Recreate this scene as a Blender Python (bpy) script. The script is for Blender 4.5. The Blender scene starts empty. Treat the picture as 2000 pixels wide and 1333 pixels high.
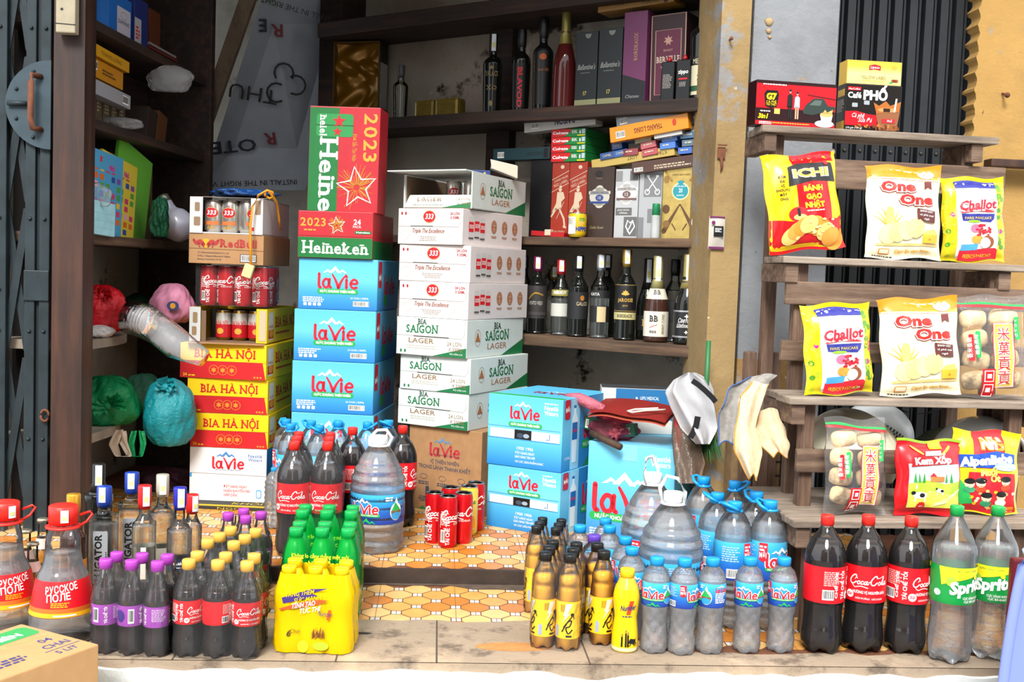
import bpy, bmesh, math, random
from mathutils import Vector as V, Matrix
from mathutils.geometry import tessellate_polygon
random.seed(7)
S = bpy.context.scene; COL = S.collection
PI = math.pi; sin = math.sin; cos = math.cos; rad = math.radians; rnd = random.uniform
# ---------------------------------------------------------------- camera
FP, TH, PSI, RO = 2100., math.atan(131.5/2100), .07, .036
CAM = V((0, 0, .86))
fw = V((sin(PSI)*cos(TH), cos(PSI)*cos(TH), -sin(TH))); r0 = V((cos(PSI), -sin(PSI), 0)); u0 = r0.cross(fw)
RX = r0*cos(RO)+u0*sin(RO); UX = u0*cos(RO)-r0*sin(RO)
cd = bpy.data.cameras.new('camera'); cam = bpy.data.objects.new('camera', cd); COL.objects.link(cam)
cd.sensor_width = 36; cd.lens = 36*FP/2000; cd.clip_start = .05; cd.clip_end = 200
cam.matrix_world = Matrix(((RX.x, UX.x, -fw.x, CAM.x), (RX.y, UX.y, -fw.y, CAM.y), (RX.z, UX.z, -fw.z, CAM.z), (0, 0, 0, 1)))
S.camera = cam
# ---------------------------------------------------------------- sky, sun, exposure
S.view_settings.view_transform = 'Standard'; S.view_settings.look = 'None'
S.view_settings.exposure = .46; S.view_settings.gamma = 1; S.view_settings.use_curve_mapping = False
w = bpy.data.worlds.new('sky'); S.world = w; w.use_nodes = True
nt = w.node_tree; bg = nt.nodes['Background']; tc = nt.nodes.new('ShaderNodeTexCoord'); sx = nt.nodes.new('ShaderNodeSeparateXYZ')
cr = nt.nodes.new('ShaderNodeValToRGB'); nt.links.new(tc.outputs['Generated'], sx.inputs[0]); nt.links.new(sx.outputs['Z'], cr.inputs[0])
cr.color_ramp.elements[0].color = (.75, .8, .86, 1); cr.color_ramp.elements[1].color = (1, 1, 1, 1); cr.color_ramp.elements[1].position = .5
nt.links.new(cr.outputs[0], bg.inputs[0]); bg.inputs[1].default_value = 1.9
sl = bpy.data.lights.new('daylight', 'SUN'); so = bpy.data.objects.new('daylight', sl); COL.objects.link(so)
sl.energy = 3.7; sl.angle = rad(20); sl.color = (1, .985, .96)
so.rotation_euler = V((.2, .70, -.68)).to_track_quat('-Z', 'Y').to_euler(); so.location = (-1, -2, 4)
S.cycles.max_bounces = 10; S.cycles.transmission_bounces = 8; S.cycles.transparent_max_bounces = 40
S.cycles.diffuse_bounces = 3; S.cycles.caustics_reflective = False; S.cycles.caustics_refractive = True; S.cycles.sample_clamp_indirect = 4
# ---------------------------------------------------------------- pixel <-> world
def XA(px, Y, z=.5):
    k = RX-fw*((px-1000)/FP); return -(k.y*Y+k.z*(z-CAM.z))/k.x
def ZA(py, x, Y):
    k = UX-fw*((666.5-py)/FP); return CAM.z-(k.x*x+k.y*Y)/k.z
def ray(px, py): return fw+RX*((px-1000)/FP)+UX*((666.5-py)/FP)
def at_z(px, py, z):
    d = ray(px, py); return CAM+d*((z-CAM.z)/d.z)
def at_y(px, py, Y):
    d = ray(px, py); return CAM+d*(Y/d.y)
class Fr:                                   # a vertical plane through a point; local x runs along it, local y goes behind it
    def __init__(s, x, y, deg):
        s.o = V((x, y, 0)); s.a = rad(deg); s.ex = V((cos(s.a), sin(s.a), 0)); s.ey = V((-sin(s.a), cos(s.a), 0))
    def t(s, px, dy=0, z=.8):
        k = RX-fw*((px-1000)/FP); p = s.o+s.ey*dy+V((0, 0, z))-CAM
        return -(k.dot(p))/k.dot(s.ex)
    def p(s, t, dy=0, z=0): return s.o+s.ex*t+s.ey*dy+V((0, 0, z))
    def z(s, py, t, dy=0):
        q = s.p(t, dy); return ZA(py, q.x, q.y)
    def fit(s, pl, pr, pt, dy, zb):         # left t, width, height of what spans these columns and reaches that row
        a = s.t(pl, dy, zb); b = s.t(pr, dy, zb); return a, b-a, s.z(pt, a, dy)-zb
# ---------------------------------------------------------------- materials
MATS = {}
def lin(h):
    h = h.lstrip('#'); c = [int(h[i:i+2], 16)/255 for i in (0, 2, 4)]
    return tuple(x/12.92 if x <= .04045 else ((x+.055)/1.055)**2.4 for x in c)+(1,)
def nodes(name):
    m = bpy.data.materials.new(name); m.use_nodes = True; n = m.node_tree
    return m, n, n.nodes['Principled BSDF']
def noise(n, sc, det=4, ro=.55, stretch=None, co='Object'):
    t = n.nodes.new('ShaderNodeTexCoord'); x = n.nodes.new('ShaderNodeTexNoise')
    x.inputs['Scale'].default_value = sc; x.inputs['Detail'].default_value = det; x.inputs['Roughness'].default_value = ro
    if stretch:
        mp = n.nodes.new('ShaderNodeMapping'); mp.inputs['Scale'].default_value = stretch
        n.links.new(t.outputs[co], mp.inputs[0]); n.links.new(mp.outputs[0], x.inputs[0])
    else: n.links.new(t.outputs[co], x.inputs[0])
    return x
def ramp(n, src, stops):
    r = n.nodes.new('ShaderNodeValToRGB'); e = r.color_ramp.elements
    while len(e) < len(stops): e.new(.5)
    for k, (p, c) in enumerate(stops): e[k].position = p; e[k].color = c if len(c) == 4 else (*c, 1)
    n.links.new(src, r.inputs[0]); return r
def bump(n, b, src, st=.3, dist=.01):
    u = n.nodes.new('ShaderNodeBump'); u.inputs['Strength'].default_value = st; u.inputs['Distance'].default_value = dist
    n.links.new(src, u.inputs['Height']); n.links.new(u.outputs[0], b.inputs['Normal'])
def mat(hx, rough=.5, metal=0, var=0, coat=0, sc=30, bmp=0):
    k = (hx, rough, metal, var, coat, sc, bmp)
    if k in MATS: return MATS[k]
    m, n, b = nodes('paint_'+hx.lstrip('#')); c = lin(hx)
    b.inputs['Base Color'].default_value = c; b.inputs['Roughness'].default_value = rough; b.inputs['Metallic'].default_value = metal
    b.inputs['Coat Weight'].default_value = coat; b.inputs['Coat Roughness'].default_value = .08
    if var or bmp:
        x = noise(n, sc, 5)
        if var:
            lo = tuple(v*(1-var) for v in c[:3]); hi = tuple(min(1, v*(1+var)) for v in c[:3])
            n.links.new(ramp(n, x.outputs[0], [(.3, lo), (.7, hi)]).outputs[0], b.inputs['Base Color'])
        if bmp: bump(n, b, x.outputs[0], bmp, .004)
    MATS[k] = m; return m
def wood(lo, hi, stretch=(2, 30, 30), rough=.75, worn=None):
    k = ('wood', lo, hi, stretch)
    if k in MATS: return MATS[k]
    m, n, b = nodes('timber_'+hi.lstrip('#')); x = noise(n, 1.6, 8, .65, stretch); y = noise(n, 5, 6, .7)
    st = [(.28, lin(lo)), (.5, lin(hi)), (.75, lin(worn or hi))]
    r = ramp(n, x.outputs[0], st); mx = n.nodes.new('ShaderNodeMixRGB'); mx.blend_type = 'MULTIPLY'; mx.inputs[0].default_value = .6
    q = ramp(n, y.outputs[0], [(.35, (.55, .5, .46)), (.6, (1, 1, 1))])
    n.links.new(r.outputs[0], mx.inputs[1]); n.links.new(q.outputs[0], mx.inputs[2]); n.links.new(mx.outputs[0], b.inputs['Base Color'])
    b.inputs['Roughness'].default_value = rough; bump(n, b, x.outputs[0], .35, .004); MATS[k] = m; return m
def plaster(name, base, patches, speck=None, sc=3):
    m, n, b = nodes(name); cur = None
    x0 = noise(n, sc*.7, 6, .6); cur = ramp(n, x0.outputs[0], [(.3, tuple(v*.78 for v in lin(base)[:3])), (.7, lin(base))]).outputs[0]
    for i, (hx, s, a, b2, ro) in enumerate(patches):
        x = noise(n, s, 9, ro); mask = ramp(n, x.outputs[0], [(a, (0, 0, 0)), (b2, (1, 1, 1))])
        mx = n.nodes.new('ShaderNodeMixRGB'); n.links.new(mask.outputs[0], mx.inputs[0]); n.links.new(cur, mx.inputs[1]); mx.inputs[2].default_value = lin(hx); cur = mx.outputs[0]
    n.links.new(cur, b.inputs['Base Color']); b.inputs['Roughness'].default_value = .9
    bump(n, b, noise(n, sc*9, 8, .7).outputs[0], .45, .012); return m
def pet(name, tint=(1, 1, 1), fres=.32, rough=.03, haze=0, wr=0, wsc=14, dc=None):
    if name in MATS: return MATS[name]
    m = bpy.data.materials.new(name); m.use_nodes = True; n = m.node_tree; n.nodes.remove(n.nodes['Principled BSDF'])
    out = n.nodes['Material Output']; t = n.nodes.new('ShaderNodeBsdfTransparent'); t.inputs[0].default_value = (*tint, 1)
    g = n.nodes.new('ShaderNodeBsdfGlossy'); g.inputs['Roughness'].default_value = rough
    lw = n.nodes.new('ShaderNodeLayerWeight'); lw.inputs['Blend'].default_value = fres
    mx = n.nodes.new('ShaderNodeMixShader'); base = t.outputs[0]
    if haze:
        d = n.nodes.new('ShaderNodeBsdfDiffuse'); d.inputs[0].default_value = lin(dc) if dc else (.9, .9, .92, 1); h = n.nodes.new('ShaderNodeMixShader'); h.inputs[0].default_value = haze
        n.links.new(base, h.inputs[1]); n.links.new(d.outputs[0], h.inputs[2]); base = h.outputs[0]
    n.links.new(lw.outputs['Fresnel'], mx.inputs[0]); n.links.new(base, mx.inputs[1]); n.links.new(g.outputs[0], mx.inputs[2])
    if wr:
        u = n.nodes.new('ShaderNodeBump'); u.inputs['Strength'].default_value = wr; u.inputs['Distance'].default_value = .02
        x = noise(n, wsc, 5, .6, (1, 1, .45)); n.links.new(x.outputs[0], u.inputs['Height']); n.links.new(u.outputs[0], g.inputs['Normal']); n.links.new(u.outputs[0], lw.inputs['Normal'])
    n.links.new(mx.outputs[0], out.inputs[0]); MATS[name] = m; return m
def liquid(name, col, trans=1, ior=1.33, rough=0):
    if name in MATS: return MATS[name]
    m, n, b = nodes(name); b.inputs['Base Color'].default_value = col if len(col) == 4 else (*col, 1)
    b.inputs['Transmission Weight'].default_value = trans; b.inputs['IOR'].default_value = ior; b.inputs['Roughness'].default_value = rough
    MATS[name] = m; return m
def water(name, col, wa=.3, wb=.52):
    m = bpy.data.materials.new(name); m.use_nodes = True; n = m.node_tree; n.nodes.remove(n.nodes['Principled BSDF'])
    g = n.nodes.new('ShaderNodeBsdfGlass'); g.inputs['IOR'].default_value = 1.33; g.inputs[0].default_value = (*col, 1); g.inputs['Roughness'].default_value = 0
    t = n.nodes.new('ShaderNodeBsdfTransparent'); d = n.nodes.new('ShaderNodeBsdfDiffuse'); d.inputs[0].default_value = (.93, .96, 1, 1)
    a = n.nodes.new('ShaderNodeMixShader'); a.inputs[0].default_value = wa; n.links.new(t.outputs[0], a.inputs[1]); n.links.new(d.outputs[0], a.inputs[2])
    b = n.nodes.new('ShaderNodeMixShader'); b.inputs[0].default_value = wb; n.links.new(g.outputs[0], b.inputs[1]); n.links.new(a.outputs[0], b.inputs[2])
    n.links.new(b.outputs[0], n.nodes['Material Output'].inputs[0]); return m
PET = pet('clear_plastic', fres=.3, haze=.012); FILM = pet('shrink_film', fres=.13, rough=.06, haze=.02, wr=.8); GLASS = pet('bottle_glass', (.95, .97, .95), .34, .01)
BAGFILM = pet('thin_film', fres=.16, rough=.16, haze=.14, wr=.6, wsc=18)
WATER = water('water', (.97, .99, 1)); COLA = liquid('cola', (.010, .004, .003), 0, 1.4, .05); ORANGE = liquid('orange_drink', lin('ffb432'), .05, 1.33, .2)
SPIRIT = water('clear_spirit', (.98, .985, .97), .2, .48)
PETW = pet('crumpled_plastic', fres=.3, haze=.08, wr=.45, wsc=60, rough=.04)
WHITE = mat('f2f2ee', .55); RED = mat('cf1420', .5); BLACK = mat('0c0c0d', .45); GREEN = mat('0d8f3c', .5)
CARDI = mat('a07850', .85, var=.12); LVR = mat('dd1e30', .5); LVG = mat('1ba34a', .5)
# ---------------------------------------------------------------- flat text
TXT = {}
def glyphs(s, bold=0, res=2):
    k = (s, bold, res)
    if k in TXT: return TXT[k]
    c = bpy.data.curves.new('t', 'FONT'); c.body = s; c.resolution_u = res; c.offset = bold; c.fill_mode = 'FRONT'
    o = bpy.data.objects.new('t', c); me = o.to_mesh()
    vs = [(v.co.x, v.co.y) for v in me.vertices]; fs = [tuple(p.vertices) for p in me.polygons]
    o.to_mesh_clear(); bpy.data.objects.remove(o); bpy.data.curves.remove(c)
    TXT[k] = (vs, fs); return TXT[k]
SER = {'B': 'lb lt', 'I': 'lb lt', 'A': 'lb rb', 'H': 'lb lt rb rt', 'N': 'lb lt rt', 'E': 'lb lt', 'R': 'lb lt rb', 'L': 'lb lt', 'À': 'lb rb', 'i': 'lb', 'n': 'lb lt rb', 'k': 'lb lt rb', 'J': '', 'D': 'lb lt', 'V': 'lt rt', 'X': 'lb rb lt rt', 'P': 'lb lt', 'U': 'lt rt', 'Ộ': ''}
def slab_text(s, bold=.02):                   # letters laid out one by one with slab serifs added
    vs, fs, x = [], [], 0
    for ch in s:
        if ch == ' ': x += .32; continue
        v, f = glyphs(ch, bold); b = len(vs); x0 = min(p[0] for p in v); x1 = max(p[0] for p in v)
        vs += [(p[0]-x0+x, p[1]) for p in v]; fs += [tuple(i+b for i in q) for q in f]; wd = x1-x0
        top = .52 if ch in 'nk' else .69
        for e in SER.get(ch, '').split():
            cx = x+(.06 if e[0] == 'l' else wd-.06) if wd > .25 else x+wd/2
            cy = 0 if e[1] == 'b' else top; b = len(vs)
            vs += [(cx-.14, cy), (cx+.14, cy), (cx+.14, cy+.075), (cx-.14, cy+.075)]; fs.append((b, b+1, b+2, b+3))
        x += wd+.1
    return vs, fs
# ---------------------------------------------------------------- mesh builder
class Sf:                                     # printable surface: fn(s, t, lift) -> point
    def __init__(s, fn, tol=None): s.fn = fn; s.tol = tol
def plane(o, r, u, n):
    o, r, u, n = V(o), V(r), V(u), V(n); return Sf(lambda s, t, e: o+r*s+u*t+n*e)
def cyl(rf, turn=0, tol=.008, z0=0):
    f = rf if callable(rf) else (lambda z: rf)
    rm = f(z0)
    def fn(s, t, e):
        a = turn+s/rm; r = f(z0+t)+e; return V((r*sin(a), -r*cos(a), z0+t))
    return Sf(fn, tol)
class MB:
    def __init__(s): s.v = []; s.f = []; s.m = []; s.sm = []; s.mats = []
    def mi(s, m):
        if m not in s.mats: s.mats.append(m)
        return s.mats.index(m)
    def add(s, vs, fs, m, smooth=False):
        b = len(s.v); k = s.mi(m); s.v += [tuple(x) for x in vs]
        for f in fs: s.f.append([i+b for i in f]); s.m.append(k); s.sm.append(smooth)
        return s
    def xf(s, M, start=0):
        for i in range(start, len(s.v)): s.v[i] = tuple(M @ V(s.v[i]))
        return s
    def box(s, x0, x1, y0, y1, z0, z1, m, ch=0):
        if not ch:
            vs = [(x, y, z) for z in (z0, z1) for y in (y0, y1) for x in (x0, x1)]
            return s.add(vs, [(0, 2, 3, 1), (4, 5, 7, 6), (0, 1, 5, 4), (2, 6, 7, 3), (0, 4, 6, 2), (1, 3, 7, 5)], m)
        bm = bmesh.new(); bmesh.ops.create_cube(bm, size=1)
        bmesh.ops.scale(bm, vec=(x1-x0, y1-y0, z1-z0), verts=bm.verts); bmesh.ops.translate(bm, vec=((x0+x1)/2, (y0+y1)/2, (z0+z1)/2), verts=bm.verts)
        bmesh.ops.bevel(bm, geom=bm.edges[:], offset=ch, segments=2, profile=.6, affect='EDGES'); s.bm(bm, m); return s
    def bm(s, bm, m, smooth=False):
        bm.verts.index_update(); s.add([v.co for v in bm.verts], [[v.index for v in f.verts] for f in bm.faces], m, smooth); bm.free(); return s
    def lathe(s, prof, m, seg=28, fn=None, cx=0, cy=0, smooth=True, close=True):
        vs, fs = [], []; n = len(prof)
        for (r, z) in prof:
            for k in range(seg):
                a = 2*PI*k/seg; p = V((r*cos(a), r*sin(a), z)); p = fn(a, r, z) if fn else p
                vs.append((p[0]+cx, p[1]+cy, p[2]))
        for i in range(n-1):
            for k in range(seg): fs.append((i*seg+k, i*seg+(k+1) % seg, (i+1)*seg+(k+1) % seg, (i+1)*seg+k))
        if close: fs.append(tuple(range(seg))[::-1]); fs.append(tuple((n-1)*seg+k for k in range(seg)))
        return s.add(vs, fs, m, smooth)
    def tube(s, pts, r, m, seg=8, closed=False, smooth=True):
        pts = [V(p) for p in pts]; n = len(pts); vs, fs = [], []; up = V((0, 0, 1))
        for i, p in enumerate(pts):
            a = pts[(i-1) % n] if closed or i else p; b = pts[(i+1) % n] if closed or i < n-1 else p
            d = (b-a).normalized(); q = up if abs(d.z) < .95 else V((1, 0, 0)); x = d.cross(q).normalized(); y = d.cross(x)
            rr = r[i] if isinstance(r, (list, tuple)) else r
            vs += [p+x*rr*cos(2*PI*k/seg)+y*rr*sin(2*PI*k/seg) for k in range(seg)]
        for i in range(n if closed else n-1):
            j = (i+1) % n
            for k in range(seg): fs.append((i*seg+k, j*seg+k, j*seg+(k+1) % seg, i*seg+(k+1) % seg))
        if not closed: fs += [tuple(range(seg)), tuple((n-1)*seg+k for k in range(seg))[::-1]]
        return s.add(vs, fs, m, smooth)
    def grid(s, fn, nu, nv, m, smooth=True):   # fn(i/nu, j/nv) -> point
        vs = [fn(i/nu, j/nv) for j in range(nv+1) for i in range(nu+1)]
        return s.add(vs, [(j*(nu+1)+i, j*(nu+1)+i+1, (j+1)*(nu+1)+i+1, (j+1)*(nu+1)+i) for j in range(nv) for i in range(nu)], m, smooth)
    # -- printing
    def flat(s, sf, vs, fs, m, L=1):
        e = .0004*L
        if not sf.tol: return s.add([sf.fn(x, y, e) for x, y in vs], fs, m)
        e = .0005*L; vs = list(vs); tri = []
        for f in fs:
            for k in range(1, len(f)-1): tri.append((f[0], f[k], f[k+1]))
        mid = {}; t2 = sf.tol**2; out = []
        while tri:
            t = tri.pop(); ls = [((vs[t[k]][0]-vs[t[(k+1) % 3]][0])**2+(vs[t[k]][1]-vs[t[(k+1) % 3]][1])**2, k) for k in range(3)]
            l, k = max(ls)
            if l <= t2 or len(out) > 60000: out.append(t); continue
            a, b, c = t[k], t[(k+1) % 3], t[(k+2) % 3]; key = (min(a, b), max(a, b))
            if key not in mid: mid[key] = len(vs); vs.append(((vs[a][0]+vs[b][0])/2, (vs[a][1]+vs[b][1])/2))
            q = mid[key]; tri += [(a, q, c), (q, b, c)]
        return s.add([sf.fn(x, y, e) for x, y in vs], out, m, True)
    def rect(s, sf, x0, y0, x1, y1, m, L=1): return s.flat(sf, [(x0, y0), (x1, y0), (x1, y1), (x0, y1)], [(0, 1, 2, 3)], m, L)
    def poly(s, sf, pts, m, L=1):
        t = tessellate_polygon([[V((x, y, 0)) for x, y in pts]]); return s.flat(sf, pts, [tuple(q) for q in t], m, L)
    def ell(s, sf, cx, cy, rx, ry, m, L=1, n=24, rot=0, a0=0, a1=2*PI):
        p = [(rx*cos(a0+(a1-a0)*k/n), ry*sin(a0+(a1-a0)*k/n)) for k in range(n if a1-a0 > 6.2 else n+1)]
        return s.poly(sf, [(cx+x*cos(rot)-y*sin(rot), cy+x*sin(rot)+y*cos(rot)) for x, y in p], m, L)
    def rrect(s, sf, x0, y0, x1, y1, r, m, L=1):
        p = []
        for cx, cy, a in ((x1-r, y1-r, 0), (x0+r, y1-r, 90), (x0+r, y0+r, 180), (x1-r, y0+r, 270)):
            p += [(cx+r*cos(rad(a+k*22.5)), cy+r*sin(rad(a+k*22.5))) for k in range(5)]
        return s.poly(sf, p, m, L)
    def star(s, sf, cx, cy, r, m, L=1, k=.42, n=5, rot=PI/2):
        return s.poly(sf, [(cx+(r if i % 2 == 0 else r*k)*cos(rot+PI*i/n), cy+(r if i % 2 == 0 else r*k)*sin(rot+PI*i/n)) for i in range(2*n)], m, L)
    def stroke(s, sf, pts, wd, m, L=1, smooth=0, closed=False):
        if smooth:
            q = []; n = len(pts); P = lambda i: pts[i % n] if closed else pts[max(0, min(n-1, i))]
            for i in range(n if closed else n-1):
                for k in range(smooth):
                    t = k/smooth; a, b, c, d = P(i-1), P(i), P(i+1), P(i+2)
                    q.append(tuple(.5*(2*b[j]+(c[j]-a[j])*t+(2*a[j]-5*b[j]+4*c[j]-d[j])*t*t+(3*b[j]-a[j]-3*c[j]+d[j])*t**3) for j in (0, 1)))
            if not closed: q.append(tuple(pts[-1]))
            pts = q
        n = len(pts); vs = []
        for i in range(n):
            a = pts[(i-1) % n] if closed or i else pts[i]; b = pts[(i+1) % n] if closed or i < n-1 else pts[i]
            dx, dy = b[0]-a[0], b[1]-a[1]; l = math.hypot(dx, dy) or 1
            h = (wd(i/(n-1)) if callable(wd) else wd)/2
            vs += [(pts[i][0]-dy/l*h, pts[i][1]+dx/l*h), (pts[i][0]+dy/l*h, pts[i][1]-dx/l*h)]
        fs = [(2*i, 2*i+1, (2*i+3) % (2*n), (2*i+2) % (2*n)) for i in range(n if closed else n-1)]
        s.flat(sf, vs, fs, m, L)
        if not closed:
            for i in (0, n-1):
                h = (wd(i/(n-1)) if callable(wd) else wd)/2
                if h > .0006: s.ell(sf, pts[i][0], pts[i][1], h, h, m, L, 8)
        return s
    def text(s, sf, tx, cx, cy, h, m, L=2, w=None, bold=0, shear=0, al='C', slab=False, rot=0, arc=0, res=2):
        vs, fs = slab_text(tx, bold or .02) if slab else glyphs(tx, bold, res)
        if not vs: return s
        x0 = min(p[0] for p in vs); x1 = max(p[0] for p in vs)
        k = h/.69; kx = (w/(x1-x0)) if w else k
        off = {'C': -(x0+x1)/2, 'L': -x0, 'R': -x1}[al]; q = []
        for x, y in vs:
            X = (x+off)*kx; Y = y*k; X += shear*Y
            if arc: Y += arc*(X*X)
            q.append((cx+X*cos(rot)-Y*sin(rot), cy+X*sin(rot)+Y*cos(rot)))
        return s.flat(sf, q, fs, m, L)
    def small(s, sf, x0, y0, w, h, n, m, L=2, al='L'):   # unreadable small print: rows of specks
        rr = random.Random(n*7+int(w*1e4))
        for k in range(n):
            y = y0-k*h*1.7; ww = w*rr.uniform(.7, 1); x = x0+(w-ww)/2 if al == 'C' else x0; e = x+ww
            while x < e-h*.5:
                l = rr.uniform(1.2, 3.5)*h; s.rect(sf, x, y, min(e, x+l), y+h, m, L); x += l+h*.6
        return s
    def bars(s, sf, x0, y0, x1, y1, L=2):
        s.rect(sf, x0, y0, x1, y1, WHITE, L); x = x0+.0012; rr = random.Random(3)
        while x < x1-.0015:
            q = rr.choice((.0006, .001, .0016)); s.rect(sf, x, y0+(y1-y0)*.15, x+q, y1-(y1-y0)*.08, BLACK, L+1); x += q+rr.choice((.0008, .0014))
        return s
    def build(s, name, parent=None):
        me = bpy.data.meshes.new(name); me.from_pydata(s.v, [], s.f); me.update()
        for m in s.mats: me.materials.append(m)
        me.polygons.foreach_set('material_index', s.m); me.polygons.foreach_set('use_smooth', s.sm)
        o = bpy.data.objects.new(name, me); COL.objects.link(o)
        if parent: o.parent = parent
        return o
def tag(o, label, cat, group=None, kind=None):
    if label: o['label'] = label
    if cat: o['category'] = cat
    if group: o['group'] = group
    if kind: o['kind'] = kind
    return o
def struct(o): o['kind'] = 'structure'; return o
def thing(name, loc, rz, label, cat, group=None):
    o = bpy.data.objects.new(name, None); COL.objects.link(o); o.empty_display_size = .05; put(o, loc, rz); return tag(o, label, cat, group)
def put(o, loc, rz=0): o.location = loc; o.rotation_euler = (0, 0, rz); return o
def dup(o, loc=None, rz=None, label=None, parent=None, group=None):
    c = o.copy(); COL.objects.link(c)
    if parent:
        c.parent = parent
    if loc is not None: c.location = loc
    if rz is not None: c.rotation_euler = (0, 0, rz)
    if label: c['label'] = label
    if group: c['group'] = group
    for ch in list(o.children): dup(ch, parent=c)
    return c
# ---------------------------------------------------------------- setting
def PD(px, d, py=600): return CAM+ray(px, py)*d
YF, YS, ZI = 2.315, 2.925, .04            # porch edge, step edge, shop floor height
A_, B_ = PD(1380, 3.55), PD(740, 4.33)
dv = (A_-B_); RU = Fr(A_.x, A_.y, math.degrees(math.atan2(dv.y, dv.x)))     # right-hand shelf fronts, x to the right
p0 = PD(160, 3.2); d0 = ray(1115, 545)
LUv = Fr(p0.x, p0.y, math.degrees(math.atan2(d0.y, d0.x)))                   # left-hand shelf fronts, x runs into the shop
GROUT = mat('6b4028', .8, var=.3, sc=40); CONC = plaster('worn_concrete', 'a3907a', [('6b5c4e', 9, .52, .62, .7), ('c2a98c', 4, .55, .7, .6)], sc=4)
T1, T2, T3, TW = mat('c5792a', .35, var=.14, sc=18), mat('d79a4e', .35, var=.14, sc=18), mat('e0b270', .35, var=.12, sc=18), mat('cfc8ba', .4, var=.1)
def tiles(m, z, x0, x1, y0, y1):
    sf = plane((0, 0, z), (1, 0, 0), (0, 1, 0), (0, 0, 1)); rr = random.Random(4)
    for j in range(int(y0/.05), int(y1/.05)+1):
        for i in range(int(x0/.1)-1, int(x1/.1)+1):
            cx, cy = i*.1+(j % 2)*.05+.02, j*.05+.012
            o = [(.0355, .0118), (.0118, .0355), (-.0118, .0355), (-.0355, .0118), (-.0355, -.0118), (-.0118, -.0355), (.0118, -.0355), (.0355, -.0118)]
            pts = [(cx+a, cy+b) for a, b in o]
            if x0 < cx < x1 and y0 < min(p[1] for p in pts) and max(p[1] for p in pts) < y1:
                m.flat(sf, pts, [tuple(range(8))], rr.choice((T1, T1, T2) if (j//2) % 2 else (T2, T3, T3)), 2)
            a, b = cx+.05, cy
            if y0+.012 < b < y1-.012: m.rect(sf, a-.0115, b-.0115, a+.0115, b+.0115, TW, 2); m.rect(sf, a-.0008, b-.0115, a+.0008, b+.0115, GROUT, 3)
    for i in range(int(x0/.2), int(x1/.2)+1): m.rect(sf, i*.2+.069, y0, i*.2+.0702, y1, GROUT, 3)
m = MB(); m.box(-2.2, 1.9, YS, 5.3, -.3, ZI, GROUT); tiles(m, ZI, -1.3, 1.4, YS, 3.9); struct(m.build('floor'))
m = MB(); m.box(-2.2, 2.2, YF, YS-.012, -.3, 0, CONC); m.rect(plane((0, 0, 0), (1, 0, 0), (0, 1, 0), (0, 0, 1)), -2.2, 2.38, 2.2, YS-.012, GROUT, 1); tiles(m, 0, -1.1, 1.5, 2.42, YS-.01)
sf = plane((0, 0, 0), (1, 0, 0), (0, 1, 0), (0, 0, 1)); rr = random.Random(9)
top = []
x = 2.1
while x > -2.1:
    yb = 2.60 if x < .45 else 2.40+.03*max(0, .6-x)
    top.append((x, yb+rr.uniform(-.012, .012))); x -= rr.uniform(.03, .08)
m.poly(sf, [(-2.1, YF+.001), (2.1, YF+.001)]+top, CONC, 5)
ed = [(2.1, 2.90)]; x = .5
while x > -2.1: ed.append((x, 2.895-(.03 if .1 < x < .42 else 0)+rr.uniform(-.006, .006))); x -= rr.uniform(.04, .09)
m.poly(sf, [(-2.1, YS-.013), (2.1, YS-.013)]+ed, mat('54453a', .9, var=.3), 5)
for gx in (-.2, .02, .36, -.55): m.rect(sf, gx, YF, gx+.004, 2.6, mat('4d4136', .9), 6)
m.ell(sf, .2, 2.42, .09, .03, mat('b07a44', .9, var=.2), 6); m.ell(sf, -.16, 2.5, .03, .008, mat('2c2622', .9), 6)
struct(m.build('floor'))
m = MB(); m.box(-2.2, 1.9, YS-.012, YS+.002, 0, ZI+.001, mat('33261e', .7, var=.3)); struct(m.build('trim_1'))
RISER = plaster('whitewash', 'e6ebe6', [('c9cdc4', 3, .55, .7, .6), ('8f877c', 26, .66, .72, .7)], sc=3)
m = MB(); rr = random.Random(2); n = 160
tp = [(-2.2+4.4*k/n, -.010-.004*rr.random()-.005*(1+sin(k*.9)*sin(k*.37+1))-(.02*math.exp(-((-2.2+4.4*k/n-.36)/.06)**2))) for k in range(n+1)]
vs = [(x, YF-.012, z) for x, z in tp]+[(x, YF, z) for x, z in tp]+[(x, YF-.02, -.5) for x, z in tp]
m.add(vs, [(i, i+1, n+2+i, n+1+i) for i in range(n)]+[(2*n+2+i, 2*n+3+i, i+1, i) for i in range(n)], RISER); struct(m.build('trim_2'))
m = MB(); m.box(-8, 8, -7, YF, -.56, -.5, plaster('street', '8d8a84', [('6e6a64', 2, .5, .7, .6)])); struct(m.build('street'))
# houses across the street
m = MB(); FAC = plaster('facade', '6f6a62', [('3c3a38', .4, .5, .6, .6), ('9a8f7c', .25, .5, .6, .5)], sc=.5)
for x0, x1, h in ((-9, -5.4, 7), (-5.2, -1.9, 5), (.5, 3.8, 5.6), (4, 9, 7.5)):
    m.box(x0, x1, -12, -7, -.5, h, FAC)
    for k in range(3):
        for j in range(2): a = x0+.5+j*(x1-x0)/2; m.box(a, a+.9, -7.02, -6.99, .8+k*2.3, 2.2+k*2.3, mat('1c1f22', .2))
struct(m.build('houses_opposite'))
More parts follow.
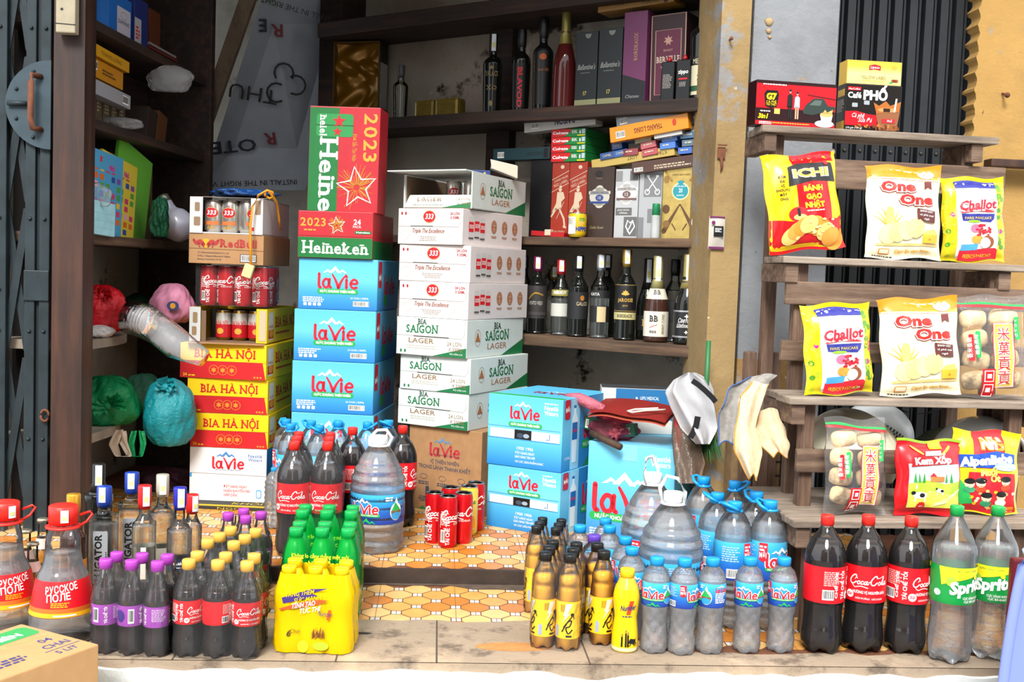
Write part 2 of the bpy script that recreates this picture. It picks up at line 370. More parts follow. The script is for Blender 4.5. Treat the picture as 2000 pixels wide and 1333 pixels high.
# shop shell
WL = plaster('damp_plaster', 'b4aea2', [('736b5f', 1.6, .5, .75, .65), ('2b2722', 7, .6, .68, .7), ('b5afa4', 5, .62, .72, .6)])
WB = plaster('mouldy_plaster', 'b5ab9c', [('8a7869', 1.4, .48, .7, .6), ('2a2521', 4.2, .585, .64, .72), ('c9c1b4', 6, .63, .7, .6), ('a78878', .9, .55, .8, .5)])
def slab(name, fr, t0, t1, z0, z1, th, mt, off=0):
    a, b = fr.p(t0, off), fr.p(t1, off); c, d = fr.p(t1, off+th), fr.p(t0, off+th); m = MB(); vs = []
    for z in (z0, z1): vs += [(q.x, q.y, z) for q in (a, b, c, d)]
    m.add(vs, [(3, 2, 1, 0), (4, 5, 6, 7), (0, 1, 5, 4), (1, 2, 6, 5), (2, 3, 7, 6), (3, 0, 4, 7)], mt); return struct(m.build(name))
slab('wall_left', LUv, -.02, 1.3, ZI, 2.46, .1, WL, .27)
slab('wall_right', RU, RU.t(668, .25), .12, ZI, 2.46, .1, WB, .25)
m = MB(); m.box(-1.5, .3, 4.95, 5.05, ZI, 2.46, WL); struct(m.build('wall_back'))
m = MB(); m.box(-2.4, 2.4, 2.8, 5.3, 2.46, 2.56, mat('3a3430', .9)); struct(m.build('ceiling'))
# front wall right of the opening
YJ = 3.28
def px_box(name, pl, pr, y0, y1, z0, z1, mt, py=600):
    z = .86-(py-550)*y0/2100; m = MB(); m.box(XA(pl, y0, z), XA(pr, y0, z), y0, y1, z0, z1, mt); return struct(m.build(name))
OCH = plaster('ochre_jamb', 'a58a5c', [('8f9193', 4, .56, .6, .72), ('6d5738', 2.2, .5, .75, .6), ('d0c8b0', 20, .66, .7, .7)])
GRY = plaster('grey_wall', '8f9296', [('6f6f70', 3, .5, .75, .6), ('a8814e', 7, .66, .69, .7), ('4c4946', 30, .62, .67, .75)])
YEL = plaster('yellow_wall', 'b28b4c', [('8c7040', 3, .5, .75, .6), ('8d8a82', 6, .62, .65, .72), ('4a3a28', 16, .66, .7, .75)])
px_box('trim_3', 1383, 1440, YJ, YJ+.3, 0, 2.6, OCH)
GRO = plaster('peeling_grey_ochre', 'a37f49', [('8f9296', 1.1, .47, .53, .7), ('c0bdb2', 7, .6, .63, .7)])
m = MB(); x0, x1 = XA(1440, YJ), XA(1603, YJ); m.box(x0, x1, YJ+.02, YJ+.12, .0, .62, GRO); m.box(x0, x1, YJ+.02, YJ+.12, .62, 2.6, GRY)
for px, py, r in ((1502, 43, .014), (1501, 61, .009), (1503, 73, .006)):
    q = at_y(px, py, YJ+.02); m.lathe([(r, 0), (r*.8, .004), (r*.2, .006)], mat('a98f68', .9), 9, lambda a, R, z, q=q: V((q.x+R*cos(a)*(1+.2*sin(3*a)), q.y-z, q.z+R*sin(a))))
struct(m.build('wall_front'))
# folding shutter door, right
DK = mat('15191d', .5, var=.25, sc=20); DK2 = mat('0a0c0e', .6)
YD = YJ+.14; dx0, dx1 = XA(1600, YD)-.03, XA(1935, YD)
m = MB(); m.box(dx0, dx1, YD+.03, YD+.05, 0, 2.3, DK2); n = 12; pw = (dx1-dx0)/n
for k in range(n):
    a = dx0+k*pw
    vs = []
    for u, yy in ((0, .03), (.12, 0), (.62, 0), (.74, .03), (.8, .012), (.94, .012), (1, .03)): vs += [(a+u*pw, YD+yy, 0), (a+u*pw, YD+yy, 2.3)]
    m.add(vs, [(2*i, 2*i+2, 2*i+3, 2*i+1) for i in range(6)], DK)
    q = .86+(560-292)/2100*YD
    m.lathe([(.007, 0), (.006, .003), (.002, .005)], mat('3a3632', .5, .5), 8, lambda A, R, z, a=a: V((a+.37*pw+R*cos(A), YD-z, q+R*sin(A))))
struct(m.build('door_1'))
# yellow wall with the scalloped edge
yx = XA(1902, YJ-.05); m = MB(); rr = random.Random(5); pts = []
z = 0
while z < 2.3: pts.append((yx+.009*abs(sin(z*PI/.05))+rr.uniform(0, .003), z)); z += .0083
n = len(pts); Yw = YJ+.08
vs = [(x, Yw, z) for x, z in pts]+[(2.2, Yw, z) for x, z in pts]+[(x, Yw+.2, z) for x, z in pts]
m.add(vs, [(i, n+i, n+i+1, i+1) for i in range(n-1)]+[(i+1, 2*n+i+1, 2*n+i, i) for i in range(n-1)], YEL); struct(m.build('wall_front'))
# brown timber jamb and steel gate, left
BRN = wood('140a06', '351d13', (12, 12, 1), .55, '52301d')
px_box('trim_4', 101, 161, 3.2, 3.3, ZI, 2.3, BRN)
m = MB(); m.box(-2.2, XA(98, 3.2)-.05, 3.42, 3.5, 0, 2.3, mat('17110d', .9)); struct(m.build('wall_front'))
STEEL = mat('222e33', .55, .3, var=.35, sc=14); RUST = mat('6a3d26', .8, var=.3)
gx = XA(0, 3.26); g = thing('folding_gate', (gx, 3.26, .02), 0, 'dark blue-grey steel lattice gate folded beside the brown timber jamb', 'gate')
gw = XA(97, 3.26)-gx
for k, (a, b) in enumerate(((-.02, .02), (.075, .105), (.118, .148))):
    m = MB(); s = gw/.148; m.box(a*s, b*s, -.012, .02, -.02, 2.25, STEEL, .003)
    for z in (.3, .62, .74, .95, 1.5): m.lathe([(.006, 0), (.005, .004), (.001, .006)], STEEL, 8, lambda A, R, zz, z=z, c=(a+b)/2*s: V((c+R*cos(A), -.012-zz, z+R*sin(A))))
    m.build('channel', g)
m = MB(); m.box(.098*gw/.148, .125*gw/.148, 0, .01, -.02, 2.25, mat('1c2529', .6, .3)); m.build('channel', g)
for k in range(5):
    for sgn in (1, -1):
        z = .12+k*.44; m = MB(); x0, x1 = .01, .075*gw/.148
        a, b = (x0, x1) if sgn > 0 else (x1, x0); y = .006 if sgn > 0 else .014
        m.add([(a-.011, y, z), (a+.011, y, z), (b+.011, y, z+.42), (b-.011, y, z+.42), (a-.011, y+.005, z), (a+.011, y+.005, z), (b+.011, y+.005, z+.42), (b-.011, y+.005, z+.42)],
              [(0, 1, 2, 3), (7, 6, 5, 4), (0, 3, 7, 4), (1, 5, 6, 2)], STEEL); m.build('lattice_bar', g)
m = MB(); m.box(.074*gw/.148, .149*gw/.148, -.018, -.011, .71, .8, STEEL, .003); m.build('joining_plate', g)
pc = at_y(103, 207, 3.25); m = MB(); cx, cz = pc.x-gx, pc.z-.02; vs = []
for y in (-.026, -.02): vs += [(cx-.128*cos(PI*(k/20-.5)), y, cz+.128*sin(PI*(k/20-.5))) for k in range(21)]
m.add(vs, [tuple(range(21))[::-1], tuple(range(21, 42))]+[(k, k+1, 22+k, 21+k) for k in range(20)], mat('33424a', .55, .3, var=.25, sc=14))
for a in (-70, -25, 25, 70): m.lathe([(.006, 0), (.005, .004), (.001, .006)], STEEL, 8, lambda A, R, z, a=a: V((cx-.02-.085*cos(rad(a))+R*cos(A), -.026-z, cz+.1*sin(rad(a))+R*sin(A))))
o = m.build('lock_plate', g)
m = MB(); hz = [at_y(70, y, 3.24).z-.02 for y in (150, 253)]; hx = at_y(70, 200, 3.24).x-gx
m.tube([(hx+.016, -.026, hz[0]), (hx, -.05, hz[0]), (hx-.002, -.055, hz[0]-.02), (hx-.002, -.055, hz[1]+.03), (hx+.002, -.05, hz[1]), (hx+.018, -.026, hz[1])], .0085, RUST, 10); m.build('handle', o)
m = MB(); m.tube([(hx-.075, -.034, cz), (hx-.02, -.034, cz)], .007, STEEL, 8); m.build('bolt', o)
m = MB(); c = at_y(88, 812, 3.24); m.tube([(c.x-gx+.012*cos(t), -.022, c.z-.02+.017*sin(t)) for t in [k*PI/6 for k in range(12)]], .004, RUST, 6, True); m.build('lock_ring', g)
# ---------------------------------------------------------------- right-hand wall shelf unit
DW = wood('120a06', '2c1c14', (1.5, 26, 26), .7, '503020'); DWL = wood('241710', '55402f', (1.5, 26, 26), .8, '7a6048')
zA = {'low': .642, 'mid': .998, 'top': 1.462, 'crown': 1.87}
u = thing('wall_shelf_unit', RU.p(0, 0, ZI), RU.a, 'dark brown timber shelf unit fixed to the mouldy wall, full of bottles and boxes', 'shelves')
tl, tr = RU.t(640, .1), RU.t(1372, 0)
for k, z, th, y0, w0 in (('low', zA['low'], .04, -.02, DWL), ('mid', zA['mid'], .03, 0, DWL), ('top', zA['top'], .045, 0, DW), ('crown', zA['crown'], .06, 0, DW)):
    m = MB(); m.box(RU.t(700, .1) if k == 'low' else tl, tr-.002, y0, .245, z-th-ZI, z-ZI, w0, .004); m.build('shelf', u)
for pl, pr, y0 in ((1372, 1393, -.01), (939, 984, .2), (612, 655, .1)):
    m = MB(); a, b = RU.t(pl, y0), RU.t(pr, y0); m.box(a, b, y0, .249, 0, 2.2, DW, .004); m.build('upright', u)
# ---------------------------------------------------------------- left-hand wall shelves
ul = thing('wall_shelf_unit', LUv.p(0, 0, ZI), LUv.a, 'dark timber shelf unit along the left wall, holding boxes and plastic bags', 'shelves')
zL = [LUv.z(y, LUv.t(x)) for x, y in ((169, 31), (166, 226), (160, 456), (156, 668), (154, 858))]
for k, z in enumerate(zL):
    m = MB(); t1 = 1.05 if k < 3 else .55+.06*(k == 3)
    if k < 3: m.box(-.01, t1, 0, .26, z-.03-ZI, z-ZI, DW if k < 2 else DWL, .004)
    else:
        vs = []; n = 10
        for zz in (z-.028-ZI, z-ZI): vs += [(-.01, .26, zz), (-.01, .0, zz)]+[(t1*(.35+.65*sin(PI/2*k2/n)), .26-.26*cos(PI/2*k2/n), zz) for k2 in range(n+1)]
        q = n+3; m.add(vs, [tuple(range(q))[::-1], tuple(range(q, 2*q))]+[(i, (i+1) % q, q+(i+1) % q, q+i) for i in range(q)], mat('857a6c', .85, var=.25, sc=12))
    m.build('shelf', ul)
m = MB(); t0, t1 = LUv.t(330, .0), 1.2; m.box(1.05, 1.09, -.02, .26, 0, 2.2, DW, .004); m.build('upright', ul)
m = MB(); m.box(.5, 1.05, .235, .262, zL[1]-ZI, 2.2, DW); m.build('back_panel', ul)
# ---------------------------------------------------------------- insulation board and stick under the stair
qs = [at_y(392, 372, 4.75), at_y(596, 372, 4.82), at_y(706, -30, 4.80), at_y(520, -30, 4.60)]
m = MB(); nrm = (qs[1]-qs[0]).cross(qs[3]-qs[0]).normalized(); nrm = -nrm if nrm.y > 0 else nrm
vs = qs+[q-nrm*.03 for q in qs]; m.add(vs, [(0, 1, 2, 3), (7, 6, 5, 4), (0, 4, 5, 1), (1, 5, 6, 2), (2, 6, 7, 3), (3, 7, 4, 0)], mat('9aa2ac', .5, .2, var=.08, sc=8))
ex = (qs[1]-qs[0]).normalized(); ey = nrm.cross(ex); BS = plane(qs[0], ex, ey, nrm)
def bpt(px, py):                           # board coordinates of a pixel
    d = ray(px, py); t = (qs[0]-CAM).dot(nrm)/d.dot(nrm); q = CAM+d*t-qs[0]; return q.dot(ex), q.dot(ey)
INK, NAVY, CRIM = mat('14151a', .6), mat('182038', .6), mat('7a2030', .6)
x, y = bpt(478, 266); m.text(BS, 'OTE', x-.05, y-.02, .05, NAVY, 2, w=.19, rot=PI+.10, al='C', bold=.02)
x, y = bpt(525, 251); m.text(BS, 'R', x, y-.02, .05, CRIM, 2, w=.05, rot=PI+.10, bold=.02)
x, y = bpt(497, 170); m.text(BS, 'THU', x, y, .06, INK, 2, w=.2, rot=PI-.16)
x, y = bpt(540, 38); m.text(BS, 'R', x, y-.02, .05, CRIM, 2, w=.05, rot=PI, bold=.02); x, y = bpt(513, 38); m.text(BS, 'E', x, y, .05, NAVY, 2, rot=PI, bold=.02)
x, y = bpt(555, 166)
for cx, cy, a in ((0, .045, -30), (.045, 0, 240), (-.03, -.03, 60)): m.stroke(BS, [(x+cx*1.1+.04*cos(rad(a+k*30)), y+cy*1.1+.04*sin(rad(a+k*30))) for k in range(9)], .009, INK, 2)
x, y = bpt(568, 10); m.text(BS, 'INSTALL IN THE RIGHT WAY', x, y, .022, INK, 2, rot=PI-.25)
x, y = bpt(455, 345); m.text(BS, 'INSTALL IN THE RIGHT WAY REMOVE', x, y-.02, .022, INK, 2, rot=PI+.03)
tag(m.build('insulation_board'), 'grey foil insulation board with printed lettering leaning under the dark ceiling', 'insulation board')
m = MB(); a, b = at_y(392, 265, 4.5), at_y(505, -60, 4.2); d = (b-a).normalized(); s1 = d.cross(V((0, 1, 0))).normalized()*.028; s2 = d.cross(s1).normalized()*.018
vs = [a-s1-s2, a+s1-s2, a+s1+s2, a-s1+s2, b-s1-s2, b+s1-s2, b+s1+s2, b-s1+s2]
m.add(vs, [(3, 2, 1, 0), (4, 5, 6, 7), (0, 1, 5, 4), (1, 2, 6, 5), (2, 3, 7, 6), (3, 0, 4, 7)], wood('3a3026', '6e5f4e', (12, 12, 1.5))); tag(m.build('timber_batten'), 'pale timber batten leaning along the left edge of the insulation board', 'batten')
# ---------------------------------------------------------------- printed marks shared by packets
def lavie(m, sf, cx, cy, w, L=2, c=None, mt=None, hill=True, fat=1):        # rounded red wordmark with a tall V and peaks above; w = width
    k = w/6.2; c = c or LVR; P = lambda l: [(cx+(x-3.1)*k, cy+(y-1.05)*k) for x, y in l]; wd = .42*k*fat
    m.stroke(sf, P([(.25, 2.1), (.25, .35), (.5, .08)]), wd, c, L, 3)
    m.stroke(sf, P([(1.75, .75), (1.6, 1.25), (1.15, 1.3), (.85, .7), (1.15, .12), (1.6, .2), (1.75, .75)]), wd*.9, c, L, 4); m.stroke(sf, P([(1.85, 1.35), (1.82, .4), (2.05, .1)]), wd*.9, c, L, 3)
    m.stroke(sf, P([(2.25, 2.05), (2.75, 1.2), (3.2, .1)]), lambda t: wd*(.55+.6*t), c, L, 4); m.stroke(sf, P([(3.2, .1), (3.7, 1.2), (4.35, 2.05)]), lambda t: wd*(1.15-.7*t), c, L, 4)
    m.stroke(sf, P([(4.4, 1.3), (4.4, .1)]), wd, c, L); m.ell(sf, cx+(4.4-3.1)*k, cy+(1.75-1.05)*k, wd*.55, wd*.55, c, L, 10)
    m.stroke(sf, P([(5.05, .75), (6.0, .8), (5.85, 1.25), (5.4, 1.33), (5.0, .75), (5.3, .15), (5.95, .2)]), wd*.85, c, L, 4)
    if hill and mt:
        for a, h, b in ((1.55, .55, .75), (2.65, 1.05, .95), (3.75, .6, .7)):
            pk = P([(a-b, 2.25), (a, 2.25+h), (a+b, 2.25), (a+b*.45, 2.3), (a, 2.25+h*.45), (a-b*.4, 2.3)]); m.poly(sf, pk, mt, L)
def pill(m, sf, cx, cy, w, h, tx, L=2, bc=None, tc=None):
    m.rrect(sf, cx-w/2, cy-h/2, cx+w/2, cy+h/2, h*.48, bc or LVG, L); m.text(sf, tx, cx, cy-h*.24, h*.48, tc or WHITE, L+1, w=w*.86, bold=.03)
def peaks(m, sf, cx, cy, w, mt, L=2):
    for a, h, b in ((-.25, .16, .2), (.0, .3, .26), (.28, .18, .2)): m.poly(sf, [(cx+(a-b)*w, cy), (cx+a*w, cy+h*w), (cx+(a+b)*w, cy), (cx+(a+.04)*w, cy+h*.35*w), (cx+(a-.04)*w, cy+h*.45*w)], mt, L)
CC = [([(2.0, 2.2), (1.85, 2.75), (1.3, 2.6), (.6, 1.8), (.35, .95), (.7, .35), (1.3, .4), (1.95, 1.0)], .3), ([(1.6, 1.6), (1.9, 2.0), (2.3, 1.9)], .14),
      ([(2.75, 1.25), (2.3, .95), (2.35, .45), (2.7, .4), (2.95, .85), (2.75, 1.25)], .24), ([(3.75, 1.1), (3.5, 1.25), (3.15, .8), (3.3, .38), (3.8, .6)], .24),
      ([(4.6, 1.15), (4.2, 1.15), (4.0, .6), (4.25, .38), (4.65, .9)], .24), ([(4.75, 1.3), (4.6, .55), (4.8, .4), (5.1, .7)], .24), ([(5.15, 1.05), (5.6, 1.2)], .24),
      ([(.9, .15), (1.6, -.55), (2.4, -.3), (3.4, -.15), (4.9, -.5)], .2)]
C2 = [([(x+5.3, y) for x, y in CC[0][0]], .3), ([(x+5.35, y) for x, y in CC[2][0]], .24), ([(8.55, .5), (8.8, 1.5), (9.15, 2.3), (9.3, 2.55), (9.2, 2.0), (8.9, .9), (8.95, .4), (9.2, .55)], .22),
      ([(9.95, 1.15), (9.6, 1.15), (9.35, .6), (9.6, .38), (10, .9)], .24), ([(10.1, 1.3), (9.95, .55), (10.15, .4), (10.4, .7)], .24), ([(6.9, 2.7), (7.6, 2.2), (8.4, 2.35), (9.2, 2.75)], .16)]
def cola_script(m, sf, cx, cy, w, L=2, c=None, part=None, rot=0):
    k = w/10.4; ca, sa = cos(rot), sin(rot)
    for pts, wd in ((CC if part != 2 else [])+(C2 if part != 1 else [])):
        q = [((x-5.2)*k, (y-1.1)*k) for x, y in pts]
        m.stroke(sf, [(cx+x*ca-y*sa, cy+x*sa+y*ca) for x, y in q], wd*k, c or WHITE, L, 3)
def t333(m, sf, cx, cy, r, L=2):
    m.ell(sf, cx, cy, r*1.35, r*1.12, mat('c9a36a', .5), L); m.ell(sf, cx, cy, r*1.25, r, mat('b8121f', .45), L+1)
    m.text(sf, '333', cx, cy-r*.42, r*.9, WHITE, L+2, w=r*1.7, shear=.15, bold=.02)
# ---------------------------------------------------------------- cartons
def carton(name, label, cat, pl, pr, pt, zb, Y, deg, d, body, prints=None, group=None, h=None, lean=0, ch=.002, w=None, finish=True):
    """front face spans columns pl..pr, its top left corner reaches row pt, stands at height zb"""
    x = XA(pl, Y, zb+.08); f = Fr(x, Y, deg)
    w = w or f.t(pr, 0, zb+.08); h = h or ZA(pt, x, Y)-zb
    m = MB(); m.box(0, w, 0, d, 0, h, body, ch)
    fr = plane((0, 0, 0), (1, 0, 0), (0, 0, 1), (0, -1, 0)); sd = plane((w, 0, 0), (0, 1, 0), (0, 0, 1), (1, 0, 0)); tp = plane((0, 0, h), (1, 0, 0), (0, 1, 0), (0, 0, 1))
    if prints: prints(m, fr, sd, tp, w, d, h)
    if not finish: return m, f, w, h
    o = m.build(name); put(o, (x, Y, zb), f.a); tag(o, label, cat, group); o['h'] = h; return o
CB = wood  # (kept short)
BLUE1, BLUE2, BLUE3 = mat('54b4e0', .5), mat('2f92cf', .5), mat('1666ad', .5)
def grad(name, stops, axis='Z', sc=1., off=0.):           # printed colour that runs over the height of the carton, in its own metres
    if name in MATS: return MATS[name]
    m, n, b = nodes(name); t = n.nodes.new('ShaderNodeTexCoord'); s = n.nodes.new('ShaderNodeSeparateXYZ'); q = n.nodes.new('ShaderNodeMath'); q.operation = 'MULTIPLY_ADD'
    n.links.new(t.outputs['Object'], s.inputs[0]); n.links.new(s.outputs[axis], q.inputs[0]); q.inputs[1].default_value = sc; q.inputs[2].default_value = off
    n.links.new(ramp(n, q.outputs[0], [(p, lin(c)) for p, c in stops]).outputs[0], b.inputs['Base Color']); b.inputs['Roughness'].default_value = .45; MATS[name] = m; return m
LVB = grad('water_carton_print', [(0, '1f74b8'), (.35, '3d9ed4'), (.6, '62bde4'), (1, '57b6e2')], sc=1/.17)
LVB2 = grad('big_water_carton_print', [(0, '2a7fbf'), (.45, '58b4e0'), (.8, '66c3ea'), (1, '6fc6ea')], sc=1/.3)
def pr_lavie_s(m, fr, sd, tp, w, d, h):
    lavie(m, fr, w*.5, h*.56, w*.52, 2, mt=WHITE); pill(m, fr, w*.5, h*.36, w*.52, h*.1, 'NƯỚC KHOÁNG THIÊN NHIÊN')
    m.small(fr, w*.06, h*.22, w*.28, h*.022, 3, WHITE); m.bars(fr, w*.7, h*.08, w*.9, h*.18); m.text(fr, '24 CHAI | 350ML', w*.78, h*.22, h*.035, WHITE)
    for k in range(4): m.rrect(fr, w*.07+k*w*.06, h*.07, w*.11+k*w*.06, h*.13, .002, WHITE, 2)
    m.rrect(sd, d*.04, h*.45, d*.18, h*.97, .01, mat('b5152a', .5), 2); m.text(sd, 'MỚI', d*.11, h*.6, h*.1, WHITE, 3, w=d*.1, bold=.03)
    m.rrect(sd, d*.3, h*.1, d*.45, h*.3, .01, LVG, 2); lavie(m, sd, d*.55, h*.5, d*.5, 2)
# stack of small water cartons, middle left
BLD = dict(cat='carton', group='small blue water cartons in the stack under the red beer cartons')
zb = ZI; Yb = 3.68
nm = ['blue water carton at the very bottom of the blue stack, mostly behind bottles', 'blue water carton fourth from the top in the blue stack, lower half hidden behind bottles',
      'blue water carton third from the top of the blue stack beside the yellow beer cases', 'blue water carton second from the top of the blue stack under the red beer cartons', 'topmost blue water carton, directly under the red and green beer cartons']
for k, (pl, pr, pt) in enumerate(((572, 731, 905), (568, 728, 805), (570, 729, 704), (574, 733, 603), (583, 737, 503))):
    o = carton('water_carton', nm[k], 'carton', pl, pr, pt, zb, Yb, -9, .36, LVB, pr_lavie_s, BLD['group']); zb += o['h']+.001
# red and green beer cartons on top
HR, HG, GOLD = mat('b3202c', .45, var=.06), mat('0f6b30', .45, var=.06), mat('c99a3a', .4)
SUN_ = mat('d9742a', .5)
def burst(m, sf, cx, cy, r, L=3):
    rr = random.Random(8)
    for k in range(56): a = rr.uniform(0, 2*PI); q = r*rr.uniform(.55, 1.15); m.stroke(sf, [(cx+.15*r*cos(a), cy+.15*r*sin(a)), (cx+q*cos(a), cy+q*sin(a))], .0013, GOLD if k % 2 else SUN_, L)
    st = [(cx+(r if i % 2 == 0 else r*.45)*cos(PI/2+.15+PI*i/5), cy+(r if i % 2 == 0 else r*.45)*sin(PI/2+.15+PI*i/5)) for i in range(10)]
    m.stroke(sf, st, r*.075, WHITE, L+1, closed=True)
def pr_hei(m, fr, sd, tp, w, d, h):
    m.rect(fr, .001, .001, w-.001, h*.44, HG, 1); m.text(fr, 'Heineken', w*.5, h*.1, h*.24, WHITE, 2, w=w*.9, slab=True)
    m.stroke(fr, [(0, h*.47), (w, h*.47)], .0012, mat('7a1018', .6), 2)
    m.text(fr, '2023', w*.2, h*.68, h*.17, GOLD, 2, w=w*.34, slab=True); m.small(fr, w*.08, h*.58, w*.22, h*.03, 1, GOLD)
    burst(m, fr, w*.52, h*.7, h*.19); m.text(fr, '24', w*.79, h*.73, h*.11, WHITE, 2, bold=.02); m.text(fr, 'PACK', w*.79, h*.66, h*.05, WHITE, 2)
    m.rrect(fr, w*.76, h*.53, w*.98, h*.6, .004, HG, 2); m.text(fr, 'Heineken', w*.87, h*.55, h*.035, WHITE, 3, w=w*.18, bold=.02)
    m.rect(sd, .001, .001, d-.001, h*.4, HG, 1)
o = carton('beer_carton', 'red and green beer carton lying flat on top of the blue water carton stack', 'carton', 582, 728, 411, zb, Yb-.01, -9, .34, HR, pr_hei); zb += o['h']+.001
m, f, w, h = carton('', '', '', 590, 727, 206, zb, Yb+.0, -9, .13, HR, None, finish=False)
h *= .99; FR = plane((0, 0, 0), (1, 0, 0), (0, 0, 1), (0, -1, 0))
m.rect(FR, .001, .001, w*.42, h-.001, HG, 1)
m.text(FR, 'Heine', w*.16, h*.36, w*.23, WHITE, 2, w=h*.72, rot=-PI/2, slab=True)
m.rrect(FR, w*.1, h*.72, w*.62, h*.94, .01, mat('2c8a48', .4), 2); m.stroke(FR, [(w*.1, h*.83), (w*.62, h*.83)], .003, mat('0a4a20', .5), 3); m.star(FR, w*.42, h*.87, w*.1, RED, 4); m.star(FR, w*.4, h*.77, w*.07, RED, 4)
m.text(FR, 'neiel', w*.15, h*.83, w*.1, WHITE, 4, w=h*.2, rot=-PI/2, slab=True)
m.text(FR, '2023', w*.78, h*.72, w*.18, GOLD, 2, w=h*.46, rot=-PI/2, slab=True); m.text(FR, 'Khơi Sắc Tân Niên', w*.62, h*.62, w*.06, GOLD, 2, w=h*.26, rot=-PI/2)
burst(m, FR, w*.7, h*.24, w*.29)
o = m.build('beer_carton'); put(o, (XA(592, Yb), Yb, zb), f.a); o.rotation_euler[1] = rad(.5); tag(o, 'upright red and green beer carton, its wordmark turned sideways', 'carton'); zHt = zb+h
# ---------------------------------------------------------------- white cartons, middle stack
SGW, SGG, SGD, TAN = mat('ced6d1', .55, var=.03), mat('0c6b3a', .5), mat('17402f', .5), mat('8a6a48', .6)
W33 = mat('d8cfcd', .55, var=.03); PINK = mat('d9b8ad', .6); BRZ = mat('a5683c', .5)
LINE = mat('8f8a84', .8)
def pr_saigon(m, fr, sd, tp, w, d, h, opened=False):
    m.poly(fr, [(w*.52, .001), (w-.001, .001), (w-.001, h*.27)], SGG, 1)
    m.text(fr, 'BIA', w*.37, h*.83, h*.13, SGD, 2, w=w*.13, slab=True); m.text(fr, 'SAIGON', w*.37, h*.6, h*.2, SGG, 2, w=w*.46, slab=True)
    m.stroke(fr, [(0, h*.52), (w*.93, h*.5), (w*.97, h*.62), (w*.97, h)], .001, LINE, 2); m.rect(fr, w*.25, h*.495, w*.75, h*.52, mat('3b3a30', .8), 2)
    m.text(fr, 'LAGER', w*.36, h*.33, h*.13, TAN, 2, w=w*.36, bold=.01); m.small(fr, w*.12, h*.24, w*.48, h*.035, 2, mat('b9b7ac', .6), al='C')
    m.text(fr, '24 LON', w*.83, h*.3, h*.11, TAN, 2, w=w*.2); m.text(fr, 'X 330ML', w*.85, h*.16, h*.1, TAN, 3, w=w*.2); m.text(fr, 'ĐỘ CỒN 4,3%', w*.86, h*.07, h*.04, WHITE, 2, w=w*.18)
    for k in (0, 1): m.ell(fr, w*(.07+.06*k), h*.1, h*.03, h*.045, SGG, 2)
    pr_sg_side(m, sd, d, h)
def pr_sg_side(m, sd, d, h):
    m.poly(sd, [(d*.6, .001), (d-.001, .001), (d-.001, h*.42)], SGG, 1)
    m.stroke(sd, [(d*.18+h*.15*cos(k*PI/9), h*.52+h*.22*sin(k*PI/9)) for k in range(18)], .0014, BRZ, 2, closed=True); m.poly(sd, [(d*.14, h*.42), (d*.22, h*.42), (d*.185, h*.66), (d*.175, h*.66)], BRZ, 2)
    m.text(sd, 'BIA', d*.52, h*.74, h*.16, SGD, 2, w=d*.13, slab=True); m.text(sd, 'SAIGON', d*.52, h*.44, h*.25, SGG, 2, w=d*.42, slab=True); m.text(sd, 'LAGER', d*.52, h*.2, h*.16, BRZ, 2, w=d*.34)
def pr_333(m, fr, sd, tp, w, d, h):
    t333(m, fr, w*.49, h*.77, h*.155, 3); m.stroke(fr, [(0, h*.5), (w*.94, h*.49), (w*.97, h*.6), (w*.97, h)], .001, LINE, 2); m.rect(fr, w*.2, h*.495, w*.55, h*.515, mat('3b3a30', .8), 2)
    m.text(fr, 'Triple The Excellence', w*.47, h*.32, h*.12, mat('8a4f38', .6), 2, w=w*.5, shear=.3, bold=.012); m.small(fr, w*.33, h*.2, w*.3, h*.03, 3, mat('a9a39e', .6), al='C')
    m.text(fr, '24 LON', w*.88, h*.82, h*.075, mat('a3202a', .5), 2, w=w*.14, bold=.02); m.text(fr, 'X 330ML', w*.88, h*.71, h*.075, mat('a3202a', .5), 2, w=w*.14, bold=.02)
    for k in (0, 1): m.ell(fr, w*(.06+.06*k), h*.86, h*.03, h*.045, mat('a3202a', .5), 2)
    m.stroke(fr, [(w*.1, h*.1), (w*.2, h*.3), (w*.1, h*.4), (w*.05, h*.3)], .002, PINK, 1, 5); m.stroke(fr, [(w*.75, h*.1), (w*.85, h*.3), (w*.9, h*.1)], .002, PINK, 1, 5)
    for k in range(3):
        x = d*(.13+.09*k); z0 = h*(.16+.03*(k == 1)); m.rrect(sd, x-d*.037, z0, x+d*.037, z0+h*.64, .005, mat('c9c6c4', .35), 2); m.rect(sd, x-d*.037, z0+h*.22, x+d*.037, z0+h*.5, RED, 3); m.text(sd, '333', x, z0+h*.32, h*.1, WHITE, 4, w=d*.062, bold=.02); m.rect(sd, x-d*.037, z0+h*.02, x+d*.037, z0+h*.07, mat('55524f', .4), 3)
    for k in range(3):
        x = d*(.5+.18*k); m.ell(sd, x, h*.58, d*.047, h*.19, BRZ, 2); m.stroke(sd, [(x+d*.036*cos(q*PI/8), h*.58+h*.15*sin(q*PI/8)) for q in range(16)], .001, PINK, 3, closed=True)
        m.rect(sd, x-d*.003, h*.45, x+d*.003, h*.7, PINK, 3); m.rect(sd, x-d*.022, h*.62, x+d*.022, h*.635, PINK, 3); m.rect(sd, x-d*.018, h*.51, x+d*.018, h*.525, PINK, 3); m.small(sd, x-d*.05, h*.3, d*.1, h*.022, 2, BRZ, al='C')
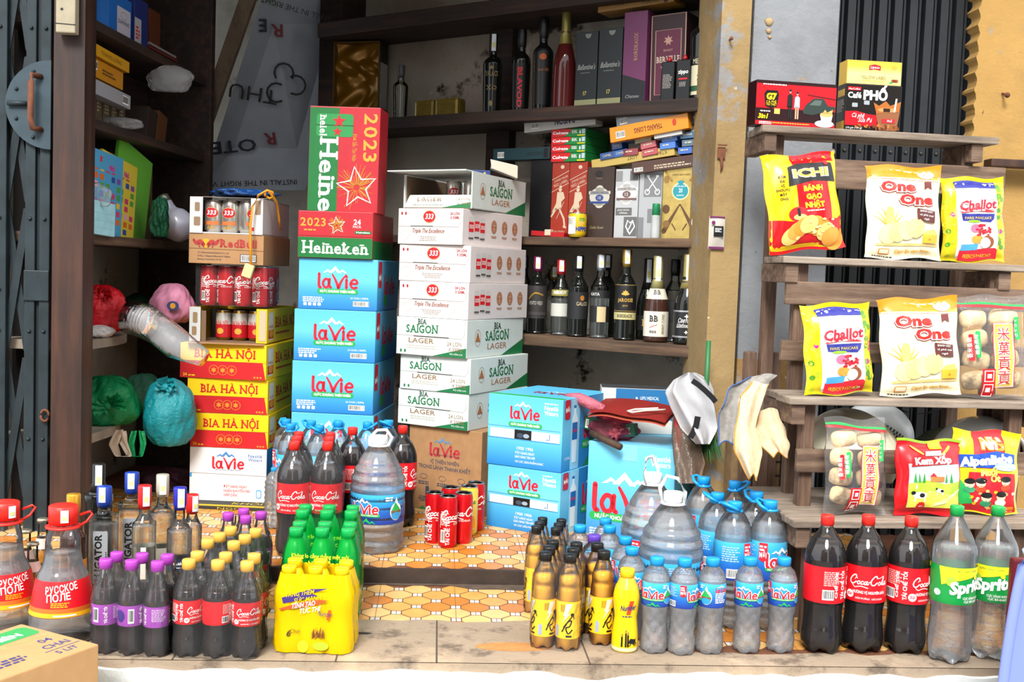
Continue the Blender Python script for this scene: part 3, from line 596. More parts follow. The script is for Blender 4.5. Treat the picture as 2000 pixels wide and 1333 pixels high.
def pr_card(m, fr, sd, tp, w, d, h):
    NV = mat('3a3f52', .7); lavie(m, fr, w*.5, h*.73, w*.42, 2, c=mat('b03038', .6), mt=mat('5f82a0', .7)); m.text(fr, '100% NƯỚC KHOÁNG THIÊN NHIÊN', w*.5, h*.665, h*.02, NV, 2, w=w*.42)
    m.text(fr, 'VỊ THIÊN NHIÊN', w*.5, h*.57, h*.045, NV, 2, w=w*.4, bold=.01); m.text(fr, 'TRONG LÀNH THANH KHIẾT', w*.5, h*.5, h*.045, NV, 2, w=w*.72, bold=.01)
    for k in range(3):
        x = w*(.22+.26*k); m.stroke(fr, [(x+w*.05*cos(q*PI/6), h*.4+h*.03*sin(q*PI/6)) for q in range(12)], .0012, NV, 2, closed=True); m.small(fr, x-w*.08, h*.33, w*.16, h*.014, 2, NV, al='C')
    m.rrect(fr, w*.25, h*.18, w*.3, h*.29, .005, NV, 2); m.small(fr, w*.15, h*.15, w*.22, h*.014, 3, NV, al='C')
    for k in range(4): m.poly(fr, [(w*(.15+.2*k), .001), (w*(.22+.2*k), h*.05), (w*(.29+.2*k), .001)], mat('2f7a44', .7), 2)
    lavie(m, sd, d*.5, h*.5, d*.6, 2, c=mat('b03038', .6), mt=mat('3a4a66', .7))
zb = ZI; Yc = 3.70
o = carton('water_carton', 'plain brown cardboard water carton at the bottom of the white beer carton stack', 'carton', 797, 938, 828, zb, Yc, -34, .36, CARDI, pr_card); zb += o['h']+.001
nm = ['white and green beer carton, lowest of the three, resting on the brown cardboard carton', 'white and green beer carton, middle one of the lower three in the white stack', 'white and green beer carton directly under the plain white cartons with red ovals']
for k, (pl, pr, pt) in enumerate(((778, 915, 758), (782, 919, 691), (775, 912, 618))):
    o = carton('beer_carton', nm[k], 'carton', pl, pr, pt, zb, Yc+.01-.01*k, -34+k, .4, SGW, pr_saigon, 'white and green beer cartons in the middle stack'); zb += o['h']+.001
nm = ['white carton with red oval badge, lowest of its three, on a green and white carton', 'white carton with red oval badge, middle of its three', 'white carton with red oval badge, uppermost of its three, under the open carton']
for k, (pl, pr, pt) in enumerate(((780, 915, 548), (780, 919, 477), (778, 904, 407))):
    o = carton('beer_carton', nm[k], 'carton', pl, pr, pt, zb, Yc, -33+2*k*(k < 2), .41, W33, pr_333, 'white cartons with red oval badges'); zb += o['h']+.001
# open carton on top: walls, lifted flap, cans inside
x = XA(790, Yc+.02, 1.2); f = Fr(x, Yc+.02, -30); w = f.t(924, 0, 1.2); d = .41; h = ZA(335, f.p(w).x, f.p(w).y)-zb; hf = ZA(379, x, Yc)-zb
r = thing('open_beer_carton', (x, Yc+.02, zb), f.a, 'open white and green beer carton with lifted flap on top of the white stack', 'carton')
m = MB(); KR = mat('6f5640', .9)
m.box(0, w, 0, d, 0, .004, KR); m.box(w-.004, w, 0, d, 0, h, SGW); m.box(0, .004, 0, d, 0, h*.93, SGW); m.box(0, w, d-.004, d, 0, h, SGW); m.box(.004, .006, .01, d, 0, h*.9, KR)
sd = plane((w, 0, 0), (0, 1, 0), (0, 0, 1), (1, 0, 0)); pr_sg_side(m, sd, d, h); m.build('carton_body', r)
m = MB(); vs = [(0, 0, 0), (w-.004, 0, 0), (w-.004, .02, hf*1.0), (.01, .025, hf)]; m.add(vs+[(a, b+.004, c) for a, b, c in vs], [(0, 1, 2, 3), (7, 6, 5, 4), (3, 2, 6, 7), (0, 3, 7, 4), (1, 5, 6, 2)], SGW)
fs = plane((0, 0, 0), (1, 0, 0), (0, .25, .97), (0, -.97, .25)); m.text(fs, 'LAGER', w*.37, hf*.55, hf*.3, TAN, 2, w=w*.36); m.text(fs, '24 LON', w*.85, hf*.62, hf*.22, TAN, 2, w=w*.2); m.text(fs, 'X 330ML', w*.88, hf*.3, hf*.2, TAN, 3, w=w*.2); m.poly(fs, [(w*.5, .001), (w-.006, .001), (w-.006, hf*.5)], SGG, 1); m.small(fs, w*.13, hf*.3, w*.48, h*.035, 2, mat('b9b7ac', .6)); m.build('front_flap', r)
m = MB(); vs = [(-.03, -.06, h*1.0), (w-.01, -.03, h*1.04), (w-.004, .2, h*1.0), (.004, .2, h*.99)]; m.add(vs+[(a, b, c-.004) for a, b, c in vs], [(0, 1, 2, 3), (7, 6, 5, 4), (0, 4, 5, 1), (3, 7, 4, 0), (1, 5, 6, 2)], SGW)
fs = plane(vs[0], (1, .12, .02), (0, .97, 0), (0, 0, 1)); m.text(fs, 'SAIGON', w*.5, .04, .06, SGG, 3, w=w*.5, slab=True)
fb = plane((-.03, -.062, h-.002), (1, .12, .013), (0, 0, 1), (0, -1, 0)); m.build('top_flap', r)
zOpen = zb+h; OPN = (x, f, w, d, zb, h, r)
# ---------------------------------------------------------------- blue water cartons with a hand slot, right
LVC = grad('tall_water_carton_print', [(0, '1f79bd'), (.3, '4aa9da'), (.55, '6cc4ea'), (.8, '5bb9e4'), (1, '55b4e0')], sc=1/.225)
def pr_lv500(m, fr, sd, tp, w, d, h):
    lavie(m, fr, w*.5, h*.76, w*.4, 2, mt=WHITE); pill(m, fr, w*.51, h*.6, w*.45, h*.065, 'NƯỚC KHOÁNG THIÊN NHIÊN')
    m.rect(fr, w*.04, h*.4, w*.97, h*.525, WHITE, 2); m.rect(fr, w*.37, h*.4, w*.6, h*.53, BLACK, 3); m.stroke(fr, [(w*.8, h*.43), (w*.84, h*.43), (w*.84, h*.5)], .003, BLUE3, 3)
    m.ell(fr, w*.45, h*.45, w*.045, h*.035, mat('3b4a5c', .2), 4); m.ell(fr, w*.53, h*.45, w*.04, h*.03, mat('93a3b4', .2), 4)
    m.text(fr, 'Nestlé', w*.85, h*.84, h*.06, WHITE, 2, w=w*.18, bold=.02); m.text(fr, 'Waters', w*.85, h*.77, h*.06, WHITE, 2, w=w*.18, bold=.02); m.small(fr, w*.76, h*.92, w*.18, h*.015, 1, WHITE)
    m.stroke(fr, [(0, h*.56), (w*.98, h*.56)], .001, BLUE3, 2); m.stroke(fr, [(0, h*.39), (w*.98, h*.39)], .001, BLUE3, 2)
    m.text(fr, '1900 1906', w*.52, h*.25, h*.045, WHITE, 2, w=w*.22); m.text(fr, 'ĐẶT HÀNG NGAY', w*.52, h*.19, h*.034, WHITE, 2, w=w*.26); m.text(fr, 'GIAO HÀNG TẬN NƠI', w*.52, h*.135, h*.034, WHITE, 2, w=w*.27); m.text(fr, 'VÀ CÁC SẢN PHẨM KHÁC', w*.58, h*.07, h*.03, WHITE, 2, w=w*.38)
    pr_lv_side(m, sd, d, h)
def pr_lv_side(m, sd, d, h):
    m.rect(sd, d*.18, .001, d-.001, h-.001, mat('8fd0ee', .5), 1); m.rect(sd, d*.36, .001, d-.001, h-.001, mat('2a86c4', .5), 2)
    m.rrect(sd, d*.04, h*.72, d*.15, h*1.0-.002, .008, mat('b5152a', .5), 3); m.text(sd, 'MỚI', d*.095, h*.82, h*.06, WHITE, 4, w=d*.08, bold=.03)
    m.poly(sd, [(d*.21, h*.1), (d*.3, h*.1), (d*.32, h*.7), (d*.27, h*.8), (d*.27, h*.86), (d*.23, h*.86), (d*.23, h*.8), (d*.19, h*.7)], mat('d8eefa', .4), 3); m.rect(sd, d*.225, h*.86, d*.275, h*.9, BLUE3, 3)
    m.rect(sd, d*.2, h*.42, d*.31, h*.66, BLUE3, 4); lavie(m, sd, d*.255, h*.55, d*.09, 5)
    lavie(m, sd, d*.72, h*.55, d*.55, 3, mt=WHITE); m.rrect(sd, d*.42, h*.26, d*.99, h*.38, .01, LVG, 3); m.text(sd, 'NƯỚC KHOÁNG', d*.7, h*.29, h*.055, WHITE, 4, w=d*.5)
    m.text(sd, '24 CHAI', d*.11, h*.16, h*.04, WHITE, 3, w=d*.1)
    for k in range(2): m.poly(sd, [(d*(.45+.3*k), .001), (d*(.62+.3*k), h*.18), (d*(.79+.2*k), .001)], mat('1f8a52', .6), 3)
def pr_lv_top(m, fr, sd, tp, w, d, h):
    pr_lv500(m, fr, sd, tp, w, d, h); m.rect(tp, .002, .002, w-.002, d*.1, LVG, 1); lavie(m, tp, w*.6, d*.42, w*.5, 2, c=mat('a8253c', .5), mt=WHITE); m.stroke(tp, [(0, d*.5), (w, d*.5)], .001, BLUE3, 2)
zb = ZI; q = at_z(1092, 1052, ZI); Yd = 3.45
o = carton('water_carton', 'blue water carton with a hand slot, lower of the pair beside the red cans', 'carton', 951, 1093, 906, zb, Yd, -34, .34, LVC, pr_lv500, 'tall blue water cartons with hand slots'); zD1 = zb = zb+o['h']+.001
o = carton('water_carton', 'blue water carton with a hand slot, upper of the pair, its printed top showing', 'carton', 952, 1097, 768, zb, Yd, -33, .34, LVC, pr_lv_top, 'tall blue water cartons with hand slots'); zD = zb+o['h']
def pr_lv5(m, fr, sd, tp, w, d, h):
    lavie(m, fr, w*.5, h*.4, w*.88, 2, mt=WHITE); pill(m, fr, w*.5, h*.21, w*.92, h*.085, 'NƯỚC KHOÁNG THIÊN NHIÊN')
    m.text(fr, 'Nestlé', w*.84, h*.86, h*.055, WHITE, 2, w=w*.22, bold=.02); m.text(fr, 'Waters', w*.84, h*.8, h*.055, WHITE, 2, w=w*.22, bold=.02); m.small(fr, w*.05, h*.06, w*.3, h*.016, 3, WHITE); m.rect(fr, w*.4, h*.83, w*.57, h-.001, mat('7fcdec', .35), 2)
x = XA(1145, 3.37); f = Fr(x, 3.37, -30)
o = carton('water_carton', 'large blue water carton behind the big clear water bottles, under the red paper bag', 'carton', 1145, 1314, 861, ZI, 3.37, -30, .34, LVB2, pr_lv5); zE = ZI+o['h']; FE = f; wE = f.t(1314, 0, .3)
# ---------------------------------------------------------------- yellow beer cases, left stack
HY, HRD = mat('efc400', .5, var=.03), mat('c0141c', .5, var=.03); GLD2 = mat('d98a2a', .5)
def pr_hanoi(m, fr, sd, tp, w, d, h):
    m.poly(fr, [(0, .001), (w-.001, .001), (w*.96, h*.5), (w*.02, h*.5), (.001, h*.45)], HRD, 1); m.text(fr, 'BIA HÀ NỘI', w*.52, h*.6, h*.22, HRD, 2, w=w*.72, slab=True)
    for k in (-1, 0, 1):
        m.stroke(fr, [(w*.5+k*w*.105+h*.135*cos(q*PI/9), h*.25+h*.135*sin(q*PI/9)) for q in range(18)], .0016, GLD2, 3, closed=True); m.star(fr, w*.5+k*w*.105, h*.25, h*.09, GLD2, 3, .5, 6)
    m.text(fr, '24', w*.06, h*.06, h*.08, HY, 3, bold=.02); m.small(fr, w*.1, h*.06, w*.09, h*.035, 1, HY)
    for k in range(3): m.rect(fr, w*(.86+.035*k), h*.05, w*(.88+.035*k), h*.1, GLD2, 3)
    m.stroke(fr, [(0, h*.5), (w, h*.5)], .001, mat('8a5a10', .6), 2)
    pr_hn_side(m, sd, d, h)
def pr_hn_side(m, sd, d, h):
    m.rrect(sd, d*.05, h*.1, d*.2, h*.9, .01, mat('d8d4c8', .4), 1); m.rect(sd, d*.05, h*.15, d*.2, h*.4, HRD, 2); m.ell(sd, d*.125, h*.3, d*.06, h*.12, GLD2, 3); m.text(sd, 'BIA HÀ NỘI', d*.125, h*.45, h*.08, HRD, 3, w=d*.13)
    m.text(sd, 'BIA HÀ NỘI', d*.62, h*.45, h*.28, HRD, 2, w=d*.72, slab=True); m.small(sd, d*.28, h*.25, d*.6, h*.06, 1, HRD)
zb = ZI; Ya = 3.70
def pr_flat(m, fr, sd, tp, w, d, h):
    m.rect(fr, .002, .002, w-.002, h*.8, mat('2b2a22', .6), 1); m.text(fr, 'NGỌT', w*.55, h*.2, h*.45, mat('b99a2a', .6), 2, w=w*.4)
    m.rect(tp, .01, .01, w-.01, .06, mat('2b2a22', .6), 1); m.text(tp, 'KHÔI', w*.7, .02, .03, mat('c9aa2a', .6), 2)
m = MB(); fA = Fr(XA(375, 3.6), 3.6, -6); wA = fA.t(520, 0, .1)
o = carton('flat_carton', 'flat yellow and black carton on the floor under the white water carton', 'carton', 372, 524, 985, zb, 3.60, -6, .45, mat('c9a21a', .55), pr_flat); zb += o['h']+.001
WLV = mat('d9d9d8', .55, var=.03)
def pr_white(m, fr, sd, tp, w, d, h):
    lavie(m, fr, w*.5, h*.72, w*.42, 2, mt=mat('3f7fc0', .5)); m.text(fr, '100% NATURAL MINERAL WATER', w*.5, h*.58, h*.025, mat('3f6fa0', .5), 2, w=w*.34); m.text(fr, 'Nestlé', w*.85, h*.84, h*.06, BLUE3, 2, w=w*.18); m.text(fr, 'Waters', w*.85, h*.77, h*.06, BLUE3, 2, w=w*.18)
    m.stroke(fr, [(0, h*.52), (w, h*.5)], .0015, LINE, 2); m.text(fr, 'ĐẶT HÀNG NGAY', w*.6, h*.26, h*.05, LVR, 2, w=w*.3); m.text(fr, 'NHẬN KHUYẾN MÃI', w*.62, h*.18, h*.05, LVR, 2, w=w*.34); m.text(fr, 'HẤP DẪN', w*.54, h*.1, h*.05, LVR, 2, w=w*.17)
    m.rrect(fr, w*.87, h*.08, w*.94, h*.24, .006, mat('3f9fd0', .5), 2); m.rrect(fr, w*.88, h*.095, w*.93, h*.22, .005, WLV, 3); m.rect(sd, .001, .001, d-.001, h-.001, mat('1f7fb8', .5), 1); m.rect(fr, .001, h*.44, w*.03, h*.52, BLUE2, 2)
o = carton('water_carton', 'white water carton at the bottom of the yellow beer case stack', 'carton', 370, 520, 873, zb, 3.66, -6, .4, WLV, pr_white); zb += o['h']+.001
nm = ['yellow and red beer case, lowest of the closed three, on the white water carton', 'yellow and red beer case, middle of the closed three in the left stack', 'yellow and red beer case pushed out to the left, partly under clear plastic film']
for k, (pl, pr, pt, y) in enumerate(((372, 524, 806, 3.66), (366, 523, 738, 3.66), (352, 520, 669, 3.66))):
    o = carton('beer_case', nm[k], 'case', pl, pr, pt, zb, y, -6-2*(k == 2), .4, HY, pr_hanoi, 'closed yellow and red beer cases'); zb += o['h']+.001
zHN = zb; XHN = o.location.x
def can(name, body, prints=None, r=.026, h=.145, slim=True, parent=None):
    AL = mat('b9bbbd', .25, 1); m = MB()
    m.lathe([(r*.75, 0), (r*.86, .004), (r, .012), (r, h-.014), (r*.9, h-.004)], body, 28, close=False); o = m.build(name, parent)
    b = MB(); b.lathe([(r*.9, h-.004), (r*.92, h-.001), (r*.88, h), (r*.85, h-.004), (r*.2, h-.004)], AL, 28)
    b.stroke(plane((0, 0, h-.003), (1, 0, 0), (0, 1, 0), (0, 0, 1)), [(.003*cos(k)+.001, .008*sin(k)-.004) for k in [q*PI/5 for q in range(10)]], .002, mat('7f8285', .3, 1), 1, closed=True); b.build('lid', o)
    if prints:
        p = MB(); prints(p, cyl(r, 0, .008, 0), r, h); p.build('printed_label', o)
    return o
def pr_hncan(p, sf, r, h):
    p.rect(sf, -PI*r, h*.09, PI*r, h*.52, mat('b01820', .35), 1); p.rect(sf, -PI*r, h*.52, PI*r, h*.9, mat('cfcac0', .3, .4), 1); p.text(sf, 'BIA HÀ NỘI', 0, h*.5, h*.12, HRD, 2, w=r*1.9, slab=True); p.ell(sf, 0, h*.3, r*.45, h*.1, GOLD, 2)
    p.text(sf, 'BIA HÀ NỘI', PI*r*.8, h*.5, h*.12, HRD, 2, w=r*1.9, slab=True); p.ell(sf, PI*r*.8, h*.3, r*.45, h*.1, GOLD, 2)
def pr_333can(p, sf, r, h): t333(p, sf, 0, h*.6, r*.55, 2); p.text(sf, '333', 0, h*.78, h*.05, RED, 2); p.rect(sf, -r*.8, h*.22, r*.8, h*.34, mat('c9703a', .4), 1); p.small(sf, -r*.5, h*.17, r, h*.02, 3, GOLD, al='C')
def pr_cola(p, sf, r, h):
    cola_script(p, sf, r*.85, h*.62, h*.75, 2, rot=0); p.text(sf, 'TÁI CHẾ TÔI', -r*.15, h*.32, h*.07, WHITE, 2, w=h*.5, rot=PI/2, bold=.02)
    p.bars(sf, -r*1.1, h*.12, -r*.6, h*.36, 2); p.small(sf, -r*1.1, h*.7, r*.7, h*.018, 9, mat('e8b5b0', .5)); p.text(sf, 'VỊ NGUYÊN BẢN', r*.9, h*.46, h*.035, WHITE, 2, w=r*1.3); p.stroke(sf, [(-r*1.15, h*.4), (-r*1.15, h*.66), (-r*.45, h*.66)], .001, WHITE, 2)
CANS = dict(hn=lambda P: can('can', mat('a8852f', .3, .8), pr_hncan, .027, .116, parent=P), t3=lambda P: can('can', mat('c7c2ba', .25, .8), pr_333can, .0315, .116, parent=P))
# open yellow tray with cans
x = XA(372, 3.68, zb); f = Fr(x, 3.68, -6); w = f.t(521, 0, zb); d = .4; h = ZA(599, x, 3.68)-zb
r = thing('beer_tray', (x, 3.68, zb), f.a, 'open yellow beer tray with three red and silver cans showing, on the yellow cases', 'case')
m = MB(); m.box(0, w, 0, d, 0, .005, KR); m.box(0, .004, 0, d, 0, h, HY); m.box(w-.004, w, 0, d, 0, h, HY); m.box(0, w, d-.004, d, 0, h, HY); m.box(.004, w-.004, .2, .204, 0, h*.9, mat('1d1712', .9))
m.box(-.004, w*.13, -.003, .0, .004, h, mat('b9bcb8', .6)); m.box(w*.86, w, -.003, .0, .004, h, mat('d9b21a', .6)); m.box(w*.9, w*.985, -.0045, -.003, h*.1, h*.95, mat('b9a98c', .8)); m.rect(plane((0, 0, 0), (1, 0, 0), (0, 0, 1), (0, -1, 0)), w*.14, 0, w*.2, h*.9, KR, 1)
m.rrect(plane((0, -.003, 0), (1, 0, 0), (0, 0, 1), (0, -1, 0)), w*.02, h*.2, w*.08, h*.45, .004, mat('8a6e50', .9), 2); m.rrect(plane((0, -.003, 0), (1, 0, 0), (0, 0, 1), (0, -1, 0)), w*.03, h*.55, w*.09, h*.85, .004, mat('8a6e50', .9), 2)
sd = plane((w, 0, 0), (0, 1, 0), (0, 0, 1), (1, 0, 0)); pr_hn_side(m, sd, d, h); m.build('tray', r)
m = MB(); m.add([(0, -.05, -.0005), (w, -.045, -.0005), (w, .0, .002), (0, .0, .002)], [(0, 1, 2, 3)], CARDI); m.build('tray_flap', r)
zHNo = zb; c0 = None
for k in range(3):
    xx = w*(.33+.215*k)
    if c0 is None: c0 = CANS['hn'](None); put(c0, (x, 3.68, zb))
    c = c0 if k == 0 else dup(c0); q = f.p(xx, .09, zb+.006); put(c, q, rad(-18+14*k))
    tag(c, ('red and silver beer can inside the open yellow tray, leftmost', 'red and silver beer can in the middle inside the open yellow tray', 'red and silver beer can inside the open yellow tray, rightmost')[k], 'can', 'cans in the open yellow tray')
    c.scale = (1, 1, min(1, (h-.016)/.116))
zb += h+.004
# shrink-wrapped pack of slim red cans
zC = zb; x = XA(384, 3.68, zb); f = Fr(x, 3.68, -6); w = f.t(520, 0, zb); h = ZA(516, x, 3.68)-zb
r = thing('can_pack', (x, 3.68, zb), f.a, 'shrink-wrapped pack of slim red cola cans on the open yellow tray', 'pack of cans')
cr_ = can('can', mat('c0101c', .3, .3), pr_cola, w/8.1, h-.004, parent=r); n = 0
for i in range(4):
    for j in range(3):
        c = cr_ if n == 0 else dup(cr_, parent=r); c.location = (w/8*(2*i+1), .036+j*w/4, .002); c.rotation_euler = (0, 0, (.5, -.6, .1, .3)[i]+j); n += 1
m = MB(); a = -.003; b = w+.003
for (x0, y0, x1, y1) in ((a, a, b, a), (b, a, b, w*.75+.01)): m.grid(lambda u, v, x0=x0, y0=y0, x1=x1, y1=y1: V((x0+(x1-x0)*u, y0+(y1-y0)*u, .001+h*v))+V((0, -1, 0) if y0 == y1 else (1, 0, 0))*.003*sin(u*25+v*3), 24, 8, FILM)
m.build('shrink_wrap', r); zb += h+.003
# brown energy drink carton
def pr_bull(m, fr, sd, tp, w, d, h):
    RB = mat('a8322e', .7); m.text(fr, 'RedBull', w*.66, h*.57, h*.24, RB, 2, w=w*.5, slab=True, bold=.04); m.ell(fr, w*.23, h*.68, h*.15, h*.15, mat('d9a21a', .7), 2)
    for sg in (-1, 1):
        c = w*.23; m.stroke(fr, [(c+sg*w*.03, h*.63), (c+sg*w*.075, h*.72), (c+sg*w*.13, h*.68), (c+sg*w*.165, h*.78)], lambda t: h*.16*(1-.8*abs(t-.35)), RB, 3, 4); m.stroke(fr, [(c+sg*w*.1, h*.68), (c+sg*w*.085, h*.55)], h*.04, RB, 3); m.stroke(fr, [(c+sg*w*.05, h*.66), (c+sg*w*.03, h*.55)], h*.04, RB, 3)
    m.stroke(fr, [(0, h*.5), (w, h*.47)], .0012, mat('6a4a2a', .8), 2); IN = mat('2a2f48', .8)
    for k, s in enumerate(('T.C. Pharmaceutical Industries Co., Ltd.', '39 Moo 13 Bangtanod-Bansang Rd., Bangtan', 'Bansang, Prachinburi 25150')): m.text(fr, s, w*.12, h*(.34-.11*k), h*.055, IN, 2, w=w*(.42, .44, .32)[k], al='L')
    m.rect(fr, w*.69, h*.08, w*.91, h*.34, mat('20242e', .7), 2); m.bars(fr, w*.7, h*.1, w*.9, h*.32, 3)
o = carton('drink_carton', 'brown cardboard energy drink carton with bull emblem above the red can pack', 'carton', 369, 515, 455, zb, 3.66, -6, .36, mat('a97f55', .8, var=.06), pr_bull); zb += o['h']+.001
# open white tray with silver cans
x = XA(372, 3.66, zb); f = Fr(x, 3.66, -6); w = f.t(512, 0, zb); h = ZA(384, x, 3.66)-zb; d = .36
r = thing('beer_tray', (x, 3.66, zb), f.a, 'open white beer tray with silver cans showing, top of the left stack', 'case')
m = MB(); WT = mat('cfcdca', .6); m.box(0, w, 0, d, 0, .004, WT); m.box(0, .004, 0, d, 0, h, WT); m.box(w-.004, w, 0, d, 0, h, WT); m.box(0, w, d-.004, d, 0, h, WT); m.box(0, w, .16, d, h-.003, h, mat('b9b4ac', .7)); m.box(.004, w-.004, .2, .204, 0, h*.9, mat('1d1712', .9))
m.box(-.002, w*.17, -.004, 0, 0, h, WT); m.box(w*.84, w+.002, -.004, 0, 0, h, WT); q = plane((0, -.004, 0), (1, 0, 0), (0, 0, 1), (0, -1, 0)); TR = mat('8c755c', .9)
m.rrect(q, w*.06, h*.6, w*.13, h*.85, .004, TR, 1); m.rrect(q, w*.05, h*.2, w*.14, h*.45, .004, TR, 1); m.rrect(q, w*.9, h*.55, w*.98, h*.95, .004, TR, 1); m.rect(q, w*.86, h*.1, w*.89, h*.2, RED, 1); m.build('tray', r)
m = MB(); m.add([(0, 0, h), (w, .0, h), (w*.99, .16, h+.012), (0, .16, h+.012)], [(0, 1, 2, 3)], mat('a9998a', .8)); m.build('top_flap', r)
c0 = None
for k in range(3):
    c = CANS['t3'](None) if k == 0 else dup(c0); c0 = c0 or c; q = f.p(w*(.26+.24*k), .05, zb+.005); put(c, q, rad(-6+(0, 0, 50)[k]))
    tag(c, ('silver beer can with red oval inside the open white tray, leftmost', 'silver beer can with red oval in the middle inside the open white tray', 'silver beer can turned sideways inside the open white tray, rightmost')[k], 'can', 'cans in the open white tray'); c.scale = (1, 1, min(1, (h-.012)/.116))
zTop = zb+h; FT = f; wT = w
# ---------------------------------------------------------------- bottles
def mesh_of(m, name):
    o = m.build(name); me = o.data; bpy.data.objects.remove(o); return me
def inset(prof, e, z0, z1):
    q = [(max(.0005, r-e), max(z, z0)) for r, z in prof if z < z1]
    for (ra, za), (rb, zb_) in zip(prof, prof[1:]):
        if za < z1 <= zb_: q.append((ra+(rb-ra)*(z1-za)/(zb_-za)-e, z1)); break
    return q
def interp(prof, z):
    for (ra, za), (rb, zb_) in zip(prof, prof[1:]):
        if za <= z <= zb_ and zb_ > za: return ra+(rb-ra)*(z-za)/(zb_-za)
    return prof[-1][0]
def smooth_prof(p, n=4):
    out = []; g = lambda i: p[max(0, min(len(p)-1, i))]
    for i in range(len(p)-1):
        for k in range(n):
            t = k/n; a, b, c, d = g(i-1), g(i), g(i+1), g(i+2)
            out.append(tuple(.5*(2*b[j]+(c[j]-a[j])*t+(2*a[j]-5*b[j]+4*c[j]-d[j])*t*t+(3*b[j]-a[j]-3*c[j]+d[j])*t**3) for j in (0, 1)))
    out.append(p[-1]); q = [out[0]]
    for r, z in out[1:]: q.append((max(.001, r), max(z, q[-1][1]+1e-5)))
    return q
def petals(n, depth, zt):
    def fn(a, r, z): k = max(0, 1-z/zt); return V((r*cos(a)*(1-.05*k*(cos(n*a) < 0)), r*sin(a), z+depth*k*k*(.5-.5*cos(n*a))))
    return fn
def crumple(z0, z1, amp):
    def fn(a, r, z):
        k = max(0, min(1, (z-.008)/.02))*max(0, min(1, (z1-z)/.012)); q = r*(1+amp*k*(abs(sin(3*a+z*95))+abs(sin(3*a-z*95))-1.2)); return V((q*cos(a), q*sin(a), z+.004*max(0, 1-z/.02)*cos(5*a)))
    return fn
class Bt:
    """one kind of bottle: meshes are made once, every bottle is its own set of objects"""
    def __init__(s, prof, body, cap=None, liq=None, label=None, fn=None, seg=30, raw=False, extra=(), sm=4):
        s.prof = P = prof if raw else smooth_prof(prof, sm); s.h = (cap[1] if cap else P[-1][1]); s.r = max(r for r, z in P); s.extra = []
        m = MB(); m.lathe(P, body, seg, fn); s.body = mesh_of(m, 'bottle')
        if liq:
            m = MB(); m.lathe(inset(P, .0012, .002, liq[1]), liq[0], seg, fn); s.extra.append(('drink', mesh_of(m, 'drink')))
        if label:
            z0, z1, mt, pr = label; m = MB(); n = max(1, int((z1-z0)/.006)) if interp(P, z0) != interp(P, z1) else 4
            m.lathe([(interp(P, z0+(z1-z0)*k/n)+.0007, z0+(z1-z0)*k/n) for k in range(n+1)], mt, 36, close=False)
            if pr: pr(m, cyl(lambda z: interp(P, z)+.0007, 0, .008, z0), z1-z0, interp(P, z0))
            s.extra.append(('label', mesh_of(m, 'label')))
        if cap:
            z0, z1, r, mt = cap[:4]; m = MB(); kn = lambda a, R, z: V((R*cos(a)*(1+.02*cos(24*a)), R*sin(a)*(1+.02*cos(24*a)), z))
            if len(cap) > 4 and cap[4] == 'foil': m.lathe([(interp(P, z0)+.0012, z0), (r, z0+(z1-z0)*.3), (r, z1-.003), (r*.92, z1)], mt, 24)
            else: m.lathe([(r*.94, z0-.003), (r*.94, z0-.0005), (r, z0), (r, z1-.002), (r*.93, z1)], mt, 48, kn)
            s.extra.append(('cap', mesh_of(m, 'cap')))
        for nm, fnc in extra: m = MB(); fnc(m); s.extra.append((nm, mesh_of(m, nm)))
    def make(s, loc, rz=0, name='bottle', label=None, cat=None, group=None, parent=None, skip=()):
        o = bpy.data.objects.new(name, s.body); COL.objects.link(o); put(o, loc, rz); o.parent = parent; tag(o, label, cat, group)
        for nm, me in s.extra:
            if nm in skip: continue
            c = bpy.data.objects.new(nm, me); COL.objects.link(c); c.parent = o
        return o
    def at(s, px, py, zb, rz=0, Y=None, xy=1, **k):  # the cap's top shows at this pixel; with Y given the height is fitted
        if Y is None: q = at_z(px, py, zb+s.h); return s.make((q.x, q.y, zb), rz, **k)
        q = at_y(px, py, Y); o = s.make((q.x, Y, zb), rz, **k); o.scale = (xy, xy, (q.z-zb)/s.h); return o
CR = mat('e0281e', .4); CB_ = mat('1793d8', .4); CK = mat('121314', .4); CY = mat('e9b24c', .45); CP = mat('a83fae', .4); CW = mat('e8eaea', .45); CG = mat('139a45', .4)
REDL = mat('d8101c', .4)
def lab_cola(m, sf, h, r):
    C = 2*PI*r; cola_script(m, sf, r*.55, h*.58, h*1.08, 2); m.text(sf, 'HƯƠNG VỊ NGUYÊN BẢN', r*.6, h*.25, h*.075, WHITE, 2, w=h*.9, bold=.02); m.text(sf, 'GIẢM ĐƯỜNG · LESS SUGAR', r*.6, h*.09, h*.05, WHITE, 2, w=h*.75)
    m.text(sf, 'TÁI CHẾ TÔI', -r*.62, h*.5, h*.1, WHITE, 2, w=h*.78, rot=PI/2, bold=.03); m.ell(sf, -r*.35, h*.2, h*.11, h*.11, WHITE, 2); m.small(sf, -r*.35-h*.07, h*.21, h*.14, h*.025, 2, RED, 3, al='C')
    m.bars(sf, -r*1.75, h*.1, -r*1.2, h*.38); m.small(sf, -r*1.7, h*.85, h*.5, h*.03, 8, mat('f0a8a4', .5)); m.text(sf, 'CHẾ TÔI', -r*1.02, h*.5, h*.07, WHITE, 2, w=h*.7, rot=PI/2, bold=.03)
coke15 = Bt([(.03, 0), (.042, .004), (.0475, .02), (.0475, .045), (.044, .075), (.0435, .1), (.0465, .12), (.048, .13), (.048, .205), (.0475, .225), (.043, .245), (.032, .268), (.02, .285), (.0145, .296), (.0135, .302)], PET, (.302, .323, .0152, CR), (COLA, .262), (.125, .21, REDL, lab_cola), petals(5, .016, .05))
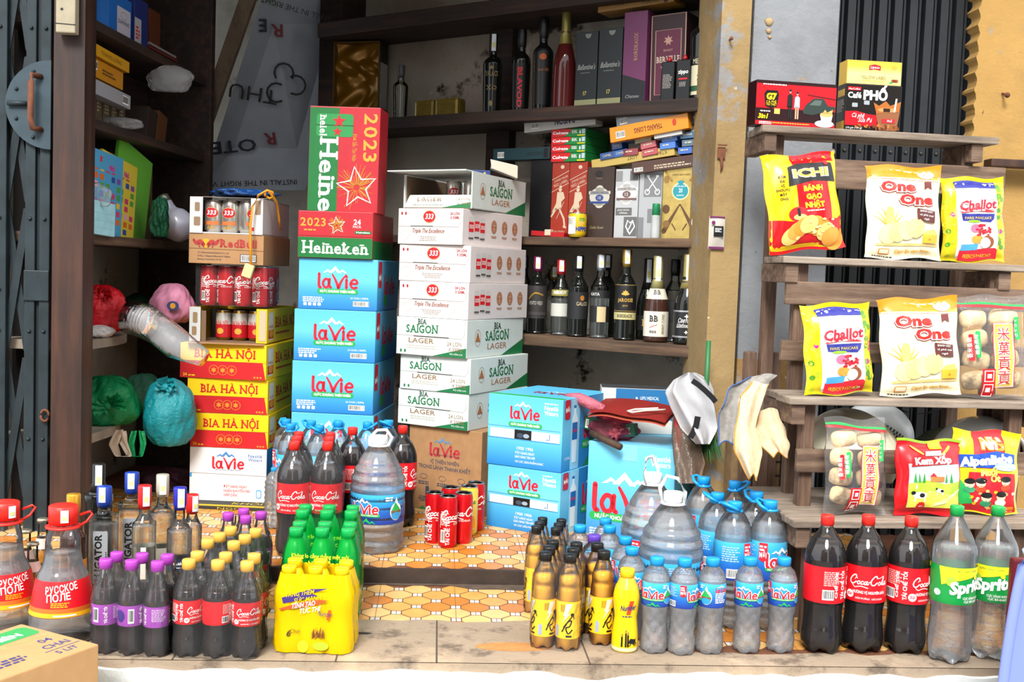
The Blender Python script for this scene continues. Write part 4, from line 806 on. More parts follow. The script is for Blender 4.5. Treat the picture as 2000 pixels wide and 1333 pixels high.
coke390 = Bt([(.02, 0), (.028, .003), (.0315, .014), (.032, .032), (.029, .055), (.0285, .068), (.031, .078), (.032, .085), (.032, .128), (.0305, .142), (.025, .16), (.018, .178), (.0145, .19), (.0135, .195)], PET, (.195, .213, .0148, CY), (COLA, .15), (.077, .129, REDL, lab_cola), petals(5, .012, .035))
GRAPE = mat('9a44a8', .4)
def lab_grape(m, sf, h, r):
    PK = mat('d9b4de', .5); m.text(sf, 'TÁI CHẾ TÔI', r*.35, h*.5, h*.13, WHITE, 2, w=h*.8, rot=PI/2, bold=.03); m.bars(sf, -r*.75, h*.15, -r*.3, h*.85); m.small(sf, r*.8, h*.85, r*1.2, h*.04, 9, PK); m.ell(sf, -r*1.4, h*.5, h*.25, h*.3, mat('3c2a7a', .4), 2); m.small(sf, -r*2.6, h*.85, r*.9, h*.04, 9, PK); m.bars(sf, r*2.2, h*.15, r*2.6, h*.85)
grape = Bt([(.018, 0), (.026, .003), (.029, .012), (.0295, .03), (.0275, .055), (.029, .068), (.0295, .075), (.0295, .115), (.028, .13), (.023, .15), (.0165, .17), (.0135, .183), (.0128, .19)], PET, (.19, .208, .0148, CP), (liquid('grape_soda', (.05, .03, .035), .35, 1.33, .05), .142), (.069, .114, GRAPE, lab_grape), petals(5, .01, .03))
SPG = mat('0c8f3c', .4)
def lab_sprite(m, sf, h, r):
    Y_ = mat('f0d820', .45)
    m.poly(sf, [(-r*.55, h*.99), (-r*.4, h*.5), (r*.1, h*.62), (r*1.9, h*.86), (r*1.9, h*.99)], Y_, 2); m.ell(sf, r*.02, h*.62, h*.13, h*.13, mat('9ecb3a', .45), 3); m.ell(sf, r*1.2, h*.74, h*.06, h*.06, Y_, 4)
    m.text(sf, 'Sprite', r*.85, h*.36, h*.3, WHITE, 4, w=h*1.0, shear=.2, bold=.05, rot=.16); m.text(sf, 'CỰC SẢNG KHOÁI', r*1.05, h*.16, h*.06, WHITE, 3, w=h*.55, bold=.02); m.text(sf, 'CỰC ĐÃ KHÁT', r*1.02, h*.07, h*.06, WHITE, 3, w=h*.45, bold=.02)
    m.text(sf, 'HƯƠNG CHANH TỰ NHIÊN', r*.7, h*.88, h*.05, SPG, 3, w=h*.6); m.ell(sf, -r*.6, h*.28, h*.1, h*.09, mat('b9e0c4', .5), 2)
    m.poly(sf, [(-r*2.9, h*.99), (-r*2.6, h*.5), (-r*1.2, h*.9), (-r*1.2, h*.99)], Y_, 2); m.text(sf, 'Sprite', -r*2, h*.3, h*.3, WHITE, 4, w=h*1.0, shear=.2, bold=.05, rot=.16)
sprite = Bt([(.03, 0), (.042, .004), (.048, .02), (.049, .05), (.0465, .09), (.0455, .12), (.0475, .14), (.0495, .155), (.0495, .235), (.0495, .255), (.047, .272), (.038, .292), (.026, .315), (.016, .332), (.0138, .34)], PET, (.34, .36, .0152, CG), (WATER, .268), (.142, .228, SPG, lab_sprite), petals(5, .016, .05))
LVL = grad('water_label', [(0, '14308a'), (.35, '1a5fb4'), (.75, '2aa2dc'), (1, '49bce8')], sc=1/.055, off=-.113/.055)
def lab_lavie(m, sf, h, r):
    lavie(m, sf, -r*.3, h*.52, h*1.0, 2, c=WHITE, hill=False, fat=1.75); lavie(m, sf, -r*.3, h*.52, h*1.0, 4, mt=WHITE); m.rrect(sf, -r*.3-h*.5, h*.26, -r*.3+h*.55, h*.36, h*.04, LVG, 3); m.text(sf, 'NƯỚC KHOÁNG THIÊN NHIÊN', -r*.27, h*.285, h*.05, WHITE, 4, w=h*.9); peaks(m, sf, -r*.2, .0005, h*.7, LVG, 2)
    x = r*.95; m.ell(sf, x, h*.42, h*.24, h*.3, WHITE, 2); m.poly(sf, [(x-h*.14, h*.5), (x, h*.92), (x+h*.14, h*.5)], WHITE, 2); m.ell(sf, x, h*.32, h*.2, h*.18, BLUE2, 3); m.poly(sf, [(x-h*.2, h*.45), (x-h*.05, h*.75), (x+h*.2, h*.45)], LVG, 4); m.poly(sf, [(x-h*.21, h*.36), (x-h*.21, h*.47), (x+h*.21, h*.47), (x+h*.21, h*.36), (x, h*.42)], mat('7a5232', .6), 4)
    m.poly(sf, [(-r*1.7, h*.98), (-r*1.25, h*.98), (-r*1.25, h*.55), (-r*1.47, h*.48), (-r*1.7, h*.55)], LVR, 3); m.text(sf, 'MỚI', -r*1.48, h*.6, h*.13, WHITE, 4, w=r*.36, bold=.03); m.small(sf, -r*1.66, h*.86, r*.36, h*.05, 2, WHITE, 4)
    m.small(sf, -r*2.9, h*.85, r*1.0, h*.035, 7, mat('9fc4ea', .5)); m.bars(sf, -r*2.6, h*.06, -r*2.0, h*.3); m.small(sf, r*.5, h*.88, r*.3, h*.05, 2, WHITE, 3); m.small(sf, r*1.6, h*.6, r*.9, h*.045, 6, WHITE); lavie(m, sf, r*2.1, h*.75, h*.6, 3, mt=WHITE)
water5 = Bt([(.02, 0), (.027, .003), (.031, .012), (.0315, .03), (.029, .055), (.0285, .075), (.031, .1), (.032, .112), (.032, .168), (.031, .176), (.026, .19), (.018, .199), (.0148, .203), (.0145, .206)], PETW, (.206, .222, .0158, CB_), (WATER, .178), (.113, .168, LVL, lab_lavie), crumple(0, .11, .045), seg=48)
LVL15 = grad('large_water_label', [(0, '152f88'), (.4, '1a66ba'), (.75, '2aa6de'), (1, '4cbce8')], sc=1/.095, off=-.125/.095)
def handle(z, r, mt, big=1, tilt=.9):
    def f(m):
        m.lathe([(r, z-.004), (r+.004*big, z-.003), (r+.004*big, z+.001), (r, z+.002)], mt, 28)
        L = .062*big; pts = [(-r-.001, 0), (-r-.004*big, L*.45), (-r*.5, L*.95), (r*.5, L), (r+.006*big, L*.5), (r+.001, 0)]
        ct, st_ = cos(tilt), sin(tilt); m.tube([(x, -.0+y*st_*.0+y*st_*.6, z+y*ct) for x, y in pts], .0042*big, mt, 8)
    return f
def ribs(z0, z1, n, amp):
    def fn(a, r, z): k = amp*sin((z-z0)/(z1-z0)*n*2*PI) if z0 < z < z1 else 0; q = r+k; return V((q*cos(a), q*sin(a), z+.006*max(0, 1-z/.02)*cos(6*a)))
    return fn
def P15(n): return smooth_prof([(.03, 0), (.041, .004), (.0455, .015), (.0455, .06), (.0445, .09), (.0455, .115), (.046, .125), (.046, .22), (.0455, .235), (.041, .255), (.03, .278), (.0185, .292), (.0155, .298)], n)
water15 = Bt(P15(8), PET, (.298, .315, .0172, CB_), (WATER, .26), (.125, .22, LVL15, lab_lavie), ribs(.02, .115, 5, .0016), raw=True, extra=[('handle', handle(.293, .0165, CB_, 1, 1.25))])
LVL5L = grad('five_litre_label', [(0, '152f88'), (.4, '1a5ab0'), (.75, '2a96d4'), (1, '3fb2e4')], sc=1/.085, off=-.09/.085)
def P5(n): return smooth_prof([(.055, 0), (.07, .004), (.078, .018), (.078, .06), (.0775, .088), (.078, .09), (.078, .172), (.0785, .19), (.077, .21), (.068, .24), (.052, .272), (.036, .296), (.026, .308), (.022, .314)], n)
HW = mat('e9ecec', .4)
water5l = Bt(P5(9), PET, (.314, .336, .024, HW), (WATER, .285), (.09, .175, LVL5L, lab_lavie), ribs(.02, .26, 9, .0016), raw=True, seg=40, extra=[('handle', handle(.309, .027, HW, 1.15, 1.0))])
water5l2 = Bt(P5(9), PET, (.314, .336, .024, HW), (WATER, .285), (.09, .175, LVL5L, lab_lavie), ribs(.02, .26, 9, .0016), raw=True, seg=40, extra=[('handle', handle(.309, .027, HW, 1.15, .35))])
EN = mat('fbc91c', .45)
def lab_energy(m, sf, h, r):
    for q in (-1.6, .2, 2.0):
        x = r*q; m.poly(sf, [(x-r*.05, h*.95), (x+r*.5, h*.95), (x+r*.1, h*.68), (x+r*.3, h*.68), (x-r*.35, h*.42), (x-r*.1, h*.62), (x-r*.25, h*.62)], mat('d9d2c0', .4), 2)
        m.stroke(sf, [(x-r*.3, h*.2), (x+r*.1, h*.45), (x+r*.45, h*.5), (x+r*.3, h*.35), (x, h*.3), (x+r*.2, h*.15), (x+r*.5, h*.25)], .003, BLACK, 3, 3); m.stroke(sf, [(x-r*.2, h*.32), (x+r*.5, h*.62), (x+r*.65, h*.55)], .0022, BLACK, 3, 3); m.ell(sf, x+r*.5, h*.66, .004, .004, BLACK, 3)
        m.rect(sf, x+r*.0, h*.05, x+r*.5, h*.1, BLACK, 2); m.small(sf, x-r*.5, h*.9, r*.4, h*.02, 6, mat('a87a10', .5))
    m.rrect(sf, -r*.75, h*.05, -r*.45, h*.35, .003, mat('9aa0c8', .5), 2)
orange = Bt([(.018, 0), (.025, .003), (.0275, .012), (.028, .05), (.027, .075), (.028, .09), (.0282, .12), (.027, .14), (.0255, .15), (.026, .16), (.024, .172), (.019, .188), (.0145, .2), (.0135, .205)], PET, (.205, .222, .0148, CK), (ORANGE, .172), (.032, .118, EN, lab_energy), petals(5, .01, .03))
YB, GB = mat('efc60a', .3), mat('0ba04a', .3)
def lab_num(m, sf, h, r):
    N1 = mat('2a2f6a', .5); m.text(sf, '1', r*.1, h*.62, h*.2, mat('d8401c', .5), 2, w=r*.35, shear=.2, bold=.06); m.text(sf, 'Number', r*.05, h*.68, h*.085, N1, 4, w=r*1.25, shear=.25, rot=.12, bold=.02); m.small(sf, -r*.5, h*.56, r*1.0, h*.02, 1, N1, al='C')
    for x, hh in ((-r*.35, .22), (-r*.05, .3), (r*.12, .26)): m.rect(sf, x-r*.07, h*.08, x+r*.07, h*(.08+hh*.75), BLACK, 2); m.ell(sf, x, h*(.08+hh*.85), r*.06, h*.025, mat('8a5a3a', .6), 2)
    for x in (r*.2, r*.7): m.stroke(sf, [(x+r*.13*cos(k*PI/6), h*.13+r*.13*sin(k*PI/6)) for k in range(12)], .0018, BLACK, 3, closed=True)
    m.poly(sf, [(r*.1, h*.15), (r*.3, h*.22), (r*.75, h*.2), (r*.85, h*.24), (r*.7, h*.12)], BLACK, 3); m.rect(sf, -PI*r, 0, PI*r, h*.06, mat('e8d9a0', .5), 1)
num1 = Bt([(.021, 0), (.027, .003), (.0295, .012), (.029, .04), (.0255, .075), (.0255, .085), (.0295, .12), (.0295, .13), (.026, .15), (.019, .165), (.0155, .172), (.015, .175)], YB, (.175, .192, .0165, mat('eec414', .4)), None, (.006, .148, YB, lab_num))
num1.extra.insert(0, ('drink_neck', mesh_of(MB().lathe([(.0268, .149), (.0193, .1655), (.0158, .1725)], ORANGE, 24, close=False), 'drink_neck')))
ypack = Bt([(.021, 0), (.027, .003), (.0295, .012), (.029, .04), (.027, .075), (.0275, .09), (.0295, .125), (.028, .14), (.022, .158), (.0165, .17), (.0155, .175)], YB, (.175, .192, .0165, YB), None, (.012, .13, YB, None))
gpack = Bt([(.021, 0), (.027, .003), (.0295, .012), (.029, .05), (.0275, .085), (.0295, .115), (.029, .135), (.023, .16), (.0165, .175), (.0155, .182)], GB, (.182, .2, .0165, GB), None, (.02, .06, mat('d9d020', .4), None))
# ---- wrapped packs
def wrap(P, a, b, r, p, prof, film, z1, scal=.0025, name='shrink_wrap'):
    m = MB(); n = 96; rows = [z for z in [.004, .02, .04, .06, .08, .1, .12, .14, .16, .18, .2, .215, .23, .25, .27, .29] if z < z1]+[z1]; rr = random.Random(int(a*1e4)); vs = []
    top = max(z for q, z in prof)
    def rad_at(z): return max(interp(prof, min(z, top*.98)), .016)+.0022
    zs = [(z, max(rad_at(z), r*.5)) for z in rows]
    per = 4*(a+b)
    for z, R in zs:
        for k in range(n):
            th = 2*PI*k/n; c, s_ = cos(th), sin(th); x = max(-a, min(a, (a+R)*1.25*c)); y = max(-b, min(b, (b+R)*1.25*s_))
            dx, dy = (a+R)*1.25*c-x, (b+R)*1.25*s_-y; l = math.hypot(dx, dy) or 1; e = R
            if abs(dx) < 1e-6: e -= scal*(1-abs(cos(PI*(x-a)/p)))*2
            if abs(dy) < 1e-6: e -= scal*(1-abs(cos(PI*(y-b)/p)))*2
            e += .0012*sin(k*1.7+z*60)+rr.uniform(0, .0006)
            vs.append((x+dx/l*e, y+dy/l*e, z))
    m.add(vs, [(i*n+k, i*n+(k+1) % n, (i+1)*n+(k+1) % n, (i+1)*n+k) for i in range(len(zs)-1) for k in range(n)], film, True)
    return m
def pack(kind, cl, crr, nc, nr, zb, label, cat='pack of bottles', name='bottle_pack', turns=(0,), film=FILM, top=None, wr=None, group=None, Y=None):
    L, R_ = (at_y(*cl, Y), at_y(*crr, Y)) if Y else (at_z(*cl, zb+kind.h), at_z(*crr, zb+kind.h)); kz = ((L.z+R_.z)/2-zb)/kind.h; L.z = R_.z = 0; ex = (R_-L); p = ex.length/(nc-1); ex.normalize(); ey = V((-ex.y, ex.x, 0))
    sc = min(1.12, p/(2*kind.r+.0015)); p = (2*kind.r+.0015)*sc; mid = (L+R_)/2+ey*p*(nr-1)/2; a, b = p*(nc-1)/2, p*(nr-1)/2
    root = thing(name, (mid.x, mid.y, zb), math.atan2(ex.y, ex.x), label, cat, group); k = 0
    for j in range(nr):
        for i in range(nc):
            o = kind.make((-a+i*p, -b+j*p, 0), turns[k % len(turns)], parent=root); o.scale = (sc, sc, 1); k += 1
    m = wrap(root, a, b, kind.r*sc, p, [(r*sc, z) for r, z in kind.prof], film, top or kind.h*.93)
    if wr: wr(m, plane((0, -b-kind.r*sc-.0028, 0), (1, 0, 0), (0, 0, 1), (0, -1, 0)), a, kind)
    m.build('shrink_wrap', root); root.scale = (1, 1, kz); return root
pack(grape, (207, 1092), (308, 1097), 3, 2, 0, 'shrink-wrapped six-pack of purple-capped soda at the front edge of the step', turns=(.2, .9, -.8, 1.5, -2, .4))
pack(coke390, (369, 1093), (483, 1097), 3, 2, 0, 'shrink-wrapped pack of gold-capped cola bottles at the front edge, left of the yellow pack', turns=(.55, 2.3, -.1, .6, -1.2, 1.4))
pack(coke390, (406, 1054), (457, 1058), 2, 3, 0, 'second pack of gold-capped cola bottles, behind the front cola pack', turns=(.1, .7, 1.3, -.4))
pack(grape, (446, 1002), (480, 1008), 2, 2, 0, 'small wrapped pack of purple-capped soda behind the gold-capped cola packs', turns=(.6, -.9, .1, 2))
YF_ = pet('yellow_film', (1, .9, .3), .2, .1, .75, .5, dc='efc60a')
def w_yel(m, sf, a, kd):
    w = a*2+2*kd.r; NV = mat('3a2a78', .5); OR = mat('d8501c', .5)
    m.poly(sf, [(-w*.38, .128), (-w*.02, .15), (w*.2, .152), (-w*.02, .14), (w*.08, .135), (-w*.36, .115)], NV, 2); m.poly(sf, [(-w*.42, .103), (w*.02, .128), (w*.2, .125), (w*.08, .115), (-w*.38, .1)], OR, 2)
    m.text(sf, 'TĂNG THÊM', -w*.16, .134, .010, YB, 3, w=w*.36, shear=.3, rot=.16, bold=.01); m.text(sf, 'SỨC MẠNH', -w*.06, .122, .010, YB, 3, w=w*.34, shear=.3, rot=.16, bold=.01); m.text(sf, 'TỈNH TÁO', -w*.11, .109, .0105, WHITE, 3, w=w*.3, shear=.3, rot=.18, bold=.015); m.text(sf, 'TỨC THÌ', -w*.03, .0975, .0105, WHITE, 3, w=w*.26, shear=.3, rot=.16, bold=.015)
    m.text(sf, 'Number', w*.16, .09, .011, mat('2a2f6a', .5), 4, w=w*.18, shear=.3, rot=-.1); m.text(sf, '1', w*.2, .083, .02, OR, 3, shear=.2, bold=.05); m.text(sf, '6', -w*.29, .042, .014, mat('4a3a10', .5), 3, shear=.2, bold=.02); m.text(sf, 'Chai', -w*.21, .05, .009, mat('4a3a10', .5), 3, shear=.2, rot=.1)
    B2 = mat('6a4a18', .6); rr = random.Random(3)
    for k in range(12): x = w*(.0+.012*k); m.poly(sf, [(x, .04+rr.uniform(-.004, .004)), (x+w*.03, .042), (x+w*.02, .05+rr.uniform(0, .02)), (x, .05)], B2 if k % 3 else mat('c9801c', .5), 3)
    m.ell(sf, -w*.1, .02, w*.07, .014, mat('b9c41a', .5), 2); m.ell(sf, w*.12, .022, w*.1, .01, mat('a8c42a', .5), 2)
pack(ypack, (565, 1105), (668, 1109), 3, 2, 0, 'yellow six-pack of energy drink bottles at the front edge, in front of the green packs', film=YF_, wr=w_yel)
GF_ = pet('green_film', (.6, 1, .7), .2, .08, .12, .5, dc='0ba04a')
def w_grn(m, sf, a, kd):
    w = a*2+2*kd.r; Yl = mat('e0dc2a', .45); m.text(sf, 'Không lo căng thẳng mệt mỏi', 0, .142, .0085, Yl, 3, w=w*.74, rot=-.03, bold=.02); m.text(sf, 'Giải nhiệt cuộc sống', 0, .125, .011, Yl, 3, w=w*.74, rot=-.02, bold=.03)
    m.stroke(sf, [(-w*.1+w*.1*cos(k*PI/8), .07+.03*sin(k*PI/8)) for k in range(16)], .007, Yl, 3, closed=True); m.stroke(sf, [(w*.09+.007*cos(k*PI/5), .1+.007*sin(k*PI/5)) for k in range(10)], .003, Yl, 3, closed=True); m.ell(sf, w*.28, .09, w*.1, .02, mat('c9e03a', .4), 2)
GRP = 'green-capped six-packs of lemon tea stacked in two rows'
pack(gpack, (579, 1029), (680, 1035), 3, 2, 0, 'green six-pack directly behind the yellow six-pack', film=GF_, wr=w_grn, Y=2.60)
pack(gpack, (591, 995), (686, 1000), 3, 2, 0, 'green six-pack farther back, before the big red-capped cola bottles', film=GF_, wr=w_grn, Y=2.78)
pack(coke15, (575, 863), (640, 864), 2, 3, ZI, 'wrapped pack of six large red-capped cola bottles behind the green packs', turns=(-.65, -.6, .4, -.3, 1, .2))
pack(orange, (1066, 1018+61), (1114, 1083), 2, 3, 0, 'front wrapped pack of orange energy drink with black caps, near the step edge', turns=(.5, -.2, .1, .9))
pack(orange, (1048, 1028), (1086, 1031), 2, 3, 0, 'rear wrapped pack of orange energy drink with black caps, by the blue cartons', turns=(.2, .6, -.4, 0))
# ---- loose bottles on the floor
def many(kind, rows, zb, group, name='bottle', cat='bottle'):
    for px, py, rz, lab, *Y in rows: kind.at(px, py, zb, rz, *Y, name=name, label=lab, cat=cat, group=group)
many(coke15, [(1617, 1006, 1.3, 'large red-capped cola bottle at the front, leftmost of the front three, barcode facing out'), (1697, 1006, -.75, 'large red-capped cola bottle in the middle of the front three'), (1781, 1009, .15, 'large red-capped cola bottle beside the green-capped soda, rightmost of the front three')], 0, 'large cola bottles at the front right', 'cola_bottle')
many(coke15, [(689, 835, 1.3, 'large red-capped cola bottle standing behind the five-litre water bottle, on its left'), (787, 832, 1.0, 'large red-capped cola bottle against the brown cardboard carton')], ZI, 'loose large cola bottles inside the shop', 'cola_bottle')
many(sprite, [(1870, 988, -.55, 'large clear lemon soda bottle with green cap beside the cola bottles', 2.375), (1950, 989, -1.3, 'large clear lemon soda bottle with green cap at the far right', 2.40)], 0, 'large lemon soda bottles', 'soda_bottle')
many(water5, [(1284, 1088, -.2, 'small blue-capped water bottle in the front row, beside the yellow energy drink'), (1338, 1091, 1.2, 'small blue-capped water bottle, second from the left in the front row'), (1393, 1090, -1.55, 'small blue-capped water bottle, third from the left in the front row'), (1466, 1089, -.25, 'small blue-capped water bottle, fourth from the left in the front row'), (1532, 1089, .02, 'small blue-capped water bottle at the right end of the front row, before the shelf leg')], 0, 'front row of small water bottles', 'water_bottle')
many(water5, [(1235, 1069, .5, 'small blue-capped water bottle just behind the yellow energy drink bottle'), (1222, 1049, .3, 'small blue-capped water bottle left of the five-litre bottles, second row'), (1133, 1026, 1.2, 'small blue-capped water bottle standing behind the wrapped orange drinks'), (1191, 1027, -1.2, 'small blue-capped water bottle in front of the large blue carton')], 0, 'small water bottles behind the orange drinks', 'water_bottle')
many(water5, [(1183, 1013, .4, 'small blue-capped water bottle touching the large blue carton', 2.82)], 0, 'small water bottles behind the orange drinks', 'water_bottle')
many(water15, [(1375, 932, .6, 'tall blue-capped water bottle with handle, farthest back against the ochre jamb', 2.87), (1437, 940, -1.5, 'tall blue-capped water bottle with handle, back row under the hanging towel', 2.80), (1478, 961, .5, 'tall blue-capped water bottle with handle, in the middle row nearest the wooden rack', 2.70),
    (1402, 963, 1.4, 'tall blue-capped water bottle with handle, left of the front pair of tall ones', 2.72), (1436, 980, 2.0, 'tall blue-capped water bottle in front, small print facing out', 2.61), (1505, 978, .9, 'tall blue-capped water bottle in front, red wordmark facing out', 2.60)], 0, 'tall water bottles with handles, right', 'water_bottle')
lab15 = ['tall blue-capped water bottle at the left end beside the yellow cases', 'tall blue-capped water bottle just before the leftmost one', 'tall blue-capped water bottle before the blue cartons, its cap left of centre', 'tall blue-capped water bottle before the blue cartons, standing nearer the cola pack', 'tall blue-capped water bottle before the blue cartons, right of centre', 'tall blue-capped water bottle between the blue cartons and the five-litre bottle', 'tall blue-capped water bottle with raised handle beside the brown cardboard carton']
for (px, py, rz), lb in zip([(559, 819, .5), (568, 828, -.3), (608, 822, 1), (624, 831, 2), (661, 823, .2), (718, 825, -1.6), (759, 821, 2.4)], lab15): water15.at(px, py, ZI, rz, 3.45 if py > 827 else 3.54, .88, name='water_bottle', label=lb, cat='bottle', group='tall water bottles before the blue carton stack')
water5l.at(741, 851, ZI, -.15, name='water_bottle', label='five-litre water bottle with white cap standing on the tiles behind the green packs', cat='bottle')
water5l2.at(1276, 924, 0, .8, 2.79, name='water_bottle', label='five-litre water bottle with white cap, farther back of the right-hand pair', cat='bottle', group='five-litre bottles at the right')
water5l2.at(1316, 961, 0, 2.6, 2.59, name='water_bottle', label='five-litre water bottle with white cap and raised handle, nearer of the right-hand pair', cat='bottle', group='five-litre bottles at the right')
for px, py, rz, lb in ((1167, 1061, .9, 'loose orange energy drink with black cap, behind the other loose one'), (1180, 1076, .1, 'loose orange energy drink with black cap beside the yellow bottle')): orange.at(px, py, 0, rz, name='energy_drink_bottle', label=lb, cat='bottle', group='loose orange energy drinks')
num1.at(1226, 1111, 0, -.05, name='energy_drink_bottle', label='bright yellow energy drink bottle with yellow cap in the front row', cat='bottle')
purp = Bt(water5.prof, PET, (.206, .222, .0158, mat('5a3aa8', .4)), (liquid('pink_tea', (.9, .6, .62), .8, 1.33, .05), .17), (.1, .16, mat('3a2a5a', .4), None), raw=True); purp.at(1161, 1045, 0, 0, name='drink_bottle', label='small bottle with a purple cap among the blue-capped water bottles', cat='bottle')
clear5 = Bt(water15.prof, pet('grey_plastic', (.85, .87, .88), .3, .06, .15), (.298, .315, .0172, CB_), None, None, ribs(.02, .26, 9, .0022), raw=True)
for px, py, lb in ((536, 914, 'empty ribbed clear bottle with blue cap left of the cola pack'), (549, 907, 'empty ribbed clear bottle with blue cap behind the other empty one')): clear5.at(px, py, ZI, 0, 3.37 if px < 540 else 3.36, .62, name='empty_bottle', label=lb, cat='bottle', group='empty ribbed bottles')
# ---- cans on the tiles
c0 = None
for px, py, rz, lb in ((850, 961, -.1, 'red cola can, left one of the front group on the tiles'), (876, 968, .35, 'red cola can standing foremost on the tiles'), (906, 962, -.75, 'red cola can, right one of the front group on the tiles'), (880, 951, .3, 'red cola can hidden behind the front three cans'), (930, 942, -.9, 'red cola can standing last, beside the blue carton')):
    q = at_z(px, py, ZI+.155); c = can('cola_can', mat('c80c18', .28, .35), pr_cola, .0285, .155) if c0 is None else dup(c0); c0 = c0 or c; put(c, (q.x, q.y, ZI), rz); tag(c, lb, 'can', 'red cola cans on the tiles')
def pr_juice(p, sf, r, h): p.ell(sf, -.002, h*.25, r*.9, h*.2, mat('e89a1a', .35), 1); p.text(sf, 'Juss', r*.2, h*.66, h*.09, mat('1f7a3a', .5), 2, w=r*1.1, bold=.03); p.ell(sf, -r*.6, h*.55, r*.25, h*.05, LVG, 2); p.text(sf, 'Ép Cam', r*.2, h*.14, h*.05, WHITE, 2, w=r*.9)
q = at_z(917, 949, ZI+.155); c = can('juice_can', mat('e6c94a', .3, .2), pr_juice, .0285, .155); put(c, (q.x, q.y, ZI), 0); tag(c, 'yellow and white orange-juice can among the red cans', 'can')
# ---- spirits at the left
def strip(z0, z1, r, a=0):
    def f(m):
        sf = cyl(r, a, .008, z0); m.rect(sf, -.008, 0, .008, z1-z0, mat('dfe6ee', .5), 3); m.rect(sf, -.005, (z1-z0)*.2, .005, (z1-z0)*.5, mat('d9d08a', .5), 4)
    return f
def square(p=5):
    def fn(a, r, z):
        c, s_ = cos(a), sin(a); k = (abs(c)**p+abs(s_)**p)**(-1/p); t = max(0, min(1, (r-.018)/.012)); k = 1+(k-1)*t; return V((r*k*c, r*k*s_, z))
    return fn
def lab_gator(m, sf, h, r): m.rrect(sf, -.016, h*.05, .021, h*.98, .004, mat('8f9498', .35), 1); m.text(sf, 'ALLIGATOR', .006, h*.45, .017, BLACK, 2, w=h*.95, rot=PI/2, bold=.03); m.small(sf, .0155, h*.6, .004, .003, 6, BLACK)
def flatface(r): return lambda f: (lambda m: f(m, plane((0, -r-.0008, .05), (1, 0, 0), (0, 0, 1), (0, -1, 0))))
gator = Bt([(.02, 0), (.03, .003), (.031, .01), (.031, .185), (.029, .197), (.017, .208), (.0155, .215), (.0155, .225)], GLASS, (.222, .272, .0185, mat('123a9a', .4), 'foil'), (SPIRIT, .18), None, square(), extra=[('label', lambda m: lab_gator(m, plane((0, -.0315, .03), (1, 0, 0), (0, 0, 1), (0, -1, 0)), .14, .03)), ('tax_strip', strip(.235, .272, .0188, .05))], seg=48)
gator.at(204, 950, 0, -.05, 2.77, name='vodka_bottle', label='square clear spirit bottle with blue cap, front of the matching two', cat='bottle', group='square spirit bottles with blue caps')
gator.at(258, 923, 0, .1, 2.87, name='vodka_bottle', label='square clear spirit bottle with blue cap, standing behind the matching one', cat='bottle', group='square spirit bottles with blue caps')
def spirit(capm, h=.26, r=.03, lab=None, capz=.05, liqz=.18, sq=False, shoulder=.16, body=None, neck=.013, lq=True, strp=True, foil='foil'):
    k = h/.26; z = shoulder*k
    return Bt([(r*.7, 0), (r*.96, .003), (r, .01), (r, z), (r*.93, z+.012), (r*.62, z+.028), (neck, z+.042), (neck, h-.006)], body or GLASS, (h-capz, h, neck*1.28, capm, foil), (SPIRIT, min(liqz*k, z+.01)) if lq else None, lab, square() if sq else None, extra=[('tax_strip', strip(h-capz*.85, h-.002, neck*1.32, .3))] if strp else [])
LBW = mat('d6d3c6', .5)
def lab_txt(tx, ink, sub=2, hh=.2, y=.55, slab=False):
    def f(m, sf, h, r): m.text(sf, tx, 0, h*y, h*hh, ink, 2, w=r*1.5, slab=slab, bold=.02); m.small(sf, -r*.5, h*.3, r, h*.05, sub, ink, al='C')
    return f
NVY = mat('16233f', .45)
spirit(mat('c41a1e', .4), .27, .029, (.03, .13, LBW, None), .055, sq=True).at(283, 948, 0, .2, 2.74, name='vodka_bottle', label='square clear spirit bottle with red cap and pale blank label', cat='bottle')
spirit(mat('cfc9b2', .35, .5), .3, .033, (.04, .11, LBW, None), .06, body=GLASS).at(318, 927, 0, 0, 2.86, name='spirit_bottle', label='round clear bottle with silver screw cap and white neck, behind the other spirits', cat='bottle')
spirit(mat('23259a', .35), .275, .031, (.075, .105, NVY, lab_txt('VODKA HÀ NỘI', WHITE, 1)), .055, liqz=.16, shoulder=.15).at(352, 952, 0, .1, 2.75, name='vodka_bottle', label='clear spirit bottle with shiny violet-blue cap and round dark label', cat='bottle')
spirit(mat('c41a1e', .4), .24, .026, None, .05).at(376, 966, 0, .4, 2.87, name='spirit_bottle', label='small clear bottle with red ringed cap, before the yellow and black flat carton', cat='bottle')
DGL = liquid('dark_glass', (.006, .007, .006), 0, 1.5, .03)
spirit(mat('101010', .4), .31, .037, None, .07, lq=False, shoulder=.18, body=DGL).at(193, 906, 0, 0, 2.88, name='wine_bottle', label='black-capped dark wine bottle at the left, behind the blue-capped spirits', cat='bottle')
spirit(mat('c9962a', .35, .5), .28, .031, (.05, .12, mat('c97a1c', .5), None), .05, lq=False, shoulder=.15, body=liquid('brown_glass', (.03, .008, .004), 0, 1.5, .04), strp=False).at(144, 965, 0, 0, name='liquor_bottle', label='brown liquor bottle with gold cap and orange label, by the timber jamb', cat='bottle')
def crown(m): m.lathe([(.0135, .196), (.0138, .199), (.013, .203), (.009, .205)], mat('a8a08a', .3, .8), 21, lambda a, R, z: V((R*cos(a)*(1+.05*cos(21*a)), R*sin(a), z)))
beer = Bt([(.018, 0), (.024, .003), (.0255, .012), (.0255, .1), (.024, .12), (.0165, .145), (.0125, .165), (.012, .198)], GLASS, None, (liquid('pale_drink', (.85, .8, .5), .9, 1.34, .02), .13), (.13, .155, mat('d8b0a4', .5), None), extra=[('crown_cap', crown)]); beer.h = .205
